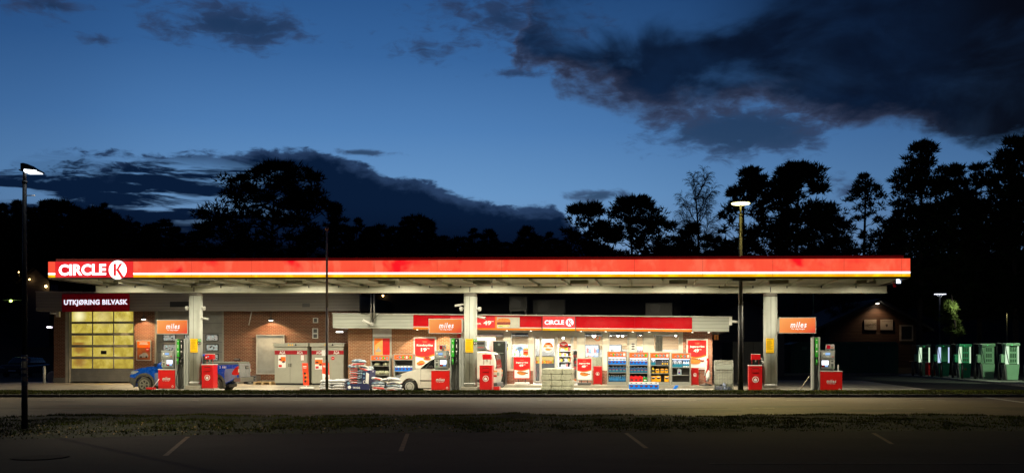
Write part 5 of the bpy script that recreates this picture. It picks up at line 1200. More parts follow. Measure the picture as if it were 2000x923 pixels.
# burger banner on the fascia
a, b = S(880, VE), S(1015, VE)
w = sthing('banner', 'red price banner with a burger picture on the shop fascia right of the middle pillar', 'banner', (a+b)/2, VE-.03, E2B((a+b)/2))
lo, hi = (lambda u: lerp(E2T(u), E2B(u), .90)), (lambda u: lerp(E2T(u), E2B(u), .12))
mb = MB(mat('banner_red', lin(205, 30, 38), .4), ORANGE, mat('banner_pale', (.42, .41, .35), .5, var=.1)); slab(mb, a, S(967, VE), VE-.03, VE-.006, lo, hi, 0); slab(mb, S(967, VE), S(970.5, VE), VE-.03, VE-.006, lo, hi, 1); slab(mb, S(970.5, VE), b, VE-.03, VE-.006, lo, hi, 2); mb.build('sheet', w)
text('lettering', 'OKSE\nBURGER', w, S(925, VE), VE-.04, Zp(930, 629.5, VE), w=S(941, VE)-S(910, VE), h=7.6*Dp(930, VE)/F, m=PRINTW, bold=.03)
text('price', '49', w, S(952, VE), VE-.04, Zp(952, 630, VE), w=S(959.5, VE)-S(944, VE), h=8.5*Dp(952, VE)/F, m=PRINTW, bold=.04)
text('price_suffix', '90', w, S(962.3, VE), VE-.04, Zp(952, 627, VE), w=S(964.5, VE)-S(960, VE), h=2.2*Dp(952, VE)/F, m=PRINTW, bold=.02)
xc = S(984, VE); zc = Zp(984, 629.5, VE); q = Dp(984, VE)/F
mb = MB(BUN, MEAT, GREEN, mat('sauce_print', lin(220, 190, 130), .5, var=.3, scale=20)); mb.prism([(xc+a*q, zc+b*q) for a, b in [(-13.5, 1), (-13, 5), (-9, 8), (0, 9), (9, 8), (13, 5), (13.5, 1)]], VE-.036, VE-.031, 0); mb.prism(rrect(xc-13.5*q, xc+13.5*q, zc-4*q, zc+1.2*q, 2*q), VE-.040, VE-.0365, 1); mb.prism(rrect(xc-12*q, xc+12*q, zc-8.5*q, zc-4.2*q, 1.8*q), VE-.037, VE-.031, 3); mb.prism(rrect(xc-11*q, xc-2*q, zc-7.5*q, zc-6.2*q, .4*q), VE-.040, VE-.0375, 2); mb.build('food_picture', w)
# stickers on doors
for L_, px, nm, c_ in ((L1, 1071, 'round', 0), (L2, 1101, 'red', 1)):
    u, z, r = S(px, V6), sz(px, 678 if c_ == 0 else 675), .25 if c_ == 0 else .24
    w = sthing('door_sticker', 'round white and orange hot dog sticker on the left door leaf' if c_ == 0 else 'red domed hot dog sticker on the right door leaf', 'sticker', u, V6-.02, z-.3)
    mb = MB(PRINTW, ORANGE if c_ == 0 else PRINTR, BUN, MEAT, BLACK); e = V6-.014
    if c_ == 0: mb.prism(circ(u, z, r, 28), e, e+.008, 0)
    mb.prism(circ(u, z+(.02 if c_ == 0 else .0), r*.96, 20, 0, 180), e-.004, e-.001, 1); mb.box(u-.14, u+.14, e-.008, e-.005, z+.08, z+.12, 0); mb.box(u-.06, u+.06, e-.008, e-.005, z+.02, z+.06, 0)
    hotdog(mb, u-.02, z-.09, r*1.3, e-.01, 2, 3, 4); mb.build('print', w)
# small notices
def smallnotice(label, px, py, w_, h_, v, cols):
    u, z = S(px, v), Zp(px, py, v); w = sthing('notice', label, 'notice', u, v, z-h_/2); mb = MB(PRINTW, BLACK, YEL); mb.box(u-w_/2, u+w_/2, v-.012, v-.002, z-h_/2, z+h_/2, 0)
    for q_, (a, b, m_) in enumerate(cols): mb.box(u-w_/2+.02, u+w_/2-.02, v-.016, v-.013, z-h_/2+h_*a, z-h_/2+h_*b, m_)
    mb.build('sheet', w)
smallnotice('black and yellow notice on the white pilaster left of the door poster stand', 990, 675, .16, .5, V6, ((.42, .72, 1), (.05, .38, 2)))
smallnotice('white notice with two black bars on the pilaster over the goods racks', 1236.5, 676, .2, .38, V6, ((.1, .28, 1), (.4, .62, 1), (.75, .92, 1)))
# number sign on roof end, info board on street lamp etc further down

w = sthing('floodlight', 'small cold white floodlight under the far right end of the canopy', 'floodlight', S(1757, -2.6), -2.6, Zp(1757, 548, -2.6)); u, z = S(1757, -2.6), Zp(1757, 548, -2.6)
mb = MB(DGREY, emis('cold_flood_glow', (.6, .75, 1, 1), 5)); mb.box(u-.12, u+.06, -2.55, -2.4, z-.1, z+.14, 0); mb.box(u-.11, u+.05, -2.565, -2.551, z-.09, z+.1, 1); mb.build('lamp_head', w); mb = MB(DGREY); mb.cyl((u-.03, -2.48, z+.1), (u-.03, -2.48, SOF(u)), .02, n=6); mb.build('bracket', w)
w = sthing('hanging_tag', 'small red tag hanging under the right end of the canopy', 'tag', S(1748, -1.5), -1.5, Zp(1748, 558, -1.5)); u = S(1748, -1.5)
mb = MB(RED); mb.prism([(u-.06, Zp(1748, 560, -1.5)), (u+.05, Zp(1748, 559.5, -1.5)), (u+.02, SOF(u)-.02), (u-.10, SOF(u)-.02)], -1.52, -1.48); mb.build('cloth', w)
mb = MB(mat('worn_yellow_mark', (.50, .36, .04), .8, var=.3)); a, b = S(188, 6.2), S(209, 6.2); mb.quad((a, 5.9, .009), (b-.2, 5.9, .009), (b, 6.9, .009), (a+.3, 6.9, .009)); o = mb.build('ground_marking'); o['kind'] = 'structure'; o.location = (*uvw(0, 0), 0); o.rotation_euler = (0, 0, -TH)
# ================================================================== VEHICLES
def wheel(name, parent, u, v, z, r, wd, side, rim_m, spokes, tyre_m=None, rimr=.66):
    mb = MB(tyre_m or RUBBER); k = 1 if side < 0 else -1
    prof = [(r*.62, 0), (r*.9, .0), (r*.98, .02), (r, .06), (r, wd-.06), (r*.98, wd-.02), (r*.9, wd), (r*.62, wd)]
    mb.lathe([(a, b*k) for a, b in prof], (u, v, z), 32, axis='y'); o = mb.build(name, parent)
    mb = MB(rim_m, BLACK); f = v-.004*k
    mb.lathe([(r*rimr+.01, f), (r*rimr+.01, f+.02*k), (r*(rimr-.06), f+.03*k), (r*(rimr-.12), f+.012*k), (r*.2, f+.018*k), (.01, f+.0*k)], (u, 0, z), 32, m=0, axis='y')
    for i in range(spokes):
        a = 2*math.pi*(i+.5)/spokes; ca, sa = math.cos(a), math.sin(a); r0, r1 = r*.24, r*(rimr-.13); h0, h1 = r0*math.pi/spokes*.55, r1*math.pi/spokes*(.62 if spokes < 9 else .5)
        if spokes >= 9: r0 = r*(rimr-.24); h0 = h1
        p = [(u+ca*r0-sa*h0, z+sa*r0+ca*h0), (u+ca*r1-sa*h1, z+sa*r1+ca*h1), (u+ca*r1+sa*h1, z+sa*r1-ca*h1), (u+ca*r0+sa*h0, z+sa*r0-ca*h0)]
        mb.prism(p, f-.002*k, f+.004*k, 1)
    mb.build('rim', o); return o
def arch(cx, cz, r, n=12, start=180, end=0): return [(cx+r*math.cos(R(start+(end-start)*i/n)), cz+r*math.sin(R(start+(end-start)*i/n))) for i in range(n+1)]

# ---- blue pickup, nose to the left -----------------------------------------
PV = 1.0; PW = 1.5; GZ = -.2
pu = lambda px: S(px, PV); pz = lambda px, py: Zp(px, py, PV)
PBLUE = mat('blue_car_paint', lin(0, 68, 168), .26, var=.06, coat=.6, dirt=.08); PDIRT = mat('dusty_blue_paint', (.13, .155, .26), .5, var=.25, scale=1.6, dirt=.3); PSIL = mat('dusty_silver', (.26, .27, .28), .45, metal=.2, var=.2, dirt=.25)
FLARE = mat('wheel_flare_plastic', (.055, .055, .045), .7, var=.2)
PK = sthing('pickup_truck', 'dusty blue pickup truck with black wheel flares parked behind the left pump', 'pickup truck', (pu(253)+pu(464))/2, PV+PW/2, GZ)
wf, wr = pu(282), pu(419); WR = .37; wz = GZ+WR+.0
def tumble(belt, k, v0=PV, w=PW): return lambda x, y, z: (x, (y + max(0, z-belt)*k if y < v0+w/2 else y - max(0, z-belt)*k), z)
def P_(l, f=pz, g=pu): return [(g(a), f(a, b)) for a, b in l]
zs = GZ+.30
low = P_([(464, 737), (464, 724), (463, 711), (431, 712.5), (420, 712.5), (420, 713.5), (360, 714.2), (300, 714.6), (290, 715.6), (276, 718), (264, 721), (257, 725.5), (254, 732), (253.5, 741), (256, 749)])
low += [(wf-.50, zs-.05), (wf-.47, wz)] + arch(wf, wz, .46) + [(wf+.48, zs)] + [(wr-.48, zs)] + arch(wr, wz, .46) + [(wr+.5, zs+.12)]
mb = MB(PBLUE, PDIRT); mb.prism(low, PV, PV+PW, 0); B_ = mb.build('body', PK, bev=.05, seg=3, wn=True)
# dusty lower doors and bed side as thin skins
mb = MB(PDIRT); mb.prism([(pu(302), zs+.02), (pu(302), pz(302, 728)), (pu(330), pz(330, 722)), (pu(372), pz(372, 722)), (wr-.52, pz(400, 724)), (wr-.50, zs+.02)], PV-.006, PV-.002); mb.prism([(wr+.52, zs+.16), (wr+.50, pz(435, 728)), (pu(440), pz(440, 719.5)), (pu(462), pz(462, 719)), (pu(463), pz(463, 736))], PV-.006, PV-.002); mb.build('dusty_side', B_)
bz = pz(350, 714.3); tb = tumble(bz, .28)
cab = P_([(301, 714.6), (326, 696), (333, 692), (345, 690.6), (380, 690.3), (387, 691.5), (391, 697), (394, 713.4)])
mb = MB(PBLUE); mb.prism([(a, b) for a, b in cab], PV+.02, PV+PW-.02, 0, fn=tb); mb.build('cab', PK, bev=.04, seg=3, wn=True)
def pane(name, pts, v, fn, parent, m=DGLASS): mb = MB(m); mb.prism(P_(pts), v, v+.02, 0, fn=fn); return mb.build(name, parent)
tb2 = tumble(bz, .28)
for pts in ([(312, 712.5), (329, 697), (336, 694), (352, 693.5), (352, 713)], [(355, 713), (355, 693.5), (376, 693.3), (384, 695), (386, 712.5)]): pane('window', pts, PV+.008, tb2, PK)
mb = MB(DGLASS); zt0, zt1 = pz(301, 713), pz(326, 697); mb.quad((pu(300), PV+.12, zt0), (pu(300), PV+PW-.12, zt0), (pu(325.5)-.0, PV+PW-.28, zt1), (pu(325.5), PV+.28, zt1)); mb.build('windscreen', PK)
mb = MB(DGLASS); za_, zb_2 = pz(393, 711.5), pz(391, 694.5); mb.hexa([(pu(393.6)-.01, PV+.14, za_), (pu(393.6)+.03, PV+.14, za_), (pu(393.6)+.03, PV+PW-.14, za_), (pu(393.6)-.01, PV+PW-.14, za_), (pu(390.2)-.01, PV+.24, zb_2), (pu(390.2)+.03, PV+.24, zb_2), (pu(390.2)+.03, PV+PW-.24, zb_2), (pu(390.2)-.01, PV+PW-.24, zb_2)]); mb.build('rear_window', PK)
for w_ in (wf, wr):
    mb = MB(FLARE); o_, i_ = arch(w_, wz, .56, 16, 196, -16), arch(w_, wz, .45, 16, 190, -10); mb.prism(o_+i_[::-1], PV-.05, PV+.03); mb.build('wheel_flare', PK, bev=.01)
mb = MB(FLARE, mat('dark_headlamp', (.05, .06, .07), .15, spec=.8)); mb.prism(P_([(253, 744), (253, 735), (262, 737), (266, 745), (263, 751), (256, 750)]), PV-.015, PV+PW+.015, 0); mb.build('front_bumper', PK, bev=.03)
for yy in (PV-.008, PV+PW-.1): mb = MB(mat('headlamp_lens', (.25, .28, .30), .1, spec=.9, var=0.2)); mb.prism(P_([(255, 727), (258, 724), (268, 722.5), (271, 725), (262, 729.5), (255.5, 730.5)]), yy, yy+.1); mb.build('headlight', PK, bev=.01)
mb = MB(PDIRT, BLACK); mb.box(pu(303.5), pu(308), PV-.22, PV-.02, pz(305, 715), pz(305, 708), 1); mb.build('wing_mirror', PK, bev=.03)
mb = MB(FLARE); mb.box(wf+.62, wr-.62, PV-.06, PV+.12, zs-.03, zs+.03); mb.build('side_step', PK, bev=.01)
mb = MB(BLACK, PDIRT); mb.box(pu(345), pu(351.5), PV-.015, PV, pz(350, 719), pz(350, 717.6)); mb.box(pu(398), pu(404), PV-.015, PV, pz(400, 719), pz(400, 717.6)); mb.build('door_handle', PK)
mb = MB(mat('bed_cover_grey', (.11, .12, .095), .7, var=.15)); mb.box(pu(400), pu(464), PV+.08, PV+PW-.08, pz(440, 712), pz(440, 706)); mb.build('bed_cover', PK, bev=.03)
mb = MB(BLACK, STEEL); mb.box(pu(452), pu(463), PV+.3, PV+.34, pz(455, 703), pz(455, 699)); mb.box(pu(453), pu(462), PV+.29, PV+.31, pz(455, 702.3), pz(455, 699.8), 1); mb.box(pu(451), pu(464), PV+.2, PV+.5, pz(455, 704), pz(455, 702.8)); mb.build('work_light', PK)
rb = pu(464)
mb = MB(PSIL, BLACK, STEEL); mb.box(rb, rb+.06, PV+.12, PV+PW-.12, pz(464, 736), pz(464, 709.5)); mb.box(rb+.06, rb+.085, PV+.75, PV+1.1, pz(464, 720), pz(464, 714.5), 1); mb.box(rb+.085, rb+.1, PV+.8, PV+1.05, pz(464, 718.6), pz(464, 716), 2); mb.build('tailgate', PK, bev=.03, seg=3, wn=True)
TL = mat('tail_lamp_red', (.45, .02, .015), .15, coat=.8); TLW = mat('lamp_clear', (.6, .55, .45), .15)
for yy in (PV-.01, PV+PW-.13): mb = MB(TL, TLW); mb.prism(P_([(453, 731), (453, 727), (459, 718), (464.5, 714), (464.7, 731), (458, 732)]), yy, yy+.14, 0); mb.box(rb+.02, rb+.04, yy+.03, yy+.12, pz(464, 726), pz(464, 720), 1); mb.build('tail_light', PK)
mb = MB(STEEL, BLACK); mb.box(rb-.15, rb+.16, PV-.02, PV+PW+.02, pz(464, 745), pz(464, 736.5)); mb.cyl((rb+.24, PV+PW/2, pz(464, 747)), (rb+.36, PV+PW/2, pz(464, 747)), .03, n=8); mb.box(rb+.0, rb+.2, PV+.7, PV+1.1, pz(464, 750), pz(464, 745), 1); mb.build('rear_bumper', PK, bev=.04, seg=3)
text('lettering', '2 181', PK, pu(435), PV-.008, pz(433, 716.3), w=pu(441)-pu(428), h=.10, m=PRINTW, bold=.02)
RIMD = mat('dark_alloy', (.22, .22, .18), .4, metal=.4, var=.2); TYD = mat('dusty_tyre', (.06, .058, .045), .9, var=.3)
for x, y, sd in ((wf, PV+.0, -1), (wr, PV+.0, -1), (wf, PV+PW, 1), (wr, PV+PW, 1)): wheel('wheel', PK, x, y, wz, WR, .26, sd, RIMD, 6, TYD)
mb = MB(BLACK); mb.box(wf-.3, wr+.6, PV+.3, PV+PW-.3, GZ+.25, zs+.1); mb.build('chassis', PK)

# ---- white van, nose to the left -------------------------------------------
VV = 1.25; VW_ = 1.78
vu = lambda px: S(px, VV); vz = lambda px, py: Zp(px, py, VV)
def Q_(l): return [(vu(a), vz(a, b)) for a, b in l]
VWH = mat('white_car_paint', (.76, .75, .66), .3, var=.04, coat=.5, dirt=.10)
VN_ = sthing('delivery_van', 'white compact delivery van parked behind the middle pump and pillar', 'van', (vu(769)+vu(966))/2, VV+VW_/2, GZ)
wf, wr = vu(800), vu(932); WR = .32; wz = GZ+WR; zs = GZ+.26
low = Q_([(966, 750), (969, 735), (968.5, 722), (966, 716), (900, 717.5), (850, 719), (818, 720.5), (810, 721.5), (798, 724.5), (784, 729.5), (774, 735), (769.5, 741), (768, 748), (769, 757)])
low += [(wf-.44, zs-.03), (wf-.41, wz)] + arch(wf, wz, .40) + [(wf+.41, zs)] + [(wr-.41, zs)] + arch(wr, wz, .40) + [(wr+.42, zs)]
mb = MB(VWH); mb.prism(low, VV, VV+VW_, 0); VB_ = mb.build('body', VN_, bev=.07, seg=4, wn=True)
bz = vz(850, 719); tv = tumble(bz, .17, VV, VW_)
top = Q_([(812, 721.5), (824, 712), (840, 701.5), (856, 693.5), (870, 689), (890, 686.5), (925, 685.5), (950, 685.6), (960, 687.5), (964.5, 694), (967.5, 705), (968.5, 718)])
mb = MB(VWH); mb.prism(top, VV+.012, VV+VW_-.012, 0, fn=tv); mb.build('cargo_box', VN_, bev=.07, seg=4, wn=True)
def vpane(name, pts, v=VV+.003, m=DGLASS): mb = MB(m); mb.prism(Q_(pts), v, v+.02, 0, fn=tv); return mb.build(name, VN_)
vpane('window', [(822, 718.8), (829, 711.5), (842, 702.5), (857, 696.5), (873, 694.2), (880, 694.2), (880, 718.2), (845, 718.8)])
vpane('window_pillar', [(829, 719), (832, 719), (843, 703.4), (839.6, 705.3)], VV-.002, mat('black_trim', (.02, .02, .02), .5))
mb = MB(DGLASS); mb.quad((vu(811), VV+.1, vz(811, 720.4)), (vu(811), VV+VW_-.1, vz(811, 720.4)), (vu(855), VV+VW_-.3, vz(855, 693.5)), (vu(855), VV+.3, vz(855, 693.5))); mb.build('windscreen', VN_)
mb = MB(BLACK); mb.prism(Q_([(838, 718.5), (838, 714), (843, 712.5), (846, 714), (846, 719)]), VV-.2, VV-.02); mb.build('wing_mirror', VN_, bev=.03)
mb = MB(mat('bumper_grey', (.05, .05, .05), .6)); mb.prism(Q_([(768, 748), (769, 744.5), (778, 744.5), (784, 747), (786, 757), (770, 758)]), VV-.02, VV+VW_+.02); mb.build('front_bumper', VN_, bev=.03)
mb = MB(mat('bumper_grey', (.05, .05, .05), .6)); mb.box(vu(955), vu(971.5), VV-.02, VV+VW_+.02, vz(960, 757.5), vz(960, 746.5)); mb.build('rear_bumper', VN_, bev=.04, seg=3)
mb = MB(BLACK); mb.box(wf+.5, vu(880), VV-.012, VV+.0, vz(850, 743.5), vz(850, 741.8)); mb.box(vu(884), wr-.46, VV-.012, VV+.0, vz(900, 727.7), vz(900, 726)); 
mb.box(vu(881.2), vu(881.2)+.015, VV-.004, VV, vz(880, 753), vz(880, 720)); mb.box(vu(822)-.01, vu(822), VV-.004, VV, vz(822, 750), vz(822, 721)); mb.build('side_moulding', VN_)
E_HL = emis('headlamp_sheen', (1, .95, .85, 1), 1.2)
for yy in (VV-.012, VV+VW_-.12): mb = MB(mat('headlamp_lens', (.25, .28, .30), .1), PRINTW); mb.prism(Q_([(769.8, 741.5), (771.5, 735.5), (776, 732.2), (784.5, 730.5), (784, 733.5), (778, 739.5), (771, 742.5)]), yy, yy+.13, 0); mb.prism(Q_([(770, 741.2), (771.6, 736), (775.5, 736), (776, 739.5), (771, 742)]), yy-.004, yy, 1); mb.build('headlight', VN_, bev=.01)
rx = vu(969)
for yy in (VV-.006, VV+VW_-.14): mb = MB(TL, mat('orange_lens', (.8, .3, .08), .2), TLW); mb.box(rx-.12, rx+.03, yy, yy+.15, vz(969, 735.5), vz(969, 731.5), 0); mb.box(rx-.12, rx+.03, yy, yy+.15, vz(969, 731.5), vz(969, 726), 2); mb.box(rx-.12, rx+.03, yy, yy+.15, vz(969, 726), vz(969, 722.5), 1); mb.build('tail_light', VN_, bev=.01)
mb = MB(DGLASS, BLACK); zA, zB = vz(968, 718), vz(966, 691)
k1, k2 = .17*(zA-bz), .17*(zB-bz)
mb.hexa([(rx-.02, VV+.16, zA), (rx+.02, VV+.16, zA), (rx+.02, VV+VW_-.16, zA), (rx-.02, VV+VW_-.16, zA), (rx-.16, VV+.22, zB), (rx-.07, VV+.22, zB), (rx-.07, VV+VW_-.22, zB), (rx-.16, VV+VW_-.22, zB)]); mb.build('rear_window', VN_)
mb = MB(mat('number_plate', (.10, .28, .20), .4), PRINTW); mb.box(rx, rx+.03, VV+.35, VV+.75, vz(969, 733), vz(969, 727)); mb.build('number_plate', VN_)
mb = MB(BLACK); mb.tube([(rx-.05, VV+.3, GZ+.35), (rx+.25, VV+.3, GZ+.32), (rx+.36, VV+.3, GZ+.42)], .03, 7); mb.build('tow_hook', VN_)
mb = MB(BLACK); mb.prism(Q_([(927, 686), (933, 682.5), (944, 681.5), (952, 684.5), (953, 686.3)]), VV+.4, VV+1.3); mb.build('roof_rail', VN_, bev=.02)
RIMS = mat('steel_rim', (.50, .50, .45), .4, metal=.2, var=.1)
for x, y, sd in ((wf, VV, -1), (wr, VV, -1), (wf, VV+VW_, 1), (wr, VV+VW_, 1)): wheel('wheel', VN_, x, y, wz, WR, .22, sd, RIMS, 12)
mb = MB(BLACK); mb.box(wf-.3, wr+.5, VV+.25, VV+VW_-.25, GZ+.2, zs+.1); mb.build('chassis', VN_)

# ---- dark car far left, seen from the front ---------------------------------
D = 70.0; k = D/F; X = lambda p: (p-24)*k; Zc = lambda py: CAMH+(HY-py)*k
DC = thing('parked_car', 'dark parked car facing the camera in the gloom at the left edge', 'car', (WX(24, D), D, 0), 0.05)
DCP = mat('dark_blue_car_paint', (.03, .04, .07), .25, coat=.8, var=.05)
sec = [(0.0, .92, .25, .72), (.12, .90, .18, .80), (1.1, .90, .18, .98), (1.25, .84, .9, 1.02)]
mb = MB(DCP); mb.prism([(-.90, .28), (-.92, .55), (-.86, .78), (-.7, .88), (.7, .88), (.86, .78), (.92, .55), (.90, .28)], 0, 4.3, fn=lambda x, y, z: (x, y, z+.12*min(1, y/1.2)*(1 if z > .7 else 0))); mb.build('body', DC, bev=.09, seg=3, wn=True)
mb = MB(DCP); mb.prism([(-.78, .96), (-.66, 1.3), (-.55, 1.42), (.55, 1.42), (.66, 1.3), (.78, .96)], 1.0, 3.9, fn=lambda x, y, z: (x, y+(z-.96)*(1.3 if y < 2 else -.9), z)); mb.build('cab', DC, bev=.05, seg=3, wn=True)
mb = MB(DGLASS); mb.quad((-.70, 1.0, .985), (.70, 1.0, .985), (.56, 1.50, 1.37), (-.56, 1.50, 1.37)); mb.build('windscreen', DC)
mb = MB(BLACK, ALU, PRINTW); mb.box(-.5, .5, -.03, .05, .36, .52, 0); mb.box(-.42, .42, -.04, -.02, .56, .68, 0); mb.box(-.42, .42, -.05, -.03, .61, .625, 1); mb.box(-.26, .26, -.05, -.03, .42, .5, 2); mb.build('grille', DC)
for s_ in (-1, 1): mb = MB(mat('headlamp_lens', (.25, .28, .30), .1)); mb.prism([(s_*.5, .60), (s_*.52, .70), (s_*.84, .76), (s_*.88, .66)], -.03, .2); mb.build('headlight', DC)
for s_ in (-1, 1):
    for yy in (.85, 3.4): mb = MB(RUBBER); mb.cyl((s_*.70, yy, .31), (s_*.90, yy, .31), .31, n=20); mb.build('wheel', DC)

# ================================================================== GAS CABINETS
CABM = mat('cabinet_beige_grey', (.33, .325, .27), .5, var=.06, scale=1.0, dirt=.18); BAND = mat('cabinet_red_band', lin(150, 0, 22), .4)
def cabinet(label, p0, p1, v, left):
    a, b = S(p0, v), S(p1, v); zT, zB = Zp((p0+p1)/2, 669, v), .04; w = sthing('gas_cabinet', label, 'gas bottle cabinet', (a+b)/2, v, 0, group='grey gas bottle cabinets with red bands')
    zr = Zp(p0, 676.5, v); y = lambda py: Zp((p0+p1)/2, py, v)
    mb = MB(CABM); mb.box(a, b, v, v+1.1, .1, zr); mb.build('casing', w, bev=.01)
    mb = MB(CABM); mb.box(a-.07, b+.07, v-.08, v+1.15, zr, zT); rf = mb.build('roof', w, bev=.02)
    mb = MB(BLACK); mb.box(a+.05, b-.05, v+.05, v+1, .0, .1); mb.build('plinth', w)
    mb = MB(BAND); mb.box(a-.001, b+.001, v-.008, v, y(691.5), y(684)); mb.build('red_band', w)
    for f in (.24, .78): text('lettering', 'AGA', w, lerp(a, b, f), v-.016, y(687.8), w=.32, h=.165, m=PRINTW, bold=.02)
    mb = MB(DGREY); m_ = lerp(a, b, .475); mb.box(m_-.006, m_+.006, v-.004, v, .12, y(692)); mb.build('door_gap', w)
    for s_ in (-.06, .05): mb = MB(BLACK); mb.box(m_+s_-.015, m_+s_+.015, v-.04, v-.0, y(715.5), y(709)); mb.build('handle', w, bev=.008)
    mb = MB(YEL, BLACK)
    for q_ in range(3 if left else 2): c_ = lerp(a, b, .42)+q_*.11; mb.prism([(c_, y(674.3)), (c_+.09, y(674.3)), (c_+.045, y(670.6))], v-.09, v-.082, 0)
    c_ = lerp(a, b, .42)+.38; mb.prism([(c_, y(674.5)), (c_+.12, y(674.5)), (c_+.06, y(670))], v-.09, v-.082, 1); mb.build('warning_mark', w)
    x0 = lerp(a, b, .11 if left else .11); mb = MB(PRINTW, ORANGE, PRINTR, BLACK); t1_, t0_ = (y(692.5), y(717.5)) if left else (y(698), y(720.5))
    mb.box(x0, x0+.42, v-.006, v, t0_, t1_, 0); mb.box(x0+(.14 if left else .0), x0+.41, v-.009, v-.007, t1_-.34, t1_-.10, 1)
    for cx, cz in ((.11, .28), (.30, .40)): mb.prism(circ(x0+cx, t1_-cz, .09, 14, 0, 180), v-.013, v-.010, 3); mb.prism(circ(x0+cx, t1_-cz-.0, .03, 10), v-.016, v-.014, 2)
    mb.box(x0+.03, x0+.2, v-.010, v-.008, t0_+.04, t0_+.16, 2); mb.build('poster', w)
    mb = MB(PRINTW, PRINTR); x0 = lerp(a, b, .80 if left else .32); mb.box(x0, x0+.2, v-.010, v-.004, y(703.5 if left else 694), y(692 if left else 683), 1 if left else 0)
    if left: mb.box(x0+.015, x0+.185, v-.013, v-.0105, y(703), y(692.6), 0)
    mb.build('label', w)
    if not left: mb = MB(PRINTR, PRINTW); c_ = lerp(a, b, .67); mb.prism(circ(c_, y(699), .09, 18), v-.008, v-.002, 0); mb.box(c_-.06, c_+.06, v-.011, v-.0085, y(699)-.012, y(699)+.012, 1); mb.build('round_sticker', w)
cabinet('beige grey gas cabinet with red band and poster, left one beside the boarded window', 536.5, 600, 6.4, True)
cabinet('beige grey gas cabinet with red band and round red sticker, right one behind the flagpole', 608.5, 671, 6.4, False)
# narrow tilted red banners
def banner_stand(label, bx, by, tx, ty, wpx, v, art):
    w = sthing('banner_stand', label, 'banner stand', S(bx, v), v, -.02, group='narrow red banner stands before the gas cabinets'); k = Dp(bx, v)/F
    z0, z1 = Zp(bx, by, v), Zp(tx, ty, v); u0, u1 = S(bx, v), S(tx, v); hw = wpx*k/2; pt = lambda f, s_: (lerp(u0, u1, f)+s_*hw, lerp(z0, z1, f))
    OR2 = mat('orange_red_print', lin(235, 66, 34), .4); mb = MB(OR2, PRINTW, BUN, BLACK)
    mb.prism([pt(0, -1), pt(0, 1), pt(1, 1), pt(1, -1)], v, v+.03, 0)
    if art == 0:
        for q_ in range(5): c_ = pt(.18+.09*q_, (-.2, .25, -.1, .3, -.25)[q_]); mb.prism(circ(*c_, hw*.42, 10), v-.005, v-.002, 2 if q_ % 2 else 3); 
    else: mb.prism([pt(0, -1), pt(0, 1), pt(.42, 1), pt(.48, -1)], v-.005, v-.002, 1); mb.prism(circ(*pt(.2, .25), hw*.6, 12, rz=hw*.9), v-.009, v-.006, 2)
    mb.prism([pt(.83, -.7), pt(.83, .5), pt(.87, .5), pt(.87, -.7)], v-.009, v-.006, 1); mb.prism([pt(.77, -.6), pt(.77, .4), pt(.79, .4), pt(.79, -.6)], v-.009, v-.006, 1); mb.build('banner_face', w)
    mb = MB(WHITE if art == 0 else DGREY); mb.zprism(rrect(u0-.3, u0+.38, v-.2, v+.25, .12), fore_z(u0, v)+.005, fore_z(u0, v)+.1); mb.cyl((u0, v+.03, fore_z(u0, v)+.05), (u0, v+.03, z0), .03, n=8); mb.build('foot', w, bev=.02)
banner_stand('narrow tilted red banner standing before the gap between the gas cabinets', 598, 751.5, 595.5, 708.5, 11.5, 3.3, 0)
banner_stand('narrow red and white banner standing right behind the flagpole', 637, 748, 635.5, 708, 14, 3.6, 1)
w = sthing('pallet', 'small wooden pallet lying on the ground left of the gas cabinets', 'pallet', S(518, 7.0), 7.0, 0); a, b = S(500.5, 7), S(535, 7)
WOOD = mat('pallet_wood', (.42, .30, .15), .8, var=.25)
mb = MB(WOOD)
for q_ in range(5): mb.box(a, b, 6.6+q_*.17, 6.6+q_*.17+.12, .13, .155)
mb.build('deck', w); mb = MB(WOOD)
for q_ in range(3): c_ = lerp(a, b, q_/2)-(0 if q_ == 0 else .06 if q_ == 1 else .12); mb.box(c_, c_+.12, 6.6, 7.4, .0, .13)
mb.build('block', w)
w = sthing('storage_box', 'grey plastic storage crates stacked behind the pickup tail', 'crate', S(492, 7.2), 7.2, 0); mb = MB(mat('crate_grey', (.10, .10, .105), .5), BLACK); mb.box(S(484.5, 7), S(502, 7), 6.9, 7.5, .02, .48, 0)
for q_ in range(3): mb.box(S(486, 7), S(500.5, 7), 6.895, 6.9, .08+q_*.14, .16+q_*.14, 1)
mb.build('shell', w, bev=.01)

# ================================================================== SACKS
def sackmat(name, base, stripe, f0, f1):
    m = bpy.data.materials.new(name); m.use_nodes = True; q = NT(m.node_tree); p = q.n['Principled BSDF']; o = q.n.new('ShaderNodeTexCoord').outputs['Object']; x, y, z = q.sep(o)
    inf = q.n.new('ShaderNodeObjectInfo'); rnd = inf.outputs['Random']
    a = q.m('ADD', q.m('MULTIPLY', q.m('ABSOLUTE', y), 2.3), q.m('MULTIPLY', q.noise(o, 5, 3), .22)); s_ = q.m('MULTIPLY', q.smooth(a, f0, f0+.04), q.smooth(a, f1, f1-.04))
    bl = q.smooth(q.noise(q.comb(q.m('ADD', x, q.m('MULTIPLY', rnd, 9)), y, z), 7, 4, .6), .55, .64)
    c_ = q.mix(q.m('MAXIMUM', s_, q.m('MULTIPLY', bl, .55)), base, stripe); c_ = q.mix(q.m('MULTIPLY', q.noise(o, 12, 4), .3), c_, (.25, .24, .22, 1))
    q.set(p.inputs['Base Color'], c_); p.inputs['Roughness'].default_value = .35
    bp = q.n.new('ShaderNodeBump'); bp.inputs['Strength'].default_value = .6; bp.inputs['Distance'].default_value = .03; q.set(bp.inputs['Height'], q.noise(o, 9, 4, .6)); q.l.new(bp.outputs[0], p.inputs['Normal']); return m
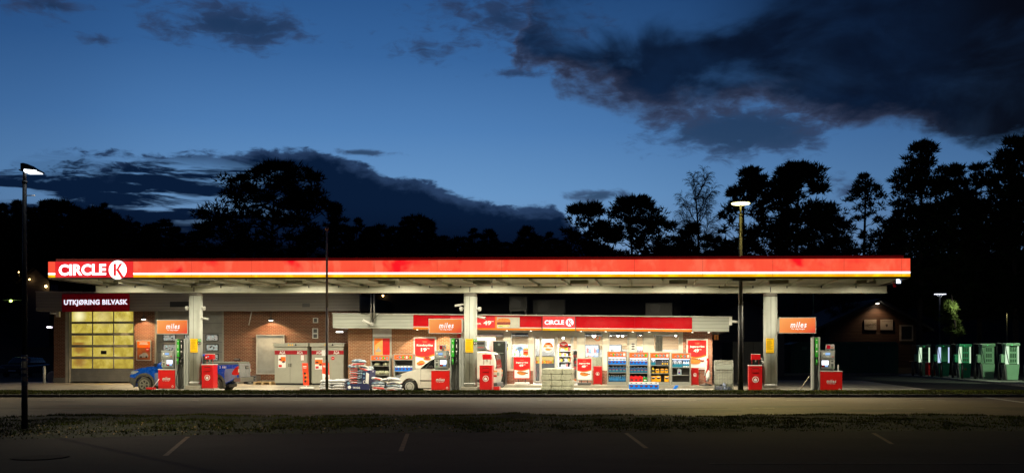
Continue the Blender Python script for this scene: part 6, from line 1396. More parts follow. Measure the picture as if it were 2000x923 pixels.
SK_B = sackmat('sack_white_blue', (.74, .76, .80, 1), lin(40, 62, 140), .30, .46); SK_R = sackmat('sack_white_red', (.70, .76, .80, 1), lin(205, 50, 45), .52, .80); SK_G = sackmat('sack_pale_blue', (.62, .72, .78, 1), lin(90, 120, 150), .4, .6)
SK_N = sackmat('sack_cream_navy', (.68, .67, .60, 1), lin(25, 35, 80), .55, .9)
def sack_mesh(m, seed, L=.64, W_=.42, H_=.155):
    rp = random.Random(seed); mb = MB(m); nu, nv = 14, 12
    for i in range(nu+1):
        a = -1+2*i/nu; e = (1-abs(a)**5)**.5 if abs(a) < 1 else 0
        for j in range(nv):
            w = 2*math.pi*j/nv; cw, sw = math.cos(w), math.sin(w); yy = math.copysign(abs(cw)**.5, cw)*W_/2*(.86+.14*e)
            zz = math.copysign(abs(sw)**.8, sw)*H_/2*max(.06, e)*(1-.35*(abs(cw)**3))
            if zz > 0: zz *= 1+.22*math.sin(a*5+seed)*math.cos(cw*3+seed)
            mb.v.append((a*L/2+rp.uniform(-.006, .006), yy+rp.uniform(-.006, .006), H_/2+zz+rp.uniform(-.005, .005)-.02*a*a))
    for i in range(nu):
        for j in range(nv): k = (j+1) % nv; mb._f([i*nv+j, i*nv+k, (i+1)*nv+k, (i+1)*nv+j], 0, True)
    mb._f([j for j in range(nv)], 0); mb._f([nu*nv+j for j in range(nv)], 0)
    return mb
SACKP = {}
def sack(label, u, v, z, m, group, rz=0.0, seed=0, tilt=0.0, scale=1.0):
    key = (m.name, seed % 3)
    if key not in SACKP: o = sack_mesh(m, seed % 3+hash(m.name) % 5 if False else seed % 3).build('sack'); SACKP[key] = o
    else: o = SACKP[key].copy(); COL.objects.link(o)
    x, y = uvw(u, v); o.location = (x, y, z); o.rotation_euler = (0, tilt, -TH+rz); o.scale = (scale, scale, scale); return tag(o, label, 'sack', group)
rp = random.Random(5)
LV = ['bottom', 'second', 'third', 'fourth', 'fifth', 'sixth', 'seventh', 'eighth', 'ninth', 'tenth']
def pile(p0, p1, v0, v1, z0, layers, cols, rows, mats_, where, group, hh=.118):
    a, b = S(p0, v0), S(p1, v0)
    for l in range(layers):
        for c_ in range(cols):
            for r_ in range(rows):
                if l == layers-1 and rp.random() < .2: continue
                u = lerp(a, b, (c_+.5)/cols)+rp.uniform(-.04, .04); v = lerp(v0, v1, (r_+.5)/rows)+rp.uniform(-.03, .03)
                nm = {1: '', 2: ('left ', 'right ')[c_ if cols == 2 else 0], 3: ('left ', 'middle ', 'right ')[c_ % 3]}.get(cols, '')
                fr = ('front' if r_ == 0 else 'back')
                sack(f'sack, {LV[l]} layer, {nm}column, {fr} row {where}', u, v, z0+l*hh, mats_[(l+c_+r_) % len(mats_)], group, rz=rp.uniform(-.12, .12)+(math.pi if rp.random() < .5 else 0), seed=rp.randrange(3), tilt=rp.uniform(-.05, .05), scale=rp.uniform(.95, 1.1))
g = -.15
pile(624, 673, .9, 1.7, g+.10, 4, 2, 2, [SK_B], 'of the blue white pile behind the flagpole', 'blue and white sacks behind the flagpole')
pile(724, 782, .7, 1.5, g+.02, 4, 2, 2, [SK_N, SK_R, SK_B, SK_G], 'of the low messy pile at the van nose', 'sacks in the messy pile at the van nose')
for l in range(3): sack(f'loose sack on top of the messy pile at the van nose, {("left", "middle", "right")[l]} one', S((738, 752, 768)[l], .9), .9, g+.5+(.05, .0, .06)[l], (SK_R, SK_N, SK_B)[l], 'sacks in the messy pile at the van nose', rz=(.5, -.3, .2)[l], seed=l, tilt=(.25, -.1, .1)[l])
# tall stack in the display box
tb0 = S(676, .9); a, b = S(680, .9), S(711, .9)
for l in range(9):
    for c_ in range(2):
        if l == 8 and c_: continue
        sack(f'{("red striped", "pale")[c_]} sack, {LV[l]} layer, {("left", "right")[c_]} front column of the navy box', lerp(a, b, .27+.5*c_), 1.15+.05*(l % 2), g+.16+l*.113, (SK_R, SK_G)[c_], 'sacks in the navy display box', rz=rp.uniform(-.1, .1), seed=l, tilt=rp.uniform(-.06, .06), scale=.66*1.0)
for l in range(9):
    for c_ in range(2):
        sack(f'sack, {LV[l]} layer, {("left", "right")[c_]} back column hidden deeper in the navy box', lerp(a, b, .3+.62*c_), 1.6, g+.16+l*.113, (SK_R, SK_G)[(l+c_) % 2], 'sacks in the navy display box', rz=rp.uniform(-.1, .1), seed=l, scale=.95)
for q_, (px, dz, rz_, ti, m_) in enumerate(((693, 1.14, .3, .1, SK_G), (714, 1.02, -.3, .3, SK_R), (700, 1.26, .1, -.1, SK_R), (706, 1.15, .0, .15, SK_N), (701, 1.40, .15, .05, SK_G))):
    sack(f'loose sack heaped on the navy display box, {("left slope", "right slope", "middle under the topmost", "middle right", "topmost of all")[q_]}', S(px, 1.2), 1.2, g+dz-.02, m_, 'sacks in the navy display box', rz=rz_, seed=q_, tilt=ti, scale=1.05)
def small_pallet(label, p0, p1, v0, v1, zt_):
    a, b = S(p0, v0), S(p1, v0); w = sthing('pallet', label, 'pallet', (a+b)/2, v0, -.2)
    mb = MB(WOOD); mb.box(a, b, v0-.05, v1, zt_-.03, zt_); mb.build('deck', w)
    for f in (0, .46, .92): mb = MB(WOOD); mb.box(lerp(a, b, f), lerp(a, b, f+.08), v0-.05, v1, -.2, zt_-.03); mb.build('block', w)
small_pallet('wooden pallet under the low blue and white sack pile behind the flagpole', 626, 671, .8, 1.8, -.06)
small_pallet('wooden pallet under the messy sack pile at the van nose', 726, 780, .6, 1.6, -.135)
small_pallet('wooden pallet under the navy display box of sacks', 678, 722, .7, 1.7, -.155)
NAVY = mat('navy_cardboard', lin(22, 32, 78), .5, var=.1)
w = sthing('display_box', 'navy cardboard display box with white lettering holding the tall sack stack', 'display box', S(700, .75), .75, g); v = .78
a, b = S(677, v), S(722, v); z_ = lambda py: Zp(700, py, v)
mb = MB(NAVY, mat('orange_base', lin(235, 140, 20), .5)); mb.prism([(a, g+.1), (b-.02, g+.1), (b-.02, z_(746)), (S(705, v), z_(748)), (S(690, v), z_(750)), (a, z_(745))], v, v+.02, 0); mb.box(a+.02, b-.1, v-.01, v+.9, g, g+.1, 1); mb.build('front_panel', w)
mb = MB(NAVY); mb.prism([(S(706, v), z_(748)), (b, z_(748)), (b, z_(722)), (S(708, v), z_(724))], v+.0, v+.018); mb.box(b-.0, b+.02, v, v+.9, g+.1, z_(722)); mb.build('side_panel', w)
text('lettering', 'TRYGG', w, S(696, v), v-.006, z_(756.3), w=.36, h=.09, m=PRINTW, bold=.03)
mb = MB(PRINTW, mat('print_cyan', lin(120, 170, 200), .5), NAVY); mb.prism(circ(S(682.5, v), z_(755.5), .08, 18), v-.006, v-.001, 0); mb.prism(circ(S(712, v), z_(745), .075, 16), v-.006, v-.001, 0); mb.prism(circ(S(712, v), z_(745), .05, 16), v-.009, v-.007, 2); mb.prism(circ(S(711, v), z_(729.5), .045, 12), v-.006, v-.001, 1); mb.prism(circ(S(711, v), z_(737), .03, 12), v-.006, v-.001, 1)
mb.prism([(S(714, v), z_(747)), (S(720, v), z_(749)), (S(721, v), z_(729)), (S(715, v), z_(726))], v-.006, v-.001, 0); mb.prism(circ(S(681, v), z_(747.5), .055, 14), v-.006, v-.001, 1); mb.build('print', w)

# ================================================================== RACKS AND GOODS
RK = mat('rack_grey_green', (.26, .265, .235), .5, var=.06); RKD = mat('rack_back_dark', (.09, .09, .085), .7)
def rack(label, p0, p1, y0, y1, v, shelves, grp, lit=True):
    a, b = S(p0, v), S(p1, v); zt_, zb_ = Zp((p0+p1)/2, y0, v), .126
    w = sthing('goods_rack', label, 'goods rack', (a+b)/2, v, zb_, group=grp); Hh = zt_-zb_; hd = .30
    mb = MB(RK, RKD); mb.box(a, a+.06, v, v+.45, zb_, zt_-hd); mb.box(b-.06, b, v, v+.45, zb_, zt_-hd); mb.box(a+.06, b-.06, v+.43, v+.45, zb_, zt_-hd, 1); mb.box(a+.06, b-.06, v+.0, v+.43, zb_, zb_+.16); mb.build('rack_frame', w)
    mb = MB(RK, mat('rack_header_orange', lin(225, 96, 14), .5), PRINTR, PRINTW, mat('print_blue_grey', (.15, .25, .30), .5), GREEN); mb.box(a-.0, b, v-.03, v+.45, zt_-hd, zt_, 0); mb.box(a+.05, b-.05, v-.036, v-.031, zt_-hd+.045, zt_-.035, 1)
    rq = random.Random(int(p0)); n = 4
    for k_ in range(n):
        c_ = lerp(a+.15, b-.15, (k_+.35)/n); mb.prism(circ(c_, zt_-.15, .05, 12), v-.041, v-.037, 2); mb.box(c_-.035, c_+.035, v-.045, v-.0415, zt_-.16, zt_-.14, 3)
        mb.box(c_+.07, c_+.17, v-.041, v-.037, zt_-.22, zt_-.09, rq.choice((4, 4, 5, 3)))
    mb.build('header', w)
    zs_ = []
    for py in shelves:
        z = Zp((p0+p1)/2, py, v); zs_.append(z); mb = MB(RK); mb.box(a+.06, b-.06, v+.02, v+.43, z-.025, z); mb.build('shelf', w)
    if lit:
        mb = MB(emis('rack_tube_glow', (.8, .82, 1, 1), 4)); mb.box(a+.07, b-.07, v+.01, v+.03, zt_-hd-.025, zt_-hd-.004); o = mb.build('light_tube', w)
        lamp('rack_light', 'AREA', 3.2, ((a+b)/2, v+.10, zt_-hd-.03), o, size=b-a-.2, size_y=.06, col=(.82, .86, 1))
    return w, a, b, zs_+[zb_+.16]
BLUEP = mat('washer_blue', lin(0, 110, 220), .35, var=.1, scale=8); BLUJ = mat('jug_blue', lin(42, 78, 118), .25, var=.15, scale=8); CYL = mat('label_cyan', lin(0, 120, 135), .4); PWH = mat('pack_white', (.8, .82, .85), .4)
def gmesh(name, fn):
    r_ = bpy.data.objects.new(name, None); COL.objects.link(r_); fn(r_); return r_
def m_pack(r):
    mb = MB(BLUEP); mb.box(-.10, .10, -.1, .1, 0, .19); mb.build('canister', r, bev=.02); mb = MB(PWH, BLACK); mb.box(-.10, .10, -.1, .1, .19, .27); mb.box(-.03, .03, -.103, -.1, .22, .245, 1); mb.build('cap', r, bev=.01); mb = MB(BLACK, PRINTR); mb.prism([(-.06, .15), (.06, .15), (.045, .09), (-.03, .08)], -.106, -.101, 0); mb.box(-.03, .03, -.109, -.107, .11, .13, 1); mb.build('print', r)
def m_jug(body, lab, h=.27, w=.21, cap=None):
    def f(r):
        mb = MB(body); mb.prism([(-w/2, 0), (w/2, 0), (w/2, h*.72), (w*.34, h*.9), (w*.05, h*.9), (w*.0, h*.98), (-w*.3, h*.98), (-w*.42, h*.88), (-w/2, h*.7)], -.08, .08); mb.build('canister', r, bev=.02); mb = MB(lab, PRINTR); mb.box(-w*.24, w*.24, -.088, -.081, h*.2, h*.46, 0); mb.box(-w*.15, w*.15, -.092, -.089, h*.44, h*.56, 1); mb.build('print', r)
        mb = MB(cap or PWH); mb.cyl((-w*.15, 0, h*.97), (-w*.15, 0, h*1.08), .028, n=10); mb.build('cap', r)
    return f
def m_bottle(body, cap, h=.26, rr=.045, lab=None):
    def f(r):
        mb = MB(body); mb.lathe([(rr*.9, 0), (rr, .02), (rr, h*.6), (rr*.8, h*.72), (rr*.35, h*.85), (rr*.35, h*.9)], (0, 0, 0), 14); mb.build('bottle_body', r); mb = MB(cap); mb.cyl((0, 0, h*.9), (0, 0, h*1.02), rr*.45, n=10); mb.build('cap', r)
        if lab: mb = MB(lab); mb.lathe([(rr*1.02, h*.2), (rr*1.03, h*.22), (rr*1.03, h*.5), (rr*1.02, h*.52)], (0, 0, 0), 14); mb.build('print', r)
    return f
def m_bag(body, dark):
    def f(r):
        mb = MB(body); mb.prism([(-.11, 0), (.11, 0), (.12, .1), (.11, .30), (-.11, .30), (-.12, .1)], -.07, .07); mb.build('bag', r, bev=.03, seg=3); mb = MB(dark, PRINTW); mb.prism(circ(0, .24, .10, 16, 180, 360), -.078, -.071, 0); mb.box(-.08, .08, -.083, -.079, .215, .235, 1); mb.build('print', r)
    return f
def m_carry(r):
    mb = MB(mat('teal_print', lin(20, 120, 150), .4), BLACK); mb.box(-.12, .12, -.09, .09, 0, .15); mb.build('canister', r, bev=.01); mb = MB(PWH); mb.tube([(-.10, -.05, .15), (-.09, -.05, .26), (0, -.05, .31), (.09, -.05, .26), (.10, -.05, .15)], .018, 6); mb.cyl((0, -.02, .15), (0, -.02, .25), .05, n=10); mb.build('handle', r)
YBAG = mat('yellow_bag', lin(240, 165, 10), .4, var=.08); DK = mat('dark_print', (.03, .03, .03), .5)
GOODS = {'washer_pack': gmesh('washer_canister', m_pack), 'blue_jug': gmesh('fluid_jug', m_jug(BLUJ, CYL)), 'red_can': gmesh('fuel_can', m_jug(mat('can_red', lin(215, 20, 28), .35), DK, .30, .22, RED)), 'green_can': gmesh('fuel_can', m_jug(mat('can_green', lin(10, 140, 50), .35), PWH, .24, .26)),
  'water': gmesh('water_bottle', m_bottle(mat('blue_bottle', lin(45, 95, 135), .15), PWH, .28, .05, mat('label_blue', lin(40, 120, 180), .4))), 'oil': gmesh('oil_bottle', m_bottle(DK, PWH, .2, .035, YEL)), 'spray': gmesh('washer_bottle', m_bottle(PWH, mat('cap_cyan', lin(0, 150, 200), .4), .33, .05, mat('label_teal', lin(0, 130, 170), .4))),
  'bag': gmesh('charcoal_bag', m_bag(YBAG, DK)), 'yellow_bottle': gmesh('washer_bottle', m_bottle(mat('yellow_fluid', lin(225, 200, 20), .3), YEL, .36, .08, DK)), 'carry': gmesh('bottle_carrier', m_carry), 'small_can': gmesh('small_can', m_jug(mat('pale_can', (.30, .38, .42), .35), mat('label_navy', lin(30, 60, 150), .4), .30, .2))}
def put(kind, label, cat, group, u, v, z, rz=0.0, s=1.0):
    x, y = uvw(u, v); o = dup(GOODS[kind], (x, y, z), label, group, rz=-TH+rz, scale=(s, s, s)); o['category'] = cat; return o
def row(kind, n, what, cat, a, b, v, z, where, f0=0.06, f1=.94, s=1.0, jit=.01):
    for i in range(n):
        side = ORD[i]; put(kind, f'{what}, {side} from left {where}'.replace(' on the ', ', ').replace(' of the ', ', ') if len(f'{what}, {side} from left {where}'.split()) > 16 else f'{what}, {side} from left {where}', cat, f'{what} {where}', lerp(a, b, f0+(f1-f0)*(i+.5)/n)+rp.uniform(-jit, jit), v+.16, z+.001, rp.uniform(-.1, .1), s)
RG = 'grey goods racks under the right shop windows'; VR = 4.75
w1, a, b, zz = rack('goods rack nearest the doors, filled with blue canisters on all shelves', 1185.5, 1225, 685.5, 750, VR, (711, 726.5), RG)
row('washer_pack', 5, 'blue washer canister with white top', 'canister', a, b, VR, zz[0], 'on the top shelf of the rack nearest the doors', s=1.0)
row('blue_jug', 5, 'dark blue fluid jug', 'jug', a, b, VR, zz[1], 'on the middle shelf of the rack nearest the doors', s=1.0)
row('water', 8, 'blue water bottle', 'bottle', a, b, VR, zz[2], 'on the bottom shelf of the rack nearest the doors', s=1.15)
w2, a, b, zz = rack('second goods rack from the doors, with red and green cans on its bottom shelf', 1227.5, 1267, 687, 751, VR, (712, 727.5), RG)
row('washer_pack', 5, 'blue washer canister with white top', 'canister', a, b, VR, zz[0], 'on the top shelf of the second rack')
row('blue_jug', 5, 'dark blue fluid jug', 'jug', a, b, VR, zz[1], 'on the middle shelf of the second rack')
row('red_can', 3, 'red fuel can', 'fuel can', a, b, VR, zz[2], 'on the bottom shelf of the second rack', .06, .70)
row('green_can', 1, 'green fuel can', 'fuel can', a, b, VR, zz[2], 'on the bottom shelf of the second rack', .70, .95)
w3, a, b, zz = rack('third goods rack from the doors, with yellow bags and black bottles', 1269, 1309, 687.5, 752, VR, (712.5, 728), RG)
row('carry', 1, 'white topped bottle carrier', 'bottle carrier', a, b, VR, zz[0], 'on the top shelf of the third rack', .06, .28, .9); row('oil', 3, 'small dark oil bottle', 'bottle', a, b, VR, zz[0], 'on the top shelf of the third rack', .58, .92)
row('yellow_bottle', 1, 'yellow fluid bottle', 'bottle', a, b, VR, zz[1], 'on the middle shelf of the third rack', .06, .25, .85); row('bag', 3, 'small yellow charcoal bag', 'bag', a, b, VR, zz[1], 'on the middle shelf of the third rack', .28, .92, .72)
row('bag', 2, 'yellow charcoal bag', 'bag', a, b, VR, zz[2], 'at the left of the bottom shelf of the third rack', .06, .54, 1.0); row('bag', 1, 'yellow charcoal bag', 'bag', a, b, VR, zz[2], 'at the right of the bottom shelf of the third rack', .72, .94, 1.0)
w4, a, b, zz = rack('rightmost goods rack, mostly empty with bottles only on its top shelf', 1310.5, 1349.5, 688.5, 752, VR, (716.5, 731.5), RG)
row('carry', 2, 'teal bottle carrier with white handle', 'bottle carrier', a, b, VR, zz[0], 'on the top shelf of the rightmost rack', .06, .58); row('spray', 3, 'white and cyan washer bottle', 'bottle', a, b, VR, zz[0], 'on the top shelf of the rightmost rack', .6, .94, .95)
row('small_can', 1, 'single pale can', 'can', a, b, VR, zz[1], 'on the middle shelf of the rightmost rack', .32, .55, 1.0)
w5, a, b, zz = rack('goods rack with shapeless clear bags, behind the sack piles under the window poster', 723.5, 762, 692.5, 752, VR, (713.5, 731), 'grey goods racks on the orange brick wall', lit=False)
CB = mat('clear_bag', (.34, .35, .24), .2, var=.3, scale=9)
for q_, (f, zi, s_) in enumerate(((.25, 1, 1), (.5, 1, 1.05), (.78, 1, 1), (.3, 0, .8), (.75, 0, .9))):
    o = sack_mesh(CB, q_, .32, .3, .2).build('bag'); x, y = uvw(lerp(a, b, f), VR+.2); o.location = (x, y, zz[zi]); o.rotation_euler = (0, .1, -TH+q_); o.scale = (s_, s_, s_); tag(o, f'clear yellowish bag on the {("middle", "top")[zi == 0]} shelf of the bag rack, {("left", "centre", "right", "left", "right")[q_]} one', 'bag', 'clear bags on the bag rack')
w6, a, b, zz = rack('goods rack half hidden by the van bonnet, with one row of blue canisters', 768.5, 807.5, 691, 752, VR, (724.5,), 'grey goods racks on the orange brick wall', lit=False)
row('washer_pack', 5, 'blue canister', 'canister', a, b, VR, zz[0], 'on the rack behind the van bonnet', s=1.05)
# packs on the ground
for i in range(6):
    px = 1233.5+i*9.6; put('washer_pack', f'blue washer canister with white top, {ORD[i]} from left, front row on the ground', 'canister', 'blue canisters on the ground before the racks', S(px, 3.45), 3.45, fore_z(S(px, 3.45), 3.45)+.04, s=1.22)
for i in range(5):
    px = 1237+i*9.6; put('washer_pack', f'blue washer canister, {ORD[i]} from left, back row on the ground', 'canister', 'blue canisters on the ground before the racks', S(px, 3.75), 3.75, fore_z(S(px, 3.45), 3.45)+.04, s=1.22)
w = sthing('pallet_board', 'thin pale board under the blue canisters on the ground', 'board', S(1258, 3.5), 3.5, fore_z(0, 3.45)); z = fore_z(0, 3.45)+.008; mb = MB(WHITE); mb.box(S(1226, 3.2), S(1290, 3.2), 3.25, 3.95, z, z+.028); mb.build('board', w)
w = sthing('snow_shovel', 'blue scoop lying on a white sheet on the ground below the rightmost rack', 'shovel', S(1320, 3.3), 3.3, fore_z(0, 3.3)); z = fore_z(0, 3.3)+.03
mb = MB(WHITE); mb.box(S(1299, 3.1), S(1356, 3.1), 3.1, 3.8, z-.025, z+.05); mb.build('sheet', w, bev=.01); mb = MB(BLUEP); mb.prism([(S(1314, 3.3), z+.05), (S(1321, 3.3), z+.06), (S(1325.5, 3.3), z+.22), (S(1319, 3.3), z+.22)], 3.25, 3.6); mb.build('blade', w)
# white wrapped packs on a pallet before the doors
PK_M = mat('white_plastic_wrap', (.44, .45, .35), .35, var=.12, scale=5, bump=.5, bscale=14); g = -.197
def m_wrap(r):
    mb = MB(PK_M); mb.box(-.235, .235, -.19, .19, .004, .272); mb.build('pack', r, bev=.045, seg=3); mb = MB(DK)
    for a_, b_ in ((-.15, .17), (.1, .2), (.17, .05)): mb.prism([(a_, b_), (a_+.035, b_+.004), (a_+.03, b_+.028), (a_+.004, b_+.02)], -.196, -.191)
    mb.box(-.12, .0, -.194, -.191, .12, .125); mb.build('print', r)
GOODS['wrap'] = gmesh('wrapped_pack', m_wrap)
pu0 = S(1055, 1.4)
for l in range(4):
    for c_ in range(3):
        for r_ in range(3):
            off = .03*(l % 2)
            put('wrap', f'white wrapped pack, {LV[l]} layer, {("left", "middle", "right")[c_]} column, {("front", "middle", "back")[r_]} row of the pallet stack', 'wrapped pack', 'white wrapped packs stacked before the shop doors', pu0+.27+c_*.475+off+rp.uniform(-.01, .01), 1.6+r_*.385, g+.09+l*.272, rp.uniform(-.03, .03), 1.0)
w = sthing('pallet', 'wooden pallet under the white wrapped packs', 'pallet', pu0+.75, 2.0, g); mb = MB(WOOD); mb.box(pu0+.03, pu0+1.5, 1.4, 2.6, g+.06, g+.085); 
for q_ in range(3): mb.box(pu0+.04+q_*.67, pu0+.16+q_*.67, 1.4, 2.6, g, g+.06)
mb.build('deck', w)
for k_ in list(GOODS):
    r_ = GOODS[k_]
    for ch in list(r_.children): bpy.data.objects.remove(ch)
    bpy.data.objects.remove(r_)
# red bins by the wall
def wallbin(label, p0, p1, y0, v):
    a, b = S(p0, v), S(p1, v); z1 = Zp(p0, y0, v); w = sthing('wall_bin', label, 'waste bin', (a+b)/2, v, .125, group='red bins by the shop wall')
    mb = MB(RED); mb.box(a, b, v, v+.4, .16, z1-.05); mb.build('bin_body', w, bev=.01); mb = MB(RED); mb.box(a-.01, b+.01, v-.02, v+.42, z1-.05, z1); mb.build('lid', w, bev=.02)
    mb = MB(RED); mb.box(a, a+.04, v, v+.4, .125, .16); mb.box(b-.04, b, v, v+.4, .125, .16); mb.build('foot', w)
    c_ = (a+b)/2; zc_ = lerp(.16, z1, .58); mb = MB(PRINTW, RED); mb.prism(circ(c_, zc_, .09, 20), v-.006, v-.001, 0); mb.prism(circ(c_, zc_, .07, 20), v-.010, v-.007, 1); mb.prism([(c_-.035, zc_-.05), (c_+.035, zc_-.055), (c_+.03, zc_+.02), (c_, zc_+.045), (c_-.04, zc_+.01)], v-.013, v-.0105, 0); mb.build('emblem', w)
wallbin('red bin with white round emblem beside the pale framed poster stand', 1159, 1175.5, 714.5, 5.3)
wallbin('red bin with white round emblem between the rightmost rack and the folded flag', 1350.5, 1364.5, 717.5, 5.3)
# folded flag on black foot
w = sthing('folded_flag', 'folded red and white flag wrapped round its pole on a black foot', 'flag', S(1378, 4.8), 4.8, .125); z_ = lambda py: Zp(1378, py, 4.8); f_ = lambda px: S(px, 4.8)
mb = MB(BLACK); mb.lathe([(.32, 0), (.30, .03), (.12, .09), (.03, .12)], (f_(1378), 4.8, .126), 24); mb.build('foot', w)
mb = MB(RED, PRINTW, ORANGE); mb.tube([(f_(1378), 4.8, z_(745)), (f_(1380), 4.78, z_(727)), (f_(1381.5), 4.8, z_(715)), (f_(1382.5), 4.8, z_(699))], [.03, .07, .09, .05], 8, 0); mb.tube([(f_(1380), 4.72, z_(744)), (f_(1383), 4.70, z_(732)), (f_(1384), 4.72, z_(722))], [.05, .12, .03], 8, 1); mb.tube([(f_(1376), 4.74, z_(733)), (f_(1379), 4.72, z_(718)), (f_(1380), 4.74, z_(704))], [.03, .05, .04], 6, 1); mb.build('cloth', w)
# wire cage with white liner
w = sthing('wire_cage', 'tall wire roll cage lined with white sheet and filled with blue bags', 'roll cage', S(1413, 3.4), 3.4, -.02); a, b = S(1395.5, 3.2), S(1431.5, 3.2); z1, z0 = Zp(1413, 703, 3.2), fore_z(8, 3.2)+.02; zz0 = z0
LIN = mat('white_liner', (.50, .52, .44), .5, var=.12, scale=3, bump=.5, bscale=8)
mb = MB(LIN); mb.box(a+.03, b-.03, 3.24, 3.26, z0+.32, z1-.02); mb.box(a+.02, a+.03, 3.24, 4.0, z0, z1); mb.box(b-.03, b-.02, 3.24, 4.0, z0, z1); mb.box(a+.03, b-.03, 3.98, 4.0, z0, z1); mb.build('liner', w)
mb = MB(mat('wire_grey', (.30, .31, .29), .4, metal=.5))
for i in range(8): x = lerp(a, b, i/7); mb.cyl((x, 3.2, z0), (x, 3.2, z1), .009 if 0 < i < 7 else .02, n=5)
for i in range(9): z = lerp(z0+.03, z1, i/8); mb.cyl((a, 3.2, z), (b, 3.2, z), .009 if 0 < i < 8 else .018, n=5)
mb.build('wire_mesh', w); mb = MB(mat('grey_panel_band', (.30, .33, .29), .5)); mb.box(a+.05, b-.02, 3.17, 3.19, z1-.42, z1-.22); mb.build('band', w)
BLB = mat('blue_bag_film', (.22, .27, .42), .3, var=.4, scale=8)
for q_, (f, dz, s_) in enumerate(((.3, 0, 1), (.7, .0, .9), (.5, .14, .9), (.5, .27, .6))):
    o = sack_mesh(BLB, q_, .6, .3, .25).build('plastic_bag'); x, y = uvw(lerp(a, b, f), 3.42); o.location = (x, y, z0+dz); o.rotation_euler = (.2, .2, -TH+q_*.8); o.scale = (s_, s_*.6, s_); tag(o, f'crumpled pale blue bag in the wire cage, {("bottom left", "bottom right", "second layer", "topmost")[q_]}', 'plastic bag', 'blue bags in the wire cage')
# dark cabinet and grey machine behind the van
w = sthing('display_cabinet', 'tall black glass fronted cabinet behind the van tail by the shop window', 'display cabinet', S(975, 4.6), 4.6, .125); a, b = S(962.5, 4.6), S(987, 4.6); z1 = Zp(975, 665, 4.6)
mb = MB(BLACK, ALU); mb.box(a, b, 4.6, 5.2, .126, z1, 0); mb.box(a-.01, a+.02, 4.58, 4.6, .126, z1, 1); mb.box(a, b, 4.58, 4.6, z1-.02, z1+.01, 1); mb.build('casing', w)
mb = MB(DGLASS, mat('dim_shelf', (.12, .15, .13), .5)); mb.box(a+.06, b-.05, 4.585, 4.599, .3, z1-.08, 0); mb.box(a+.08, b-.07, 4.575, 4.584, z1-.62, z1-.60, 1); mb.prism(circ((a+b)/2, z1-.18, .06, 14), 4.575, 4.584, 1); mb.build('glass_door', w)
w = sthing('parcel_machine', 'dark grey machine with sloped lid showing above the van roof', 'machine', S(937, 4.8), 4.8, .125); a, b = S(917, 4.8), S(947.5, 4.8); z1 = Zp(937, 664.5, 4.8)
mb = MB(mat('machine_grey', (.10, .11, .10), .5), BLACK, RED); mb.prism([(a, .126), (b+.12, .126), (b+.12, z1-.5), (b, z1-.28), (b, z1), (a, z1)], 4.8, 5.4, 0); mb.box(a, b-.05, 4.79, 4.8, z1-.2, z1-.08, 1); mb.box(a, b-.05, 4.785, 4.789, z1-.35, z1-.33, 2); mb.build('casing', w, bev=.02)
# ================================================================== SHOP INTERIOR FITTINGS
GM = [mat('goods_red', lin(205, 40, 35), .4), mat('goods_orange', lin(235, 130, 30), .4), mat('goods_yellow', lin(240, 205, 60), .4), mat('goods_white', (.75, .75, .72), .4), mat('goods_blue', lin(50, 90, 170), .4), mat('goods_dark', (.06, .05, .05), .4), mat('goods_green', lin(70, 130, 60), .4), mat('goods_pink', lin(225, 120, 120), .4)]
def goods_proto(i):
    mb = MB(GM[i], GM[3]); mb.box(-.5, .5, -.5, .5, 0, .8, 0); mb.box(-.3, .3, -.3, .3, .8, 1.0, 1 if i % 2 else 0); o = mb.build('goods_pack'); return o
GP = [goods_proto(i) for i in range(len(GM))]
def fitting(label, p0, p1, y0, y1, v, ny, nx, cols, where, lit=None, frame=None, depth=.5, gh=.7):
    a, b, z1, z0 = S(p0, v), S(p1, v), Zp((p0+p1)/2, y0, v), max(.14, Zp((p0+p1)/2, y1, v)); w = sthing('shop_shelf', label, 'shop shelf', (a+b)/2, v, .13)
    mb = MB(frame or WHITE); mb.box(a, a+.04, v, v+depth, .131, z1); mb.box(b-.04, b, v, v+depth, .131, z1); mb.box(a+.04, b-.04, v, v+depth, z1-.05, z1); mb.box(a+.04, b-.04, v, v+depth, .131, z0); mb.build('shelf_frame', w)
    mb = MB(lit or WHITE); mb.box(a+.04, b-.04, v+depth-.03, v+depth, z0, z1-.05); mb.build('back_panel', w)
    hh = (z1-.05-z0)/ny
    for r in range(ny):
        if r: mb = MB(frame or WHITE); mb.box(a+.04, b-.04, v+.03, v+depth-.03, z0+r*hh-.02, z0+r*hh); mb.build('shelf', w)
        for c_ in range(nx):
            if rp.random() < .12: continue
            x = lerp(a+.04, b-.04, (c_+.5)/nx); pr = GP[rp.choice(cols)]; o = pr.copy(); COL.objects.link(o); wd = (b-a-.08)/nx*.8; X_, Y_ = uvw(x, v+.15)
            o.location = (X_, Y_, z0+r*hh+.002); o.rotation_euler = (0, 0, -TH); o.scale = (wd, .14, hh*gh*rp.uniform(.75, 1)); tag(o, f'small pack, {("lowest", "second", "third", "fourth", "fifth")[r]} shelf, {ORD[c_]} from the left {where}', 'pack', f'packs {where}')
LIT = emis('fridge_back_glow', (.95, .97, 1, 1), 1.6); LITY = emis('bakery_case_glow', (1, .72, .25, 1), 1.3); BK = mat('black_fixture', (.02, .02, .02), .5)
fitting('lit white drinks fridge behind the first window right of the doors', 1141, 1170, 672, 716, 11.0, 3, 9, [3, 5, 0, 4], 'in the first lit fridge', LIT, BK)
fitting('lit white drinks fridge behind the second window right of the doors', 1186, 1214, 672, 716, 11.0, 3, 9, [3, 5, 3, 6], 'in the second lit fridge', LIT, BK)
fitting('white tobacco shelf glowing in the narrow window before the olive partition', 1240, 1257, 676, 716, 8.8, 3, 5, [3, 0, 3, 5], 'on the tobacco shelf', LIT, None)
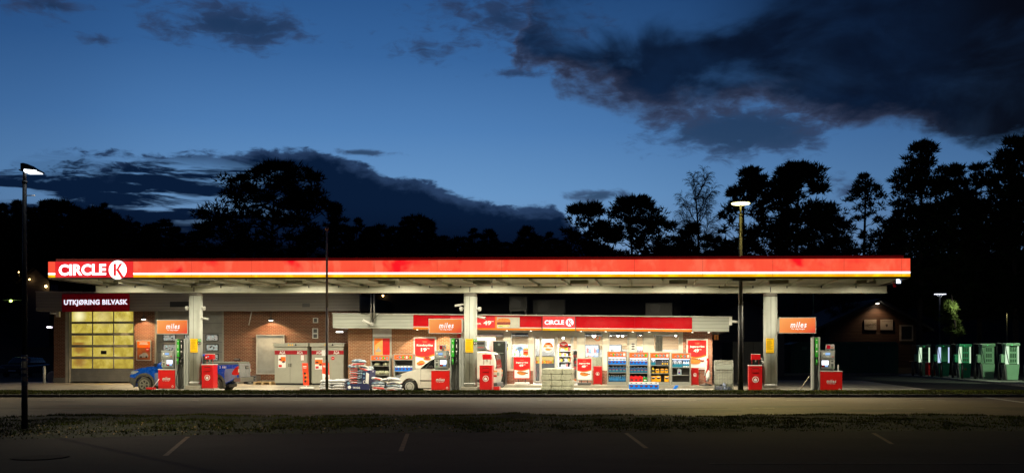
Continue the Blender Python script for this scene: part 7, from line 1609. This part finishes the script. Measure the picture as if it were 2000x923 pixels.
fitting('yellow lit bakery case seen through the left shop door', 1044, 1083, 694, 709, 8.4, 1, 9, [1, 2, 5, 1], 'in the bakery case', LITY, BK, .5, .55)
fitting('white grocery shelf full of packs seen through the right shop door', 1090, 1117, 672, 716, 9.0, 4, 7, [0, 1, 2, 3, 3, 7], 'on the grocery shelf', WHITE)
fitting('pink and red snack shelf at the right edge of the shop doors', 1116, 1134, 684, 745, 7.6, 5, 4, [0, 7, 3, 1], 'on the snack shelf', WHITE)
fitting('shelf of green and white packs behind the window left of the doors', 1001, 1034, 672, 716, 10.0, 4, 8, [6, 3, 3, 2, 4, 1], 'on the left window shelf', LIT)
fitting('low white counter with small goods behind the rightmost shop window', 1276, 1328, 690, 722, 8.6, 1, 6, [3, 5, 0], 'on the white counter', WHITE)
w = sthing('window_poster', 'small orange hot dog poster low in the window left of the doors', 'poster', S(1027, V6), V6+.1, sz(1027, 693)); mb = MB(ORANGE, PRINTR, PRINTW); mb.box(S(1022, V6+.08), S(1032, V6+.08), V6+.085, V6+.09, sz(1027, 693), sz(1027, 681), 0); mb.prism(circ(S(1027, V6+.08), sz(1027, 685), .09, 16), V6+.08, V6+.084, 1); mb.box(S(1024, V6), S(1030, V6), V6+.075, V6+.079, sz(1027, 685.5), sz(1027, 684), 2); mb.build('sheet', w)
w = sthing('hanging_logo', 'orange ring shaped sign hung inside the window right of the doors', 'sign', S(1167, 7.5), 7.5, 2.2); mb = MB(emis('orange_logo_glow', (1, .22, .05, 1), .9)); u, z = S(1167, 7.5), Zp(1167, 660, 7.5); o_, i_ = circ(u, z, .15, 20, 110, 400), circ(u, z, .09, 20, 110, 400); mb.prism(o_+i_[::-1], 7.5, 7.53); mb.build('letter', w)
w = sthing('display_stand', 'pale blue cushion shaped display top on a rack behind the left window', 'display', S(1014, 7.4), 7.4, .13); u = S(1015, 7.4); mb = MB(mat('pale_blue_cushion', lin(150, 180, 215), .4), GM[5]); mb.lathe([(.02, Zp(1015, 676, 7.4)), (.2, Zp(1015, 676.5, 7.4)), (.24, Zp(1015, 679, 7.4)), (.2, Zp(1015, 682, 7.4)), (.03, Zp(1015, 683, 7.4)), (.03, .13)], (u, 7.4, 0), 16); mb.build('stand', w)
for o in GP: bpy.data.objects.remove(o)

# ================================================================== LAMPS, POLES, BOLLARDS
def spot_down(nm, w, en, x, y, z, col, ang, blend=.6, size=.15, rot=(0, 0, 0)): return lamp(nm, 'SPOT', en, (x, y, z), w, size=size, col=col, spot=ang, blend=blend, rot=rot)
D = 21.4; k = D/F
w = thing('street_lamp', 'tall dark street lamp with a swept white lit head on the near verge, far left', 'street lamp', (WX(48, D), D, .03))
zc = lambda py: WZ(py, D)-.03; xc = lambda px: WX(px, D)-WX(48, D); DP = mat('dark_lamp_pole', (.02, .019, .018), .6, metal=.0, var=.2)
mb = MB(DP); mb.cyl((0, 0, 0), (0, 0, zc(695)), .066, .062, n=14); mb.cyl((0, 0, zc(695)), (0, 0, zc(355)), .052, .045, n=14); mb.cyl((0, 0, zc(358)), (0, 0, zc(353)), .055, n=14); mb.cyl((0, 0, zc(355)), (0, 0, zc(326)), .036, n=12); mb.build('pole', w)
mb = MB(DP); mb.prism([(xc(p), zc(q_)) for p, q_ in [(46.5, 335), (46.5, 321), (52, 320.5), (60, 322.5), (68, 328), (74, 331), (81, 334.5), (80, 336.5), (60, 337), (52, 337.3), (43, 335), (43, 332)]], -.16, .16); mb.build('lamp_head', w, bev=.02, seg=3)
mb = MB(emis('white_street_lens', (.85, .92, 1, 1), 5)); mb.prism([(xc(54), zc(337.2)), (xc(78), zc(336.8)), (xc(79), zc(335.6)), (xc(66), zc(334.0)), (xc(54), zc(333.0))], -.165, -.161); mb.box(xc(53), xc(78), -.13, .13, zc(338.0), zc(337.3)); mb.build('lens', w)
for a, b, m_ in ((696, 692, 0), (705, 699, 0), (722, 718, 1), (735, 728, 1), (752, 744, 1)):
    mb = MB((mat('sticker_grey', (.20, .20, .21), .6), mat('sticker_dark', (.08, .08, .09), .6))[m_]); mb.cyl((0, 0, zc(a)), (0, 0, zc(b)), .0672, n=14, cap=False); mb.build('sticker', w)
mb = MB(ALU); mb.box(.05, xc(68.5), -.01, .01, zc(382.4), zc(380.8)); mb.build('sign_plate', w)
spot_down('street_lamp_light', w, 900, xc(72), -.05, zc(342), (1, .86, .62), 124, .8, .1, rot=(R(8), R(-52), 0))
D = 40.3
w = thing('street_lamp', 'yellow green lit street lamp with flat disc head, right of the shop', 'street lamp', (WX(1446.5, D), D, .08)); zc = lambda py: WZ(py, D)-.08; q = D/F
GP_ = mat('grey_lamp_pole', (.055, .055, .045), .5, var=.2)
mb = MB(DP); mb.cyl((0, 0, 0), (0, 0, zc(596)), .105, .10, n=14); mb.build('pole_base', w); mb = MB(GP_); mb.cyl((0, 0, zc(596)), (0, 0, zc(420)), .085, .066, n=14); mb.cyl((0, 0, zc(422)), (0, 0, zc(418)), .075, n=14); mb.cyl((0, 0, zc(419)), (0, 0, zc(400)), .042, n=12); mb.build('pole', w)
mb = MB(DP); mb.lathe([(.05, zc(400.0)), (.30, zc(398.8)), (.36, zc(396)), (.28, zc(393.6)), (.05, zc(392.8))], (0, 0, 0), 28); mb.build('lamp_head', w)
mb = MB(emis('yellow_street_lens', (1, .88, .36, 1), 4.5)); mb.lathe([(.10, zc(400.3)), (.33, zc(399.0)), (.37, zc(397.8)), (.375, zc(396.9)), (.37, zc(396.6))], (0, 0, 0), 28); mb.build('lens', w)
mb = MB(mat('flag_pale', (.3, .29, .24), .6)); mb.box(.08, .14, -.01, .01, zc(661), zc(617)); mb.build('sign_plate', w)
lamp('street_lamp_light', 'SPOT', 2700, (0, -.5, zc(402.5)), w, size=.22, col=(1, .84, .26), spot=98, blend=.75, rot=(R(-31), 0, 0)); lamp('street_lamp_glow', 'POINT', 26, (0, -.3, zc(401.8)), w, size=.2, col=(1, .80, .12))
D = 40.2
w = thing('flagpole', 'bare thin flagpole with an onion finial in front of the gas cabinets', 'flagpole', (WX(638.5, D), D, .08)); zc = lambda py: WZ(py, D)-.08
mb = MB(mat('flagpole_paint', (.42, .36, .32), .5, var=.1)); mb.cyl((0, 0, 0), (0, 0, zc(600)), .062, .05, n=12); mb.cyl((0, 0, zc(600)), (0, 0, zc(450)), .05, .036, n=12); mb.build('pole', w)
mb = MB(mat('finial_copper', (.40, .22, .15), .4, metal=.5)); mb.lathe([(.03, zc(451)), (.055, zc(449.5)), (.075, zc(446.5)), (.05, zc(444)), (.015, zc(442.3)), (.004, zc(440))], (0, 0, 0), 16); mb.build('finial', w)
mb = MB(BLACK); mb.box(-.03, .03, -.085, -.055, zc(702), zc(693)); mb.build('cleat', w)
w = thing('bollard', 'pale metal bollard standing left of the brick wing', 'bollard', (WX(86.5, 55), 55, 0)); mb = MB(mat('galvanised_pale', (.42, .45, .44), .45, var=.1)); mb.cyl((0, 0, 0), (0, 0, .94), .075, n=16); mb.lathe([(.075, .94), (.06, .97), (.01, .98)], (0, 0, 0), 16); mb.build('post', w)
w = thing('stone_block', 'rounded pale stone leaning at the left foot of the brick wing', 'stone', (WX(101, 58), 58, 0)); mb = MB(mat('pale_stone', (.40, .37, .32), .8)); mb.prism(circ(0, .28, .26, 16, rz=.36), -.1, .15); mb.build('stone_body', w, bev=.06, seg=3)
# dim lights and houses at the far left
def house(label, D, px0, px1, py_eave, apex, depth=10, wallm=None, roofm=None, z0=0.0, gable=True, over=.5):
    w = thing('house', label, 'house', (WX((px0+px1)/2, D), D, z0), 0); x0, x1 = WX(px0, D)-w.location.x, WX(px1, D)-w.location.x; ze = WZ(py_eave, D)-z0; za = WZ(apex[1], D)-z0; xa = WX(apex[0], D)-w.location.x
    mb = MB(wallm); mb.prism([(x0, -.5), (x1, -.5), (x1, ze), (xa, za-.15), (x0, ze)], 0, depth); mb.build('wall', w)
    mb = MB(roofm or mat('dark_roof_tiles', (.014, .014, .012), .95, var=.2, spec=.0)); s0 = (za-ze)/max(.1, xa-x0); s1 = (za-ze)/max(.1, x1-xa)
    mb.prism([(x0-over, ze-s0*over), (xa, za), (xa, za+.25), (x0-over, ze-s0*over+.25)], -.5, depth+.5); mb.prism([(xa, za), (x1+over, ze-s1*over), (x1+over, ze-s1*over+.25), (xa, za+.25)], -.5, depth+.5); mb.build('roof', w); return w
DWALL = boardmat('dark_grey_cladding', (.05, .05, .055), .2); BWALL = boardmat('brown_timber_cladding', (.07, .037, .022), .32, dark=.8)
E_PORCH = emis('porch_lamp_glow', (1, .62, .22, 1), 14)
h1 = house('dark house with small orange porch lamps on the slope at the far left', 96, 44, 96, 545, (70, 522), 8, DWALL, z0=hill_z(WX(70, 96), 96)-.3)
for px, py, r in ((60, 545.5, .07), (92, 559, .12)): x, z = WX(px, 96)-h1.location.x, WZ(py, 96)-h1.location.z; mb = MB(E_PORCH); mb.lathe([(.01, -r), (r*.8, -r*.6), (r, 0), (r*.8, r*.6), (.01, r)], (x, -.25, z), 10); o = mb.build('porch_lamp', h1); lamp('porch_lamp_light', 'POINT', 3 if r < .1 else 6, (x, -.4, z-.05), o, size=.08, col=(1, .5, .18))
h2 = house('unlit dark house with one tiny warm lamp beyond the left street lamp', 104, -30, 42, 560, (5, 535), 8, DWALL, z0=hill_z(WX(5, 104), 104)-.3)
x, z = WX(39.5, 104)-h2.location.x, WZ(531.5, 104)-h2.location.z; mb = MB(E_PORCH, DGREY); mb.lathe([(.01, -.06), (.06, 0), (.01, .06)], (x, -.3, z), 10); mb.cyl((x, -.2, -.4), (x, -.2, z-.1), .04, n=6, m=1); mb.build('porch_lamp', h2)
house('unlit grey gabled house peeking over the left end of the canopy', 92, 232, 302, 506, (267, 493), 8, DWALL, z0=hill_z(WX(267, 92), 92)-.5)
D = 80; w = thing('canopy_light_bar', 'thin horizontal bar with a small green lamp at the far left', 'lamp', (WX(23, D), D, 0)); mb = MB(mat('bar_grey', (.12, .12, .10), .5)); mb.box(WX(7, D)-WX(23, D), WX(45, D)-WX(23, D), -.1, .1, WZ(586.5, D), WZ(585.0, D)); mb.cyl((WX(45, D)-WX(23, D), .1, 0), (WX(45, D)-WX(23, D), .1, WZ(586, D)), .05, n=6); mb.build('bar', w)
mb = MB(emis('green_lamp_glow', (.6, 1, .15, 1), 9)); mb.lathe([(.01, -.12), (.1, -.06), (.1, .04), (.01, .08)], (0, -.15, WZ(587, D)), 10); mb.build('lens', w); lamp('green_lamp_light', 'POINT', 5, (0, -.35, WZ(588.5, D)), w, size=.06, col=(.6, 1, .2))
w = sthing('wall_floodlight', 'small cold white lamp on the left flank of the brick wing', 'wall lamp', S(98, V8+1), V8+1, Zp(98, 638, V8+1)); u, z = S(97, V8+1), Zp(98, 638.3, V8+1); mb = MB(E_TUBE, DGREY); mb.box(u-.12, u+.12, V8+.9, V8+1.1, z-.03, z+.03, 0); mb.box(u+.12, gu(105), V8+.95, V8+1.05, z-.02, z+.02, 1); mb.build('lamp_head', w)

# ================================================================== RIGHT SIDE: HOUSE, CONTAINER, SHEDS
D = 88
hr = house('brown timber gable house with a wall lamp lighting two pale boards, behind the green container', D, 1612, 1800, 636, (1716, 588), 12, BWALL, mat('grey_bargeboard', (.10, .10, .095), .7), over=.9)
hx = hr.location.x; X = lambda p: WX(p, D)-hx; Zz = lambda p: WZ(p, D)
mb = MB(mat('grey_bargeboard', (.10, .10, .095), .7)); mb.box(X(1612), X(1614.5), -.1, .02, 0, Zz(640)); mb.box(X(1617), X(1619), -.12, .02, 0, Zz(636)); mb.build('corner_board', hr)
mb = MB(mat('house_window_frame', (.40, .34, .27), .6), BLACK); mb.box(X(1757), X(1783), -.08, .02, Zz(665), Zz(634), 0); mb.box(X(1760), X(1780), -.09, -.081, Zz(662), Zz(637), 1); mb.build('window', hr)
mb = MB(mat('house_window_frame', (.40, .34, .27), .6)); mb.box(X(1797), X(1800), -.15, .0, 0, Zz(636)); mb.box(X(1776), X(1800.5), -.15, -.02, Zz(705.5), Zz(704.3)); mb.build('corner_board', hr)
mb = MB(mat('lamp_lens', (1, .9, .7), .5)); mb.box(X(1711)-.1, X(1711)+.1, -.45, -.25, Zz(593.5), Zz(592)); o = mb.build('wall_lamp', hr)
lamp('house_lamp_light', 'SPOT', 130, (X(1711), -.75, Zz(594.5)), o, size=.06, col=(1, .66, .38), spot=120, blend=.7, rot=(R(12), 0, 0))
BPALE = mat('pale_board', (.40, .37, .32), .6, var=.06); BTX = mat('board_text_dark', (.07, .06, .05), .6); BG_ = mat('board_olive', (.28, .29, .2), .6)
for q_, (a, b, lab) in enumerate(((1687.5, 1711, 'pale board with slanted dark capitals, left one on the timber gable'), (1719, 1743, 'pale board with a small dark crest, right one on the timber gable'))):
    w = thing('wall_board', lab, 'sign', (WX((a+b)/2, D), D-.06, Zz(643.5)), 0, 'pale boards on the timber gable'); hw = (b-a)/2*D/F; hz_ = (643.5-623.5)*D/F
    mb = MB(BPALE); mb.box(-hw, hw, -.05, .03, 0, hz_); mb.build('board', w)
    if q_ == 0:
        mb = MB(BG_); o_, i_ = circ(0, hz_/2, .30, 24), circ(0, hz_/2, .24, 24); mb.prism(o_, -.056, -.0505); mb.build('ring', w); mb = MB(BPALE); mb.prism(i_, -.060, -.057); mb.build('ring_centre', w)
        text('lettering', 'FRIVILLIG', w, 0, -.066, hz_/2-.02, w=hw*1.86, h=.19, m=BTX, bold=.01, rot=.15, org=(0, 0, 0))
    else:
        mb = MB(BTX); mb.prism([(-.10, hz_*.55), (.10, hz_*.55), (.09, hz_*.36), (0, hz_*.25), (-.09, hz_*.36)], -.056, -.0505); mb.build('crest', w); text('lettering', 'UNGDOMSHUSET', w, 0, -.056, hz_*.83, w=hw*1.7, h=.09, m=BTX, bold=.0, org=(0, 0, 0))
D = 79; CG = boardmat('dark_green_steel', (.010, .085, .038), .9, 'x', .5, .3)
w = thing('green_container', 'long dark green steel container with paired doors below the timber house', 'container', (WX(1660, D), D, 0)); cx = w.location.x; X = lambda p: WX(p, D)-cx; Zz = lambda p: WZ(p, D)
mb = MB(CG); mb.box(X(1545), X(1754), 0, 2.6, .1, Zz(672)); mb.build('casing', w, bev=.02); mb = MB(mat('green_steel_plain', (.010, .085, .038), .5, var=.1)); mb.prism([(X(1545)-.1, Zz(672)), (X(1755)+.0, Zz(672)), (X(1748), Zz(667)), (X(1560), Zz(667))], -.1, 2.7); mb.build('roof', w)
mb = MB(mat('green_steel_plain', (.010, .085, .038), .5)); 
for p in (1545, 1600, 1664, 1694, 1724, 1753): mb.box(X(p)-.05, X(p)+.05, -.05, -.001, .1, Zz(672.5))
mb.box(X(1545), X(1754), -.06, -.002, .1, .22); mb.build('door_post', w)
mb = MB(STEEL); mb.cyl((X(1696), -.1, Zz(682)), (X(1696), -.1, Zz(675)), .025, n=6); mb.build('door_handle', w)
mb = MB(mat('green_label', (.12, .28, .14), .5)); mb.box(X(1566), X(1576), -.02, -.002, Zz(682.5), Zz(676)); mb.build('label', w)
D = 57; w = thing('storage_shed', 'plain dark grey storage shed with tall double doors left of the right pillar', 'shed', (WX(1462, D), D, 0)); cx = w.location.x; X = lambda p: WX(p, D)-cx; Zz = lambda p: WZ(p, D)
SHG = mat('shed_grey', (.085, .09, .08), .6, var=.1); mb = MB(SHG); mb.box(X(1431), X(1492), 0, 3, 0, Zz(667)); mb.build('casing', w); mb = MB(BLACK, SHG)
for p in (1434, 1451, 1471): mb.box(X(p)-.015, X(p)+.015, -.012, -.001, .1, Zz(668.5), 0)
mb.build('door_gap', w); mb = MB(STEEL); mb.box(X(1449), X(1450), -.05, -.001, Zz(703), Zz(699)); mb.box(X(1465), X(1468), -.05, -.001, Zz(700), Zz(699)); mb.build('door_handle', w)
hd = house('dark unlit house with one dim orange window behind the right end of the shop', 74, 1384, 1532, 622, (1458, 583), 9, DWALL)
x = lambda p: WX(p, 74)-hd.location.x; mb = MB(emis('dim_orange_window', (.30, .10, .02, 1), .5), mat('house_window_frame', (.40, .34, .27), .6)); mb.box(x(1394.5), x(1403), -.05, .02, WZ(663, 74), WZ(649, 74), 0); mb.box(x(1398.3), x(1399.3), -.06, -.051, WZ(663, 74), WZ(649, 74), 1); mb.box(x(1393), x(1404), -.07, .0, WZ(664.2, 74), WZ(663.2, 74), 1); mb.build('window', hd)
D = 66; w = thing('thin_pole', 'thin greenish pole rising behind the hanging sign of the right pillar', 'pole', (WX(1588.5, D), D, 0)); mb = MB(mat('green_pole', (.12, .2, .12), .6)); mb.cyl((0, 0, 0), (0, 0, WZ(605, D)), .06, n=8); mb.cyl((0, 0, WZ(605, D)), (0, 0, WZ(560, D)), .035, n=8); mb.build('pole', w)
# far lamps on the right
D = 71; w = thing('street_lamp', 'slim lamp with three small cold white heads above the chargers', 'street lamp', (WX(1835.5, D), D, 0)); Zz = lambda p: WZ(p, D)
mb = MB(DP); mb.cyl((0, 0, 0), (0, 0, Zz(581)), .06, n=10); mb.build('pole', w); mb = MB(STEEL); mb.tube([(0, 0, Zz(582)), (-.15, 0, Zz(577)), (-.32, 0, Zz(574))], .035, 6); mb.tube([(0, 0, Zz(582)), (.15, 0, Zz(577)), (.32, 0, Zz(574))], .035, 6); mb.tube([(0, 0, Zz(582)), (0, 0, Zz(574))], .03, 6); mb.build('bracket', w)
EH = emis('cold_lamp_lens', (.75, .8, 1, 1), 3)
for dx in (-.27, 0, .27): mb = MB(DP, EH); mb.box(dx-.11, dx+.11, -.2, .1, Zz(573.5), Zz(572.8), 0); mb.box(dx-.10, dx+.10, -.202, .08, Zz(574.6), Zz(573.6), 1); mb.build('lamp_head', w)
lamp('street_lamp_light', 'POINT', 110, (.75, -1.9, Zz(596)), w, size=.15, col=(.9, .95, .8))
D = 84; w = thing('street_lamp', 'small far street lamp with a yellow green oval head near the right edge', 'street lamp', (WX(1966.5, D), D, 0)); Zz = lambda p: WZ(p, D)
mb = MB(GP_); mb.cyl((0, 0, 0), (0, 0, Zz(609)), .06, .045, n=8); mb.build('pole', w); mb = MB(emis('yellow_street_lens', (1, .88, .36, 1), 4.5), DP); mb.lathe([(.05, Zz(608.9)), (.2, Zz(608.6)), (.25, Zz(607.4)), (.24, Zz(606.8))], (0, 0, 0), 18, m=0); mb.lathe([(.24, Zz(606.8)), (.15, Zz(606)), (.02, Zz(605.6))], (0, 0, 0), 18, m=0); mb.build('lamp_head', w)
lamp('street_lamp_light', 'POINT', 25, (0, 0, Zz(611)), w, size=.1, col=(1, .9, .35))
w = thing('street_lamp', 'added unseen street lamp beyond the right edge of the picture, lighting the charger yard', 'street lamp', (WX(2080, 50), 50, .08)); mb = MB(GP_); mb.cyl((0, 0, 0), (0, 0, 7.4), .09, .06, n=10); mb.build('pole', w); mb = MB(emis('yellow_street_lens', (1, .88, .36, 1), 4.5)); mb.lathe([(.1, 7.40), (.38, 7.45), (.39, 7.5), (.1, 7.55)], (0, 0, 0), 20); mb.build('lamp_head', w)  # unseen lamp added out of view to brighten the chargers and yard
lamp('street_lamp_light', 'SPOT', 4600, (0, 0, 7.3), w, size=.2, col=(.82, 1, .66), spot=46, blend=.35, rot=(R(50), 0, 0))
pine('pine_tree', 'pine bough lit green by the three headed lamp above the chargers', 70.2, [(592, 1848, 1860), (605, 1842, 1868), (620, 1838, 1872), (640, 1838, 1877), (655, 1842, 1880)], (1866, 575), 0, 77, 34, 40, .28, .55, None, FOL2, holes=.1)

# ================================================================== CHARGERS
KI = [(1752, 733.5), (1790, 736), (1840, 740), (1900, 745.5), (1960, 751), (2030, 758), (2200, 775)]
front = [(WX(p, GD(y)), GD(y)) for p, y in KI]; back = [(x*1.0+3.0, y+4.2) for x, y in front]
mb = MB(mat('island_concrete', (.20, .20, .18), .85, var=.2, dirt=.3)); mb.zprism(front+back[::-1], .0, .12); struct(mb.build('charger_island'))
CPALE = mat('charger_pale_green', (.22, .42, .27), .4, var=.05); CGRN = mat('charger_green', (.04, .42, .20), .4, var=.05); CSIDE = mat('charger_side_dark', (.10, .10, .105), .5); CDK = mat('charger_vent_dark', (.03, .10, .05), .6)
STW = emis('charger_strip_glow', (.75, 1, .70, 1), .95); STB = emis('charger_strip_blue_glow', (.58, .72, 1, 1), 1.0); ELED = emis('green_led_glow', (.05, 1, .25, 1), 2.5)
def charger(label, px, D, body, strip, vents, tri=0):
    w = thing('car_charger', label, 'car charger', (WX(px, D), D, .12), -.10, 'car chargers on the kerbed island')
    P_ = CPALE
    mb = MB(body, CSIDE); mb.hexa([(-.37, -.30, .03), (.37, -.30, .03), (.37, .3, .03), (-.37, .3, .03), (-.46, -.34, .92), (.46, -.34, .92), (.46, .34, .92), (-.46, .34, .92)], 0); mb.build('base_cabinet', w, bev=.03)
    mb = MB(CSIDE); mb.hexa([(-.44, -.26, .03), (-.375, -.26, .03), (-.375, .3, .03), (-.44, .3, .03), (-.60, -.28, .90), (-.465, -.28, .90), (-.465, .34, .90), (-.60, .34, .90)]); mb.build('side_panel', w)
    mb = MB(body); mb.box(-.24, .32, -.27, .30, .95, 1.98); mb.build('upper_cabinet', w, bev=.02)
    v_ = None; mb = MB(CDK)
    if vents:
        for r_, (a, b) in enumerate(((1.66, 1.90), (1.30, 1.55), (1.05, 1.22))):
            for c_ in range(3): mb.box(-.17+c_*.15, -.06+c_*.15, -.276, -.271, a, b)
    else:
        for r_ in range(13): mb.box(-.22, .30, -.276, -.271, 1.0+r_*.073, 1.012+r_*.073)
    mb.build('vent', w)
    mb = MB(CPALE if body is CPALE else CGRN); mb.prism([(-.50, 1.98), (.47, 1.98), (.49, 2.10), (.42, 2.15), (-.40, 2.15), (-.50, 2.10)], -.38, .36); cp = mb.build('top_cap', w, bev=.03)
    mb = MB(ELED); mb.box(-.12, -.06, -.385, -.379, 2.03, 2.05); mb.build('status_light', cp); lamp('green_wash_light', 'SPOT', 5, (0, -.62, 2.12), w, size=.1, col=(.25, 1, .4), rot=(R(-16), 0, 0), spot=80, blend=.8)
    if strip is not None:
        mb = MB(strip); mb.quad((-.25, -.275, .94), (-.48, -.20, .94), (-.48, -.20, 1.97), (-.25, -.275, 1.97)); mb.build('light_strip', w); mb = MB(strip); mb.quad((.33, -.27, .94), (.45, -.22, .94), (.45, -.22, 1.97), (.33, -.27, 1.97)); mb.build('light_strip', w)
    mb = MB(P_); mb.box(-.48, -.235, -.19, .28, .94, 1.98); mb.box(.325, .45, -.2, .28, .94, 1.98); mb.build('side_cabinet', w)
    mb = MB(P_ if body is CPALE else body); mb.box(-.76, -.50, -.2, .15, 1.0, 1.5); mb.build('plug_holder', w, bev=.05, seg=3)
    mb = MB(CSIDE); mb.tube([(-.45, 0, 2.1), (-.7, 0, 2.13), (-.98, 0, 2.15)], .02, 6); mb.build('cable_arm', w)
    mb = MB(mat('navy_cable', (.01, .012, .04), .5)); mb.tube([(-.52, -.36, 2.0), (-.50, -.38, 1.75), (-.40, -.38, 1.35), (-.30, -.36, 1.0)], .025, 6); mb.build('cable', w)
    mb = MB(BLACK); mb.tube([(-.88, -.1, 1.1), (-.92, -.12, .6), (-.85, -.14, .15), (-.72, -.14, .06), (-.62, -.14, .2), (-.6, -.1, .7)], .028, 6); mb.tube([(-.96, 0, 2.15), (-1.0, -.05, 1.5), (-.95, -.1, 1.1)], .018, 5); mb.build('cable', w)
    if tri: mb = MB(mat('orange_triangle', lin(235, 110, 60), .5)); mb.prism([(-.07, .52), (.09, .52), (.01, .66)], -.336, -.33); mb.build('warning_mark', w)
    w.scale = (.80, .9, 1.0); return w
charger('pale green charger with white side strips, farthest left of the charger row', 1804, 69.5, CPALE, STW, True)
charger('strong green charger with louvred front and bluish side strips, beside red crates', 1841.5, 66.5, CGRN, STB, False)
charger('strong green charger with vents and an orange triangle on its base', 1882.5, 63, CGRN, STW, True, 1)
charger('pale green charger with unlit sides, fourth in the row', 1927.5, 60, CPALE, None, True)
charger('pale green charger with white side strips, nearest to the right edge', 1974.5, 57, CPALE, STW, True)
for q_, (px, D) in enumerate(((1777.5, 70.5), (1793.5, 68.5), (1815, 67.5), (1832, 65.5), (1854.5, 64.5), (1872, 62), (1897, 61), (1943.5, 58.2), (1993.5, 55))):
    w = thing('bollard', f'black bollard on the charger island, {ORD[q_]} from the left', 'bollard', (WX(px, D), D-.5, .12), 0, 'black bollards on the charger island'); mb = MB(BLACK); mb.cyl((0, 0, 0), (0, 0, .93), .085, n=14); mb.lathe([(.085, .93), (.06, .97), (.01, .98)], (0, 0, 0), 14); mb.build('post', w)
w = thing('crate_stack', 'red crates on short legs between the first two chargers', 'crates', (WX(1821, 67.5), 67.5, .12)); mb = MB(RED, BLACK); mb.box(-.38, .0, -.3, .3, .08, .95, 0); mb.box(.04, .36, -.25, .3, .08, .88, 0); mb.build('crate', w, bev=.03); mb = MB(BLACK)
for x_ in (-.34, -.06, .1, .32): mb.cyl((x_, -.2, 0), (x_, -.2, .1), .03, n=6)
mb.build('leg', w)
mb = MB(mat('far_kerb', (.16, .17, .14), .85, var=.2)); mb.box(WX(1490, 76), WX(1752, 76), 76, 79.2, .003, .12); struct(mb.build('far_kerb'))

w = thing('street_lamp', 'added unseen street lamp beyond the left edge of the picture on the far verge', 'street lamp', (WX(-260, 40.2), 40.2, .08)); mb = MB(GP_); mb.cyl((0, 0, 0), (0, 0, 7.6), .09, .06, n=10); mb.build('pole', w); mb = MB(emis('yellow_street_lens', (1, .88, .36, 1), 4.5)); mb.lathe([(.1, 7.60), (.33, 7.64), (.37, 7.7), (.1, 7.75)], (0, 0, 0), 20); mb.build('lamp_head', w)  # unseen lamp added out of view to brighten the left road
lamp('street_lamp_light', 'SPOT', 2600, (0, -.4, 7.5), w, size=.2, col=(1, .86, .5), spot=150, blend=.6, rot=(R(-14), R(-20), 0))
